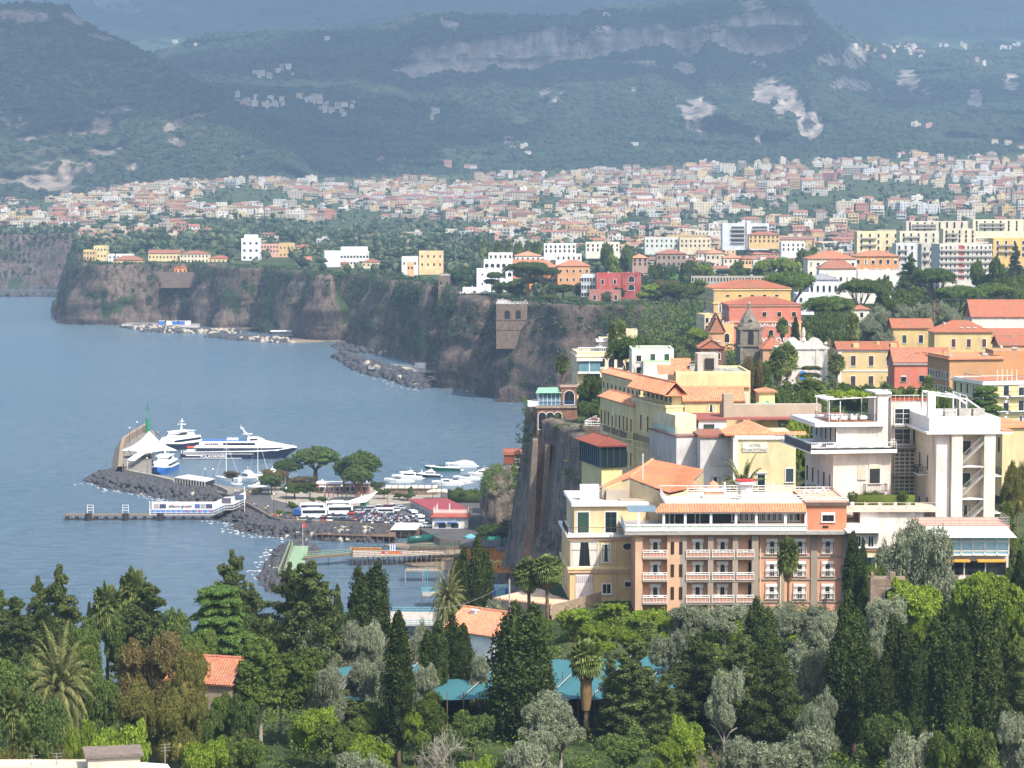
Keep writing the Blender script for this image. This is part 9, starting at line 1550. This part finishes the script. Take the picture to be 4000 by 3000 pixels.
def nett():
 V=[];nx,ny=56,14
 for j in range(ny):
  for i in range(nx):
   a_=P[0].lerp(P[1],i/(nx-1));c_=P[4].lerp(P[2],i/(nx-1));q=a_.lerp(c_,j/(ny-1))-o_;V.append((q.x,q.y,.22*float(vnoise(i*.7,j*.9))+.05*abs(math.sin(i*.42))))
 return npmesh('sheet',np.array(V),grid_faces(ny,nx),True,[N_])
link('sheet',nett(),t);m=MB()
for k in range(9):a_=P[0].lerp(P[1],k/8)-o_;c_=P[4].lerp(P[2],min(1,k/8+.12))-o_;m.tube([a_+Vector((0,0,.3)),c_+Vector((0,0,.35))],.07,4)
m.build('cable',M_conc,t)
for k in range(22):a_=P[0].lerp(P[1],k/21)-o_;c_=P[4].lerp(P[2],k/21)-o_;[MB().tube([(q.x,q.y,-3.4),(q.x,q.y,.9)],.06,5).build('post',M_wood,t)for q in(a_,a_.lerp(c_,.5),c_)]
b=B('roof_hut','white plastered roof hut with a weathered brown flat top in the bottom left','hut',344,545,2962,3080,205,3.2,'#d8c8b4',12,sink=4,z=zat(3080,205));b.add('roof',MB().box(-.25,b.W+.25,-.25,3.4,b.H,b.H+.22),stonemat('#6e6258','#8d8074',1.4,'weathered_roof'));x_=b.root.location
t=thing('water_tank','white rounded water tank lying beside the roof hut','tank',(xat(600,2985,206),206,zat(3020,206)));MB().tube([(-1.2,0,.3),(-1.0,0,.35),(1.0,0,.2),(1.25,0,.1)],[.3,.52,.52,.25],12).build('tank',M_white,t,smooth=True)
b=B('roof_edge','low pale roof edge along the bottom left of the picture','roof',-40,340,2998,3080,207,3,'#cbbba6',0,sink=5,z=zat(3080,207))
for px,y,hh,w_ in((125,2950,5,'the first from the left'),(222,2940,5,'the second from the left'),(338,2915,2.4,'beside the hut'),(645,2905,4,'right of the water tank')):
 p=at(px,3000,208);t=thing('tv_aerial','thin rooftop television aerial, %s'%w_,'aerial',(p.x,208,zat(3080,208)));z_=zat(y,208)-zat(3080,208);m=MB();m.tube([(0,0,0),(0,0,z_)],.03,4);[m.tube([(-.35,0,z_-.1-k*.25),(.45,.1,z_-.05-k*.25)],.015,3)for k in range(3)];m.build('rod',M_conc,t)
# undergrowth that covers the slope
rs=np.random.default_rng(77)
def under(name,label,n,Y0,Y1,mat,seed,size=.19,per=26,rad=(.5,1.3),thr=-.2,px0=-100,px1=4100):
 r=np.random.default_rng(seed);Yv=r.uniform(Y0,Y1,n);pv=r.uniform(px0,px1,n);x=(pv-2000)/FPX*Yv;ok=fbm(x/9,Yv/9,seed,3)>thr;x,Yv=x[ok],Yv[ok];rr=r.uniform(rad[0],rad[1],len(x));C=np.stack([x,Yv,zland(x,Yv)+rr*r.uniform(.2,1.2,len(x))],1)
 v,f=clumps(C,rr,per,size,r,.7,.8,.5,.8);tag(link(name,npmesh(name,v,f,False,[mat])),label,kind='stuff')
under('undergrowth','dense green undergrowth covering the garden slope',4200,215,366,L_bro,1);under('undergrowth','darker shrubs filling the gaps between the trees',3600,215,368,L_drk,2);under('undergrowth','bright citrus foliage between the trees',2200,235,345,L_bri,3,thr=.12,px0=800);under('undergrowth','ivy and scrub along the brow of the cliff',3600,334,353,L_bro,4,px1=1560,rad=(.4,.9),thr=-.6)
under('undergrowth','garden greenery between the clifftop houses',3000,480,1250,L_bro,5,.5,18,(1,2.6),px0=2400);under('undergrowth','dark garden greenery between the clifftop houses',2600,500,1280,L_drk,6,.5,18,(1,2.6),px0=2500);under('undergrowth','shrubs on the clifftop round the brick tower and the mansion',420,645,705,L_bro,9,.26,26,(.7,1.6),px0=2130,px1=2560,thr=-.9);under('undergrowth','shrubs at the foot of the hotels',1200,345,362,L_bri,7,.17,26,(.5,1.1),px0=2200)
# ---- people
def person_mesh(pose,seed,top,leg,skin='#c49a7c',hair='#2b2019'):
 bm=bmesh.new();s=1 if pose else 0;st_=.16 if pose==1 else.02
 J={'pel':(0,0,.95),'chest':(0,.01,1.28),'neck':(0,0,1.48),'head':(0,-.01,1.60),'top':(0,0,1.73)}
 for sd in(-1,1):
  k='l' if sd<0 else 'r';J['hip'+k]=(sd*.09,0,.92);J['kn'+k]=(sd*.1,-st_*sd*.8,.5);J['an'+k]=(sd*.1,st_*sd*1.4,.08);J['toe'+k]=(sd*.11,st_*sd*1.4-.15,.03)
  J['sh'+k]=(sd*.18,0,1.42);J['el'+k]=(sd*.23,st_*sd,1.14);J['wr'+k]=(sd*.22,(st_*sd*.6-(.2 if pose==2 else.04)),.92 if pose!=2 else 1.15);J['ha'+k]=(sd*.21,(st_*sd*.6-(.28 if pose==2 else.06)),.84 if pose!=2 else 1.2)
 RD={'pel':.15,'chest':.16,'neck':.06,'head':.105,'top':.06,'hip':.1,'kn':.065,'an':.045,'toe':.04,'sh':.07,'el':.045,'wr':.034,'ha':.04}
 E=[('pel','chest'),('chest','neck'),('neck','head'),('head','top')]+[q for k in 'lr' for q in(('pel','hip'+k),('hip'+k,'kn'+k),('kn'+k,'an'+k),('an'+k,'toe'+k),('chest','sh'+k),('sh'+k,'el'+k),('el'+k,'wr'+k),('wr'+k,'ha'+k))]
 names=list(J);me=bpy.data.meshes.new('person');me.from_pydata([J[n]for n in names],[(names.index(a),names.index(c))for a,c in E],[]);o=bpy.data.objects.new('tmp',me);COL.objects.link(o);o.modifiers.new('s','SKIN')
 for i,n in enumerate(names):
  v=me.skin_vertices[0].data[i];r_=RD.get(n,RD.get(n[:-1]));v.radius=(r_,r_*(.72 if n in('pel','chest')else 1));v.use_root=n=='pel'
 o.modifiers.new('d','SUBSURF').levels=1;m2=bpy.data.meshes.new_from_object(o.evaluated_get(bpy.context.evaluated_depsgraph_get()));bpy.data.objects.remove(o)
 for c in(top,leg,skin,hair):m2.materials.append(flat(c,.8))
 for p in m2.polygons:
  c=p.center;p.material_index=3 if c.z>1.62 or(c.z>1.53 and c.y>.03)else 2 if c.z>1.46 else(2 if abs(c.x)>.16 and c.z<.95 else 1 if c.z<.96 else 0)
 m2.polygons.foreach_set('use_smooth',np.ones(len(m2.polygons),dtype=bool));return m2
PC=[('#b3332f','#2b2f3a','red'),('#d8d6d0','#3c4657','white'),('#2e3440','#23262d','black'),('#5d7fa6','#2d3036','blue'),('#c9a05a','#4b4138','yellow'),('#8f6a8c','#3a3c46','violet')]
PMs=[person_mesh(k%3,k,a,c)for k,(a,c,n)in enumerate(PC)];rp_=random.Random(3)
def people(spots,where,grp,z=2.4):
 for i,(px,y)in enumerate(spots):
  k=rp_.randrange(6);p=on(px,y,z)if z<30 else at(px,y,z);o=link('person',PMs[k],None,p,rp_.uniform(0,6.28));tag(o,'person in a %s top %s, %s'%(PC[k][2],('standing','walking','arms bent')[k%3],where),'person',grp)
people([(920,1930),(932,1931),(962,1928),(978,1935),(969,1950),(973,1972)],'where the mole meets the quay','walkers at the mole');people([(993,1983),(1001,1983),(1038,2000),(1044,2005),(1047,1992)],'on the promenade above the rocks','walkers on the promenade');people([(1062,2024),(1068,2026),(1079,2028),(1086,2029),(1100,2031),(1112,2032),(1119,2033),(1126,2034),(1144,2036),(1162,2037),(1098,2026),(1135,2029)],'in the group by the parapet beside the cars','visitors by the parapet')
people([(526+k*9,1778-(k%3)*2)for k in range(9)]+[(521,1818),(518,1822)],'waiting under the white tent on the mole','passengers under the tent',2.2);people([(612,1703),(618,1700),(624,1706),(626,1698)],'boarding beside the white catamaran','passengers at the catamaran',2.2);people([(1268+k*17,1940+(k%2)*4)for k in range(9)],'in front of the harbour bar','guests of the harbour bar')
zt_=VT.z0+VT.H;Mv=Matrix.Translation(VT.root.location)@Matrix.Rotation(VT.rz,4,'Z')
for k in range(22):q=Mv@Vector((.5+rp_.random()*(VT.W-1),.6+rp_.random()*5,VT.H));j=rp_.randrange(6);o=link('person',PMs[j],None,q,rp_.uniform(0,6.28));tag(o,'person in a %s top on the viewing terrace, %s'%(PC[j][2],'at the left' if k%2 else 'at the right'),'person','visitors on the viewing terrace')
for k,(px,y)in enumerate(((3010,1904),(3030,1906),(3098,1925),(3140,1925))):p=at(px,y,405);j=(0,2,3,2)[k];o=link('person',PMs[j],None,(p.x,405,zg(p.x,405)),k);tag(o,'person in a %s top in the hotel forecourt, %s from the left'%(PC[j][2],('first','second','third','fourth')[k]),'person','people in the hotel forecourt')
for k,(px,Yl,w_)in enumerate(((3063,402,'by the forecourt wall'),(3052,396,'lower one nearer the orange hotel'),(1070,800,''))[:2]):t=thing('street_lamp','globe lamp in the hotel forecourt, %s'%w_,'lamp post',(xat(px,1900,Yl),Yl,zg(xat(px,1900,Yl),Yl)),0,'forecourt lamps');o=link('pole',lpm,t);o.scale=(1,1,.8);o=link('globe',glm,t);o.scale=(1,1,.8)
# overhead cable and pole
p=at(1990,2360,340);t=thing('utility_pole','grey utility pole in front of the peach roof','pole',(p.x,340,zg(p.x,340)));MB().cyl(0,0,0,zat(2262,340)-zg(p.x,340),.12,6).build('pole',M_conc,t)
t=thing('overhead_cable','thin cable sagging from the left trees up to the pole','cable',(0,0,0));A_,C_=at(1700,2378,345),at(1992,2268,340);MB().tube([A_.lerp(C_,k/10)-Vector((0,0,1.6*4*(k/10)*(1-k/10)*.5))for k in range(11)],.035,4).build('cable',M_conc,t)
# ================================================================== haze: one box of even air round the whole scene
m,n,o=newmat('haze_air');pv=n.nodes.new('ShaderNodeVolumePrincipled')
pv.inputs['Color'].default_value=(0.46,0.70,1.0,1);pv.inputs['Density'].default_value=9.5e-5
n.links.new(pv.outputs[0],o.inputs['Volume'])
hz=MB().box(-29000,29000,-1900,39000,-1.0,1450).build('haze',m);tag(hz,kind='stuff',label='pale blue haze of the warm air')
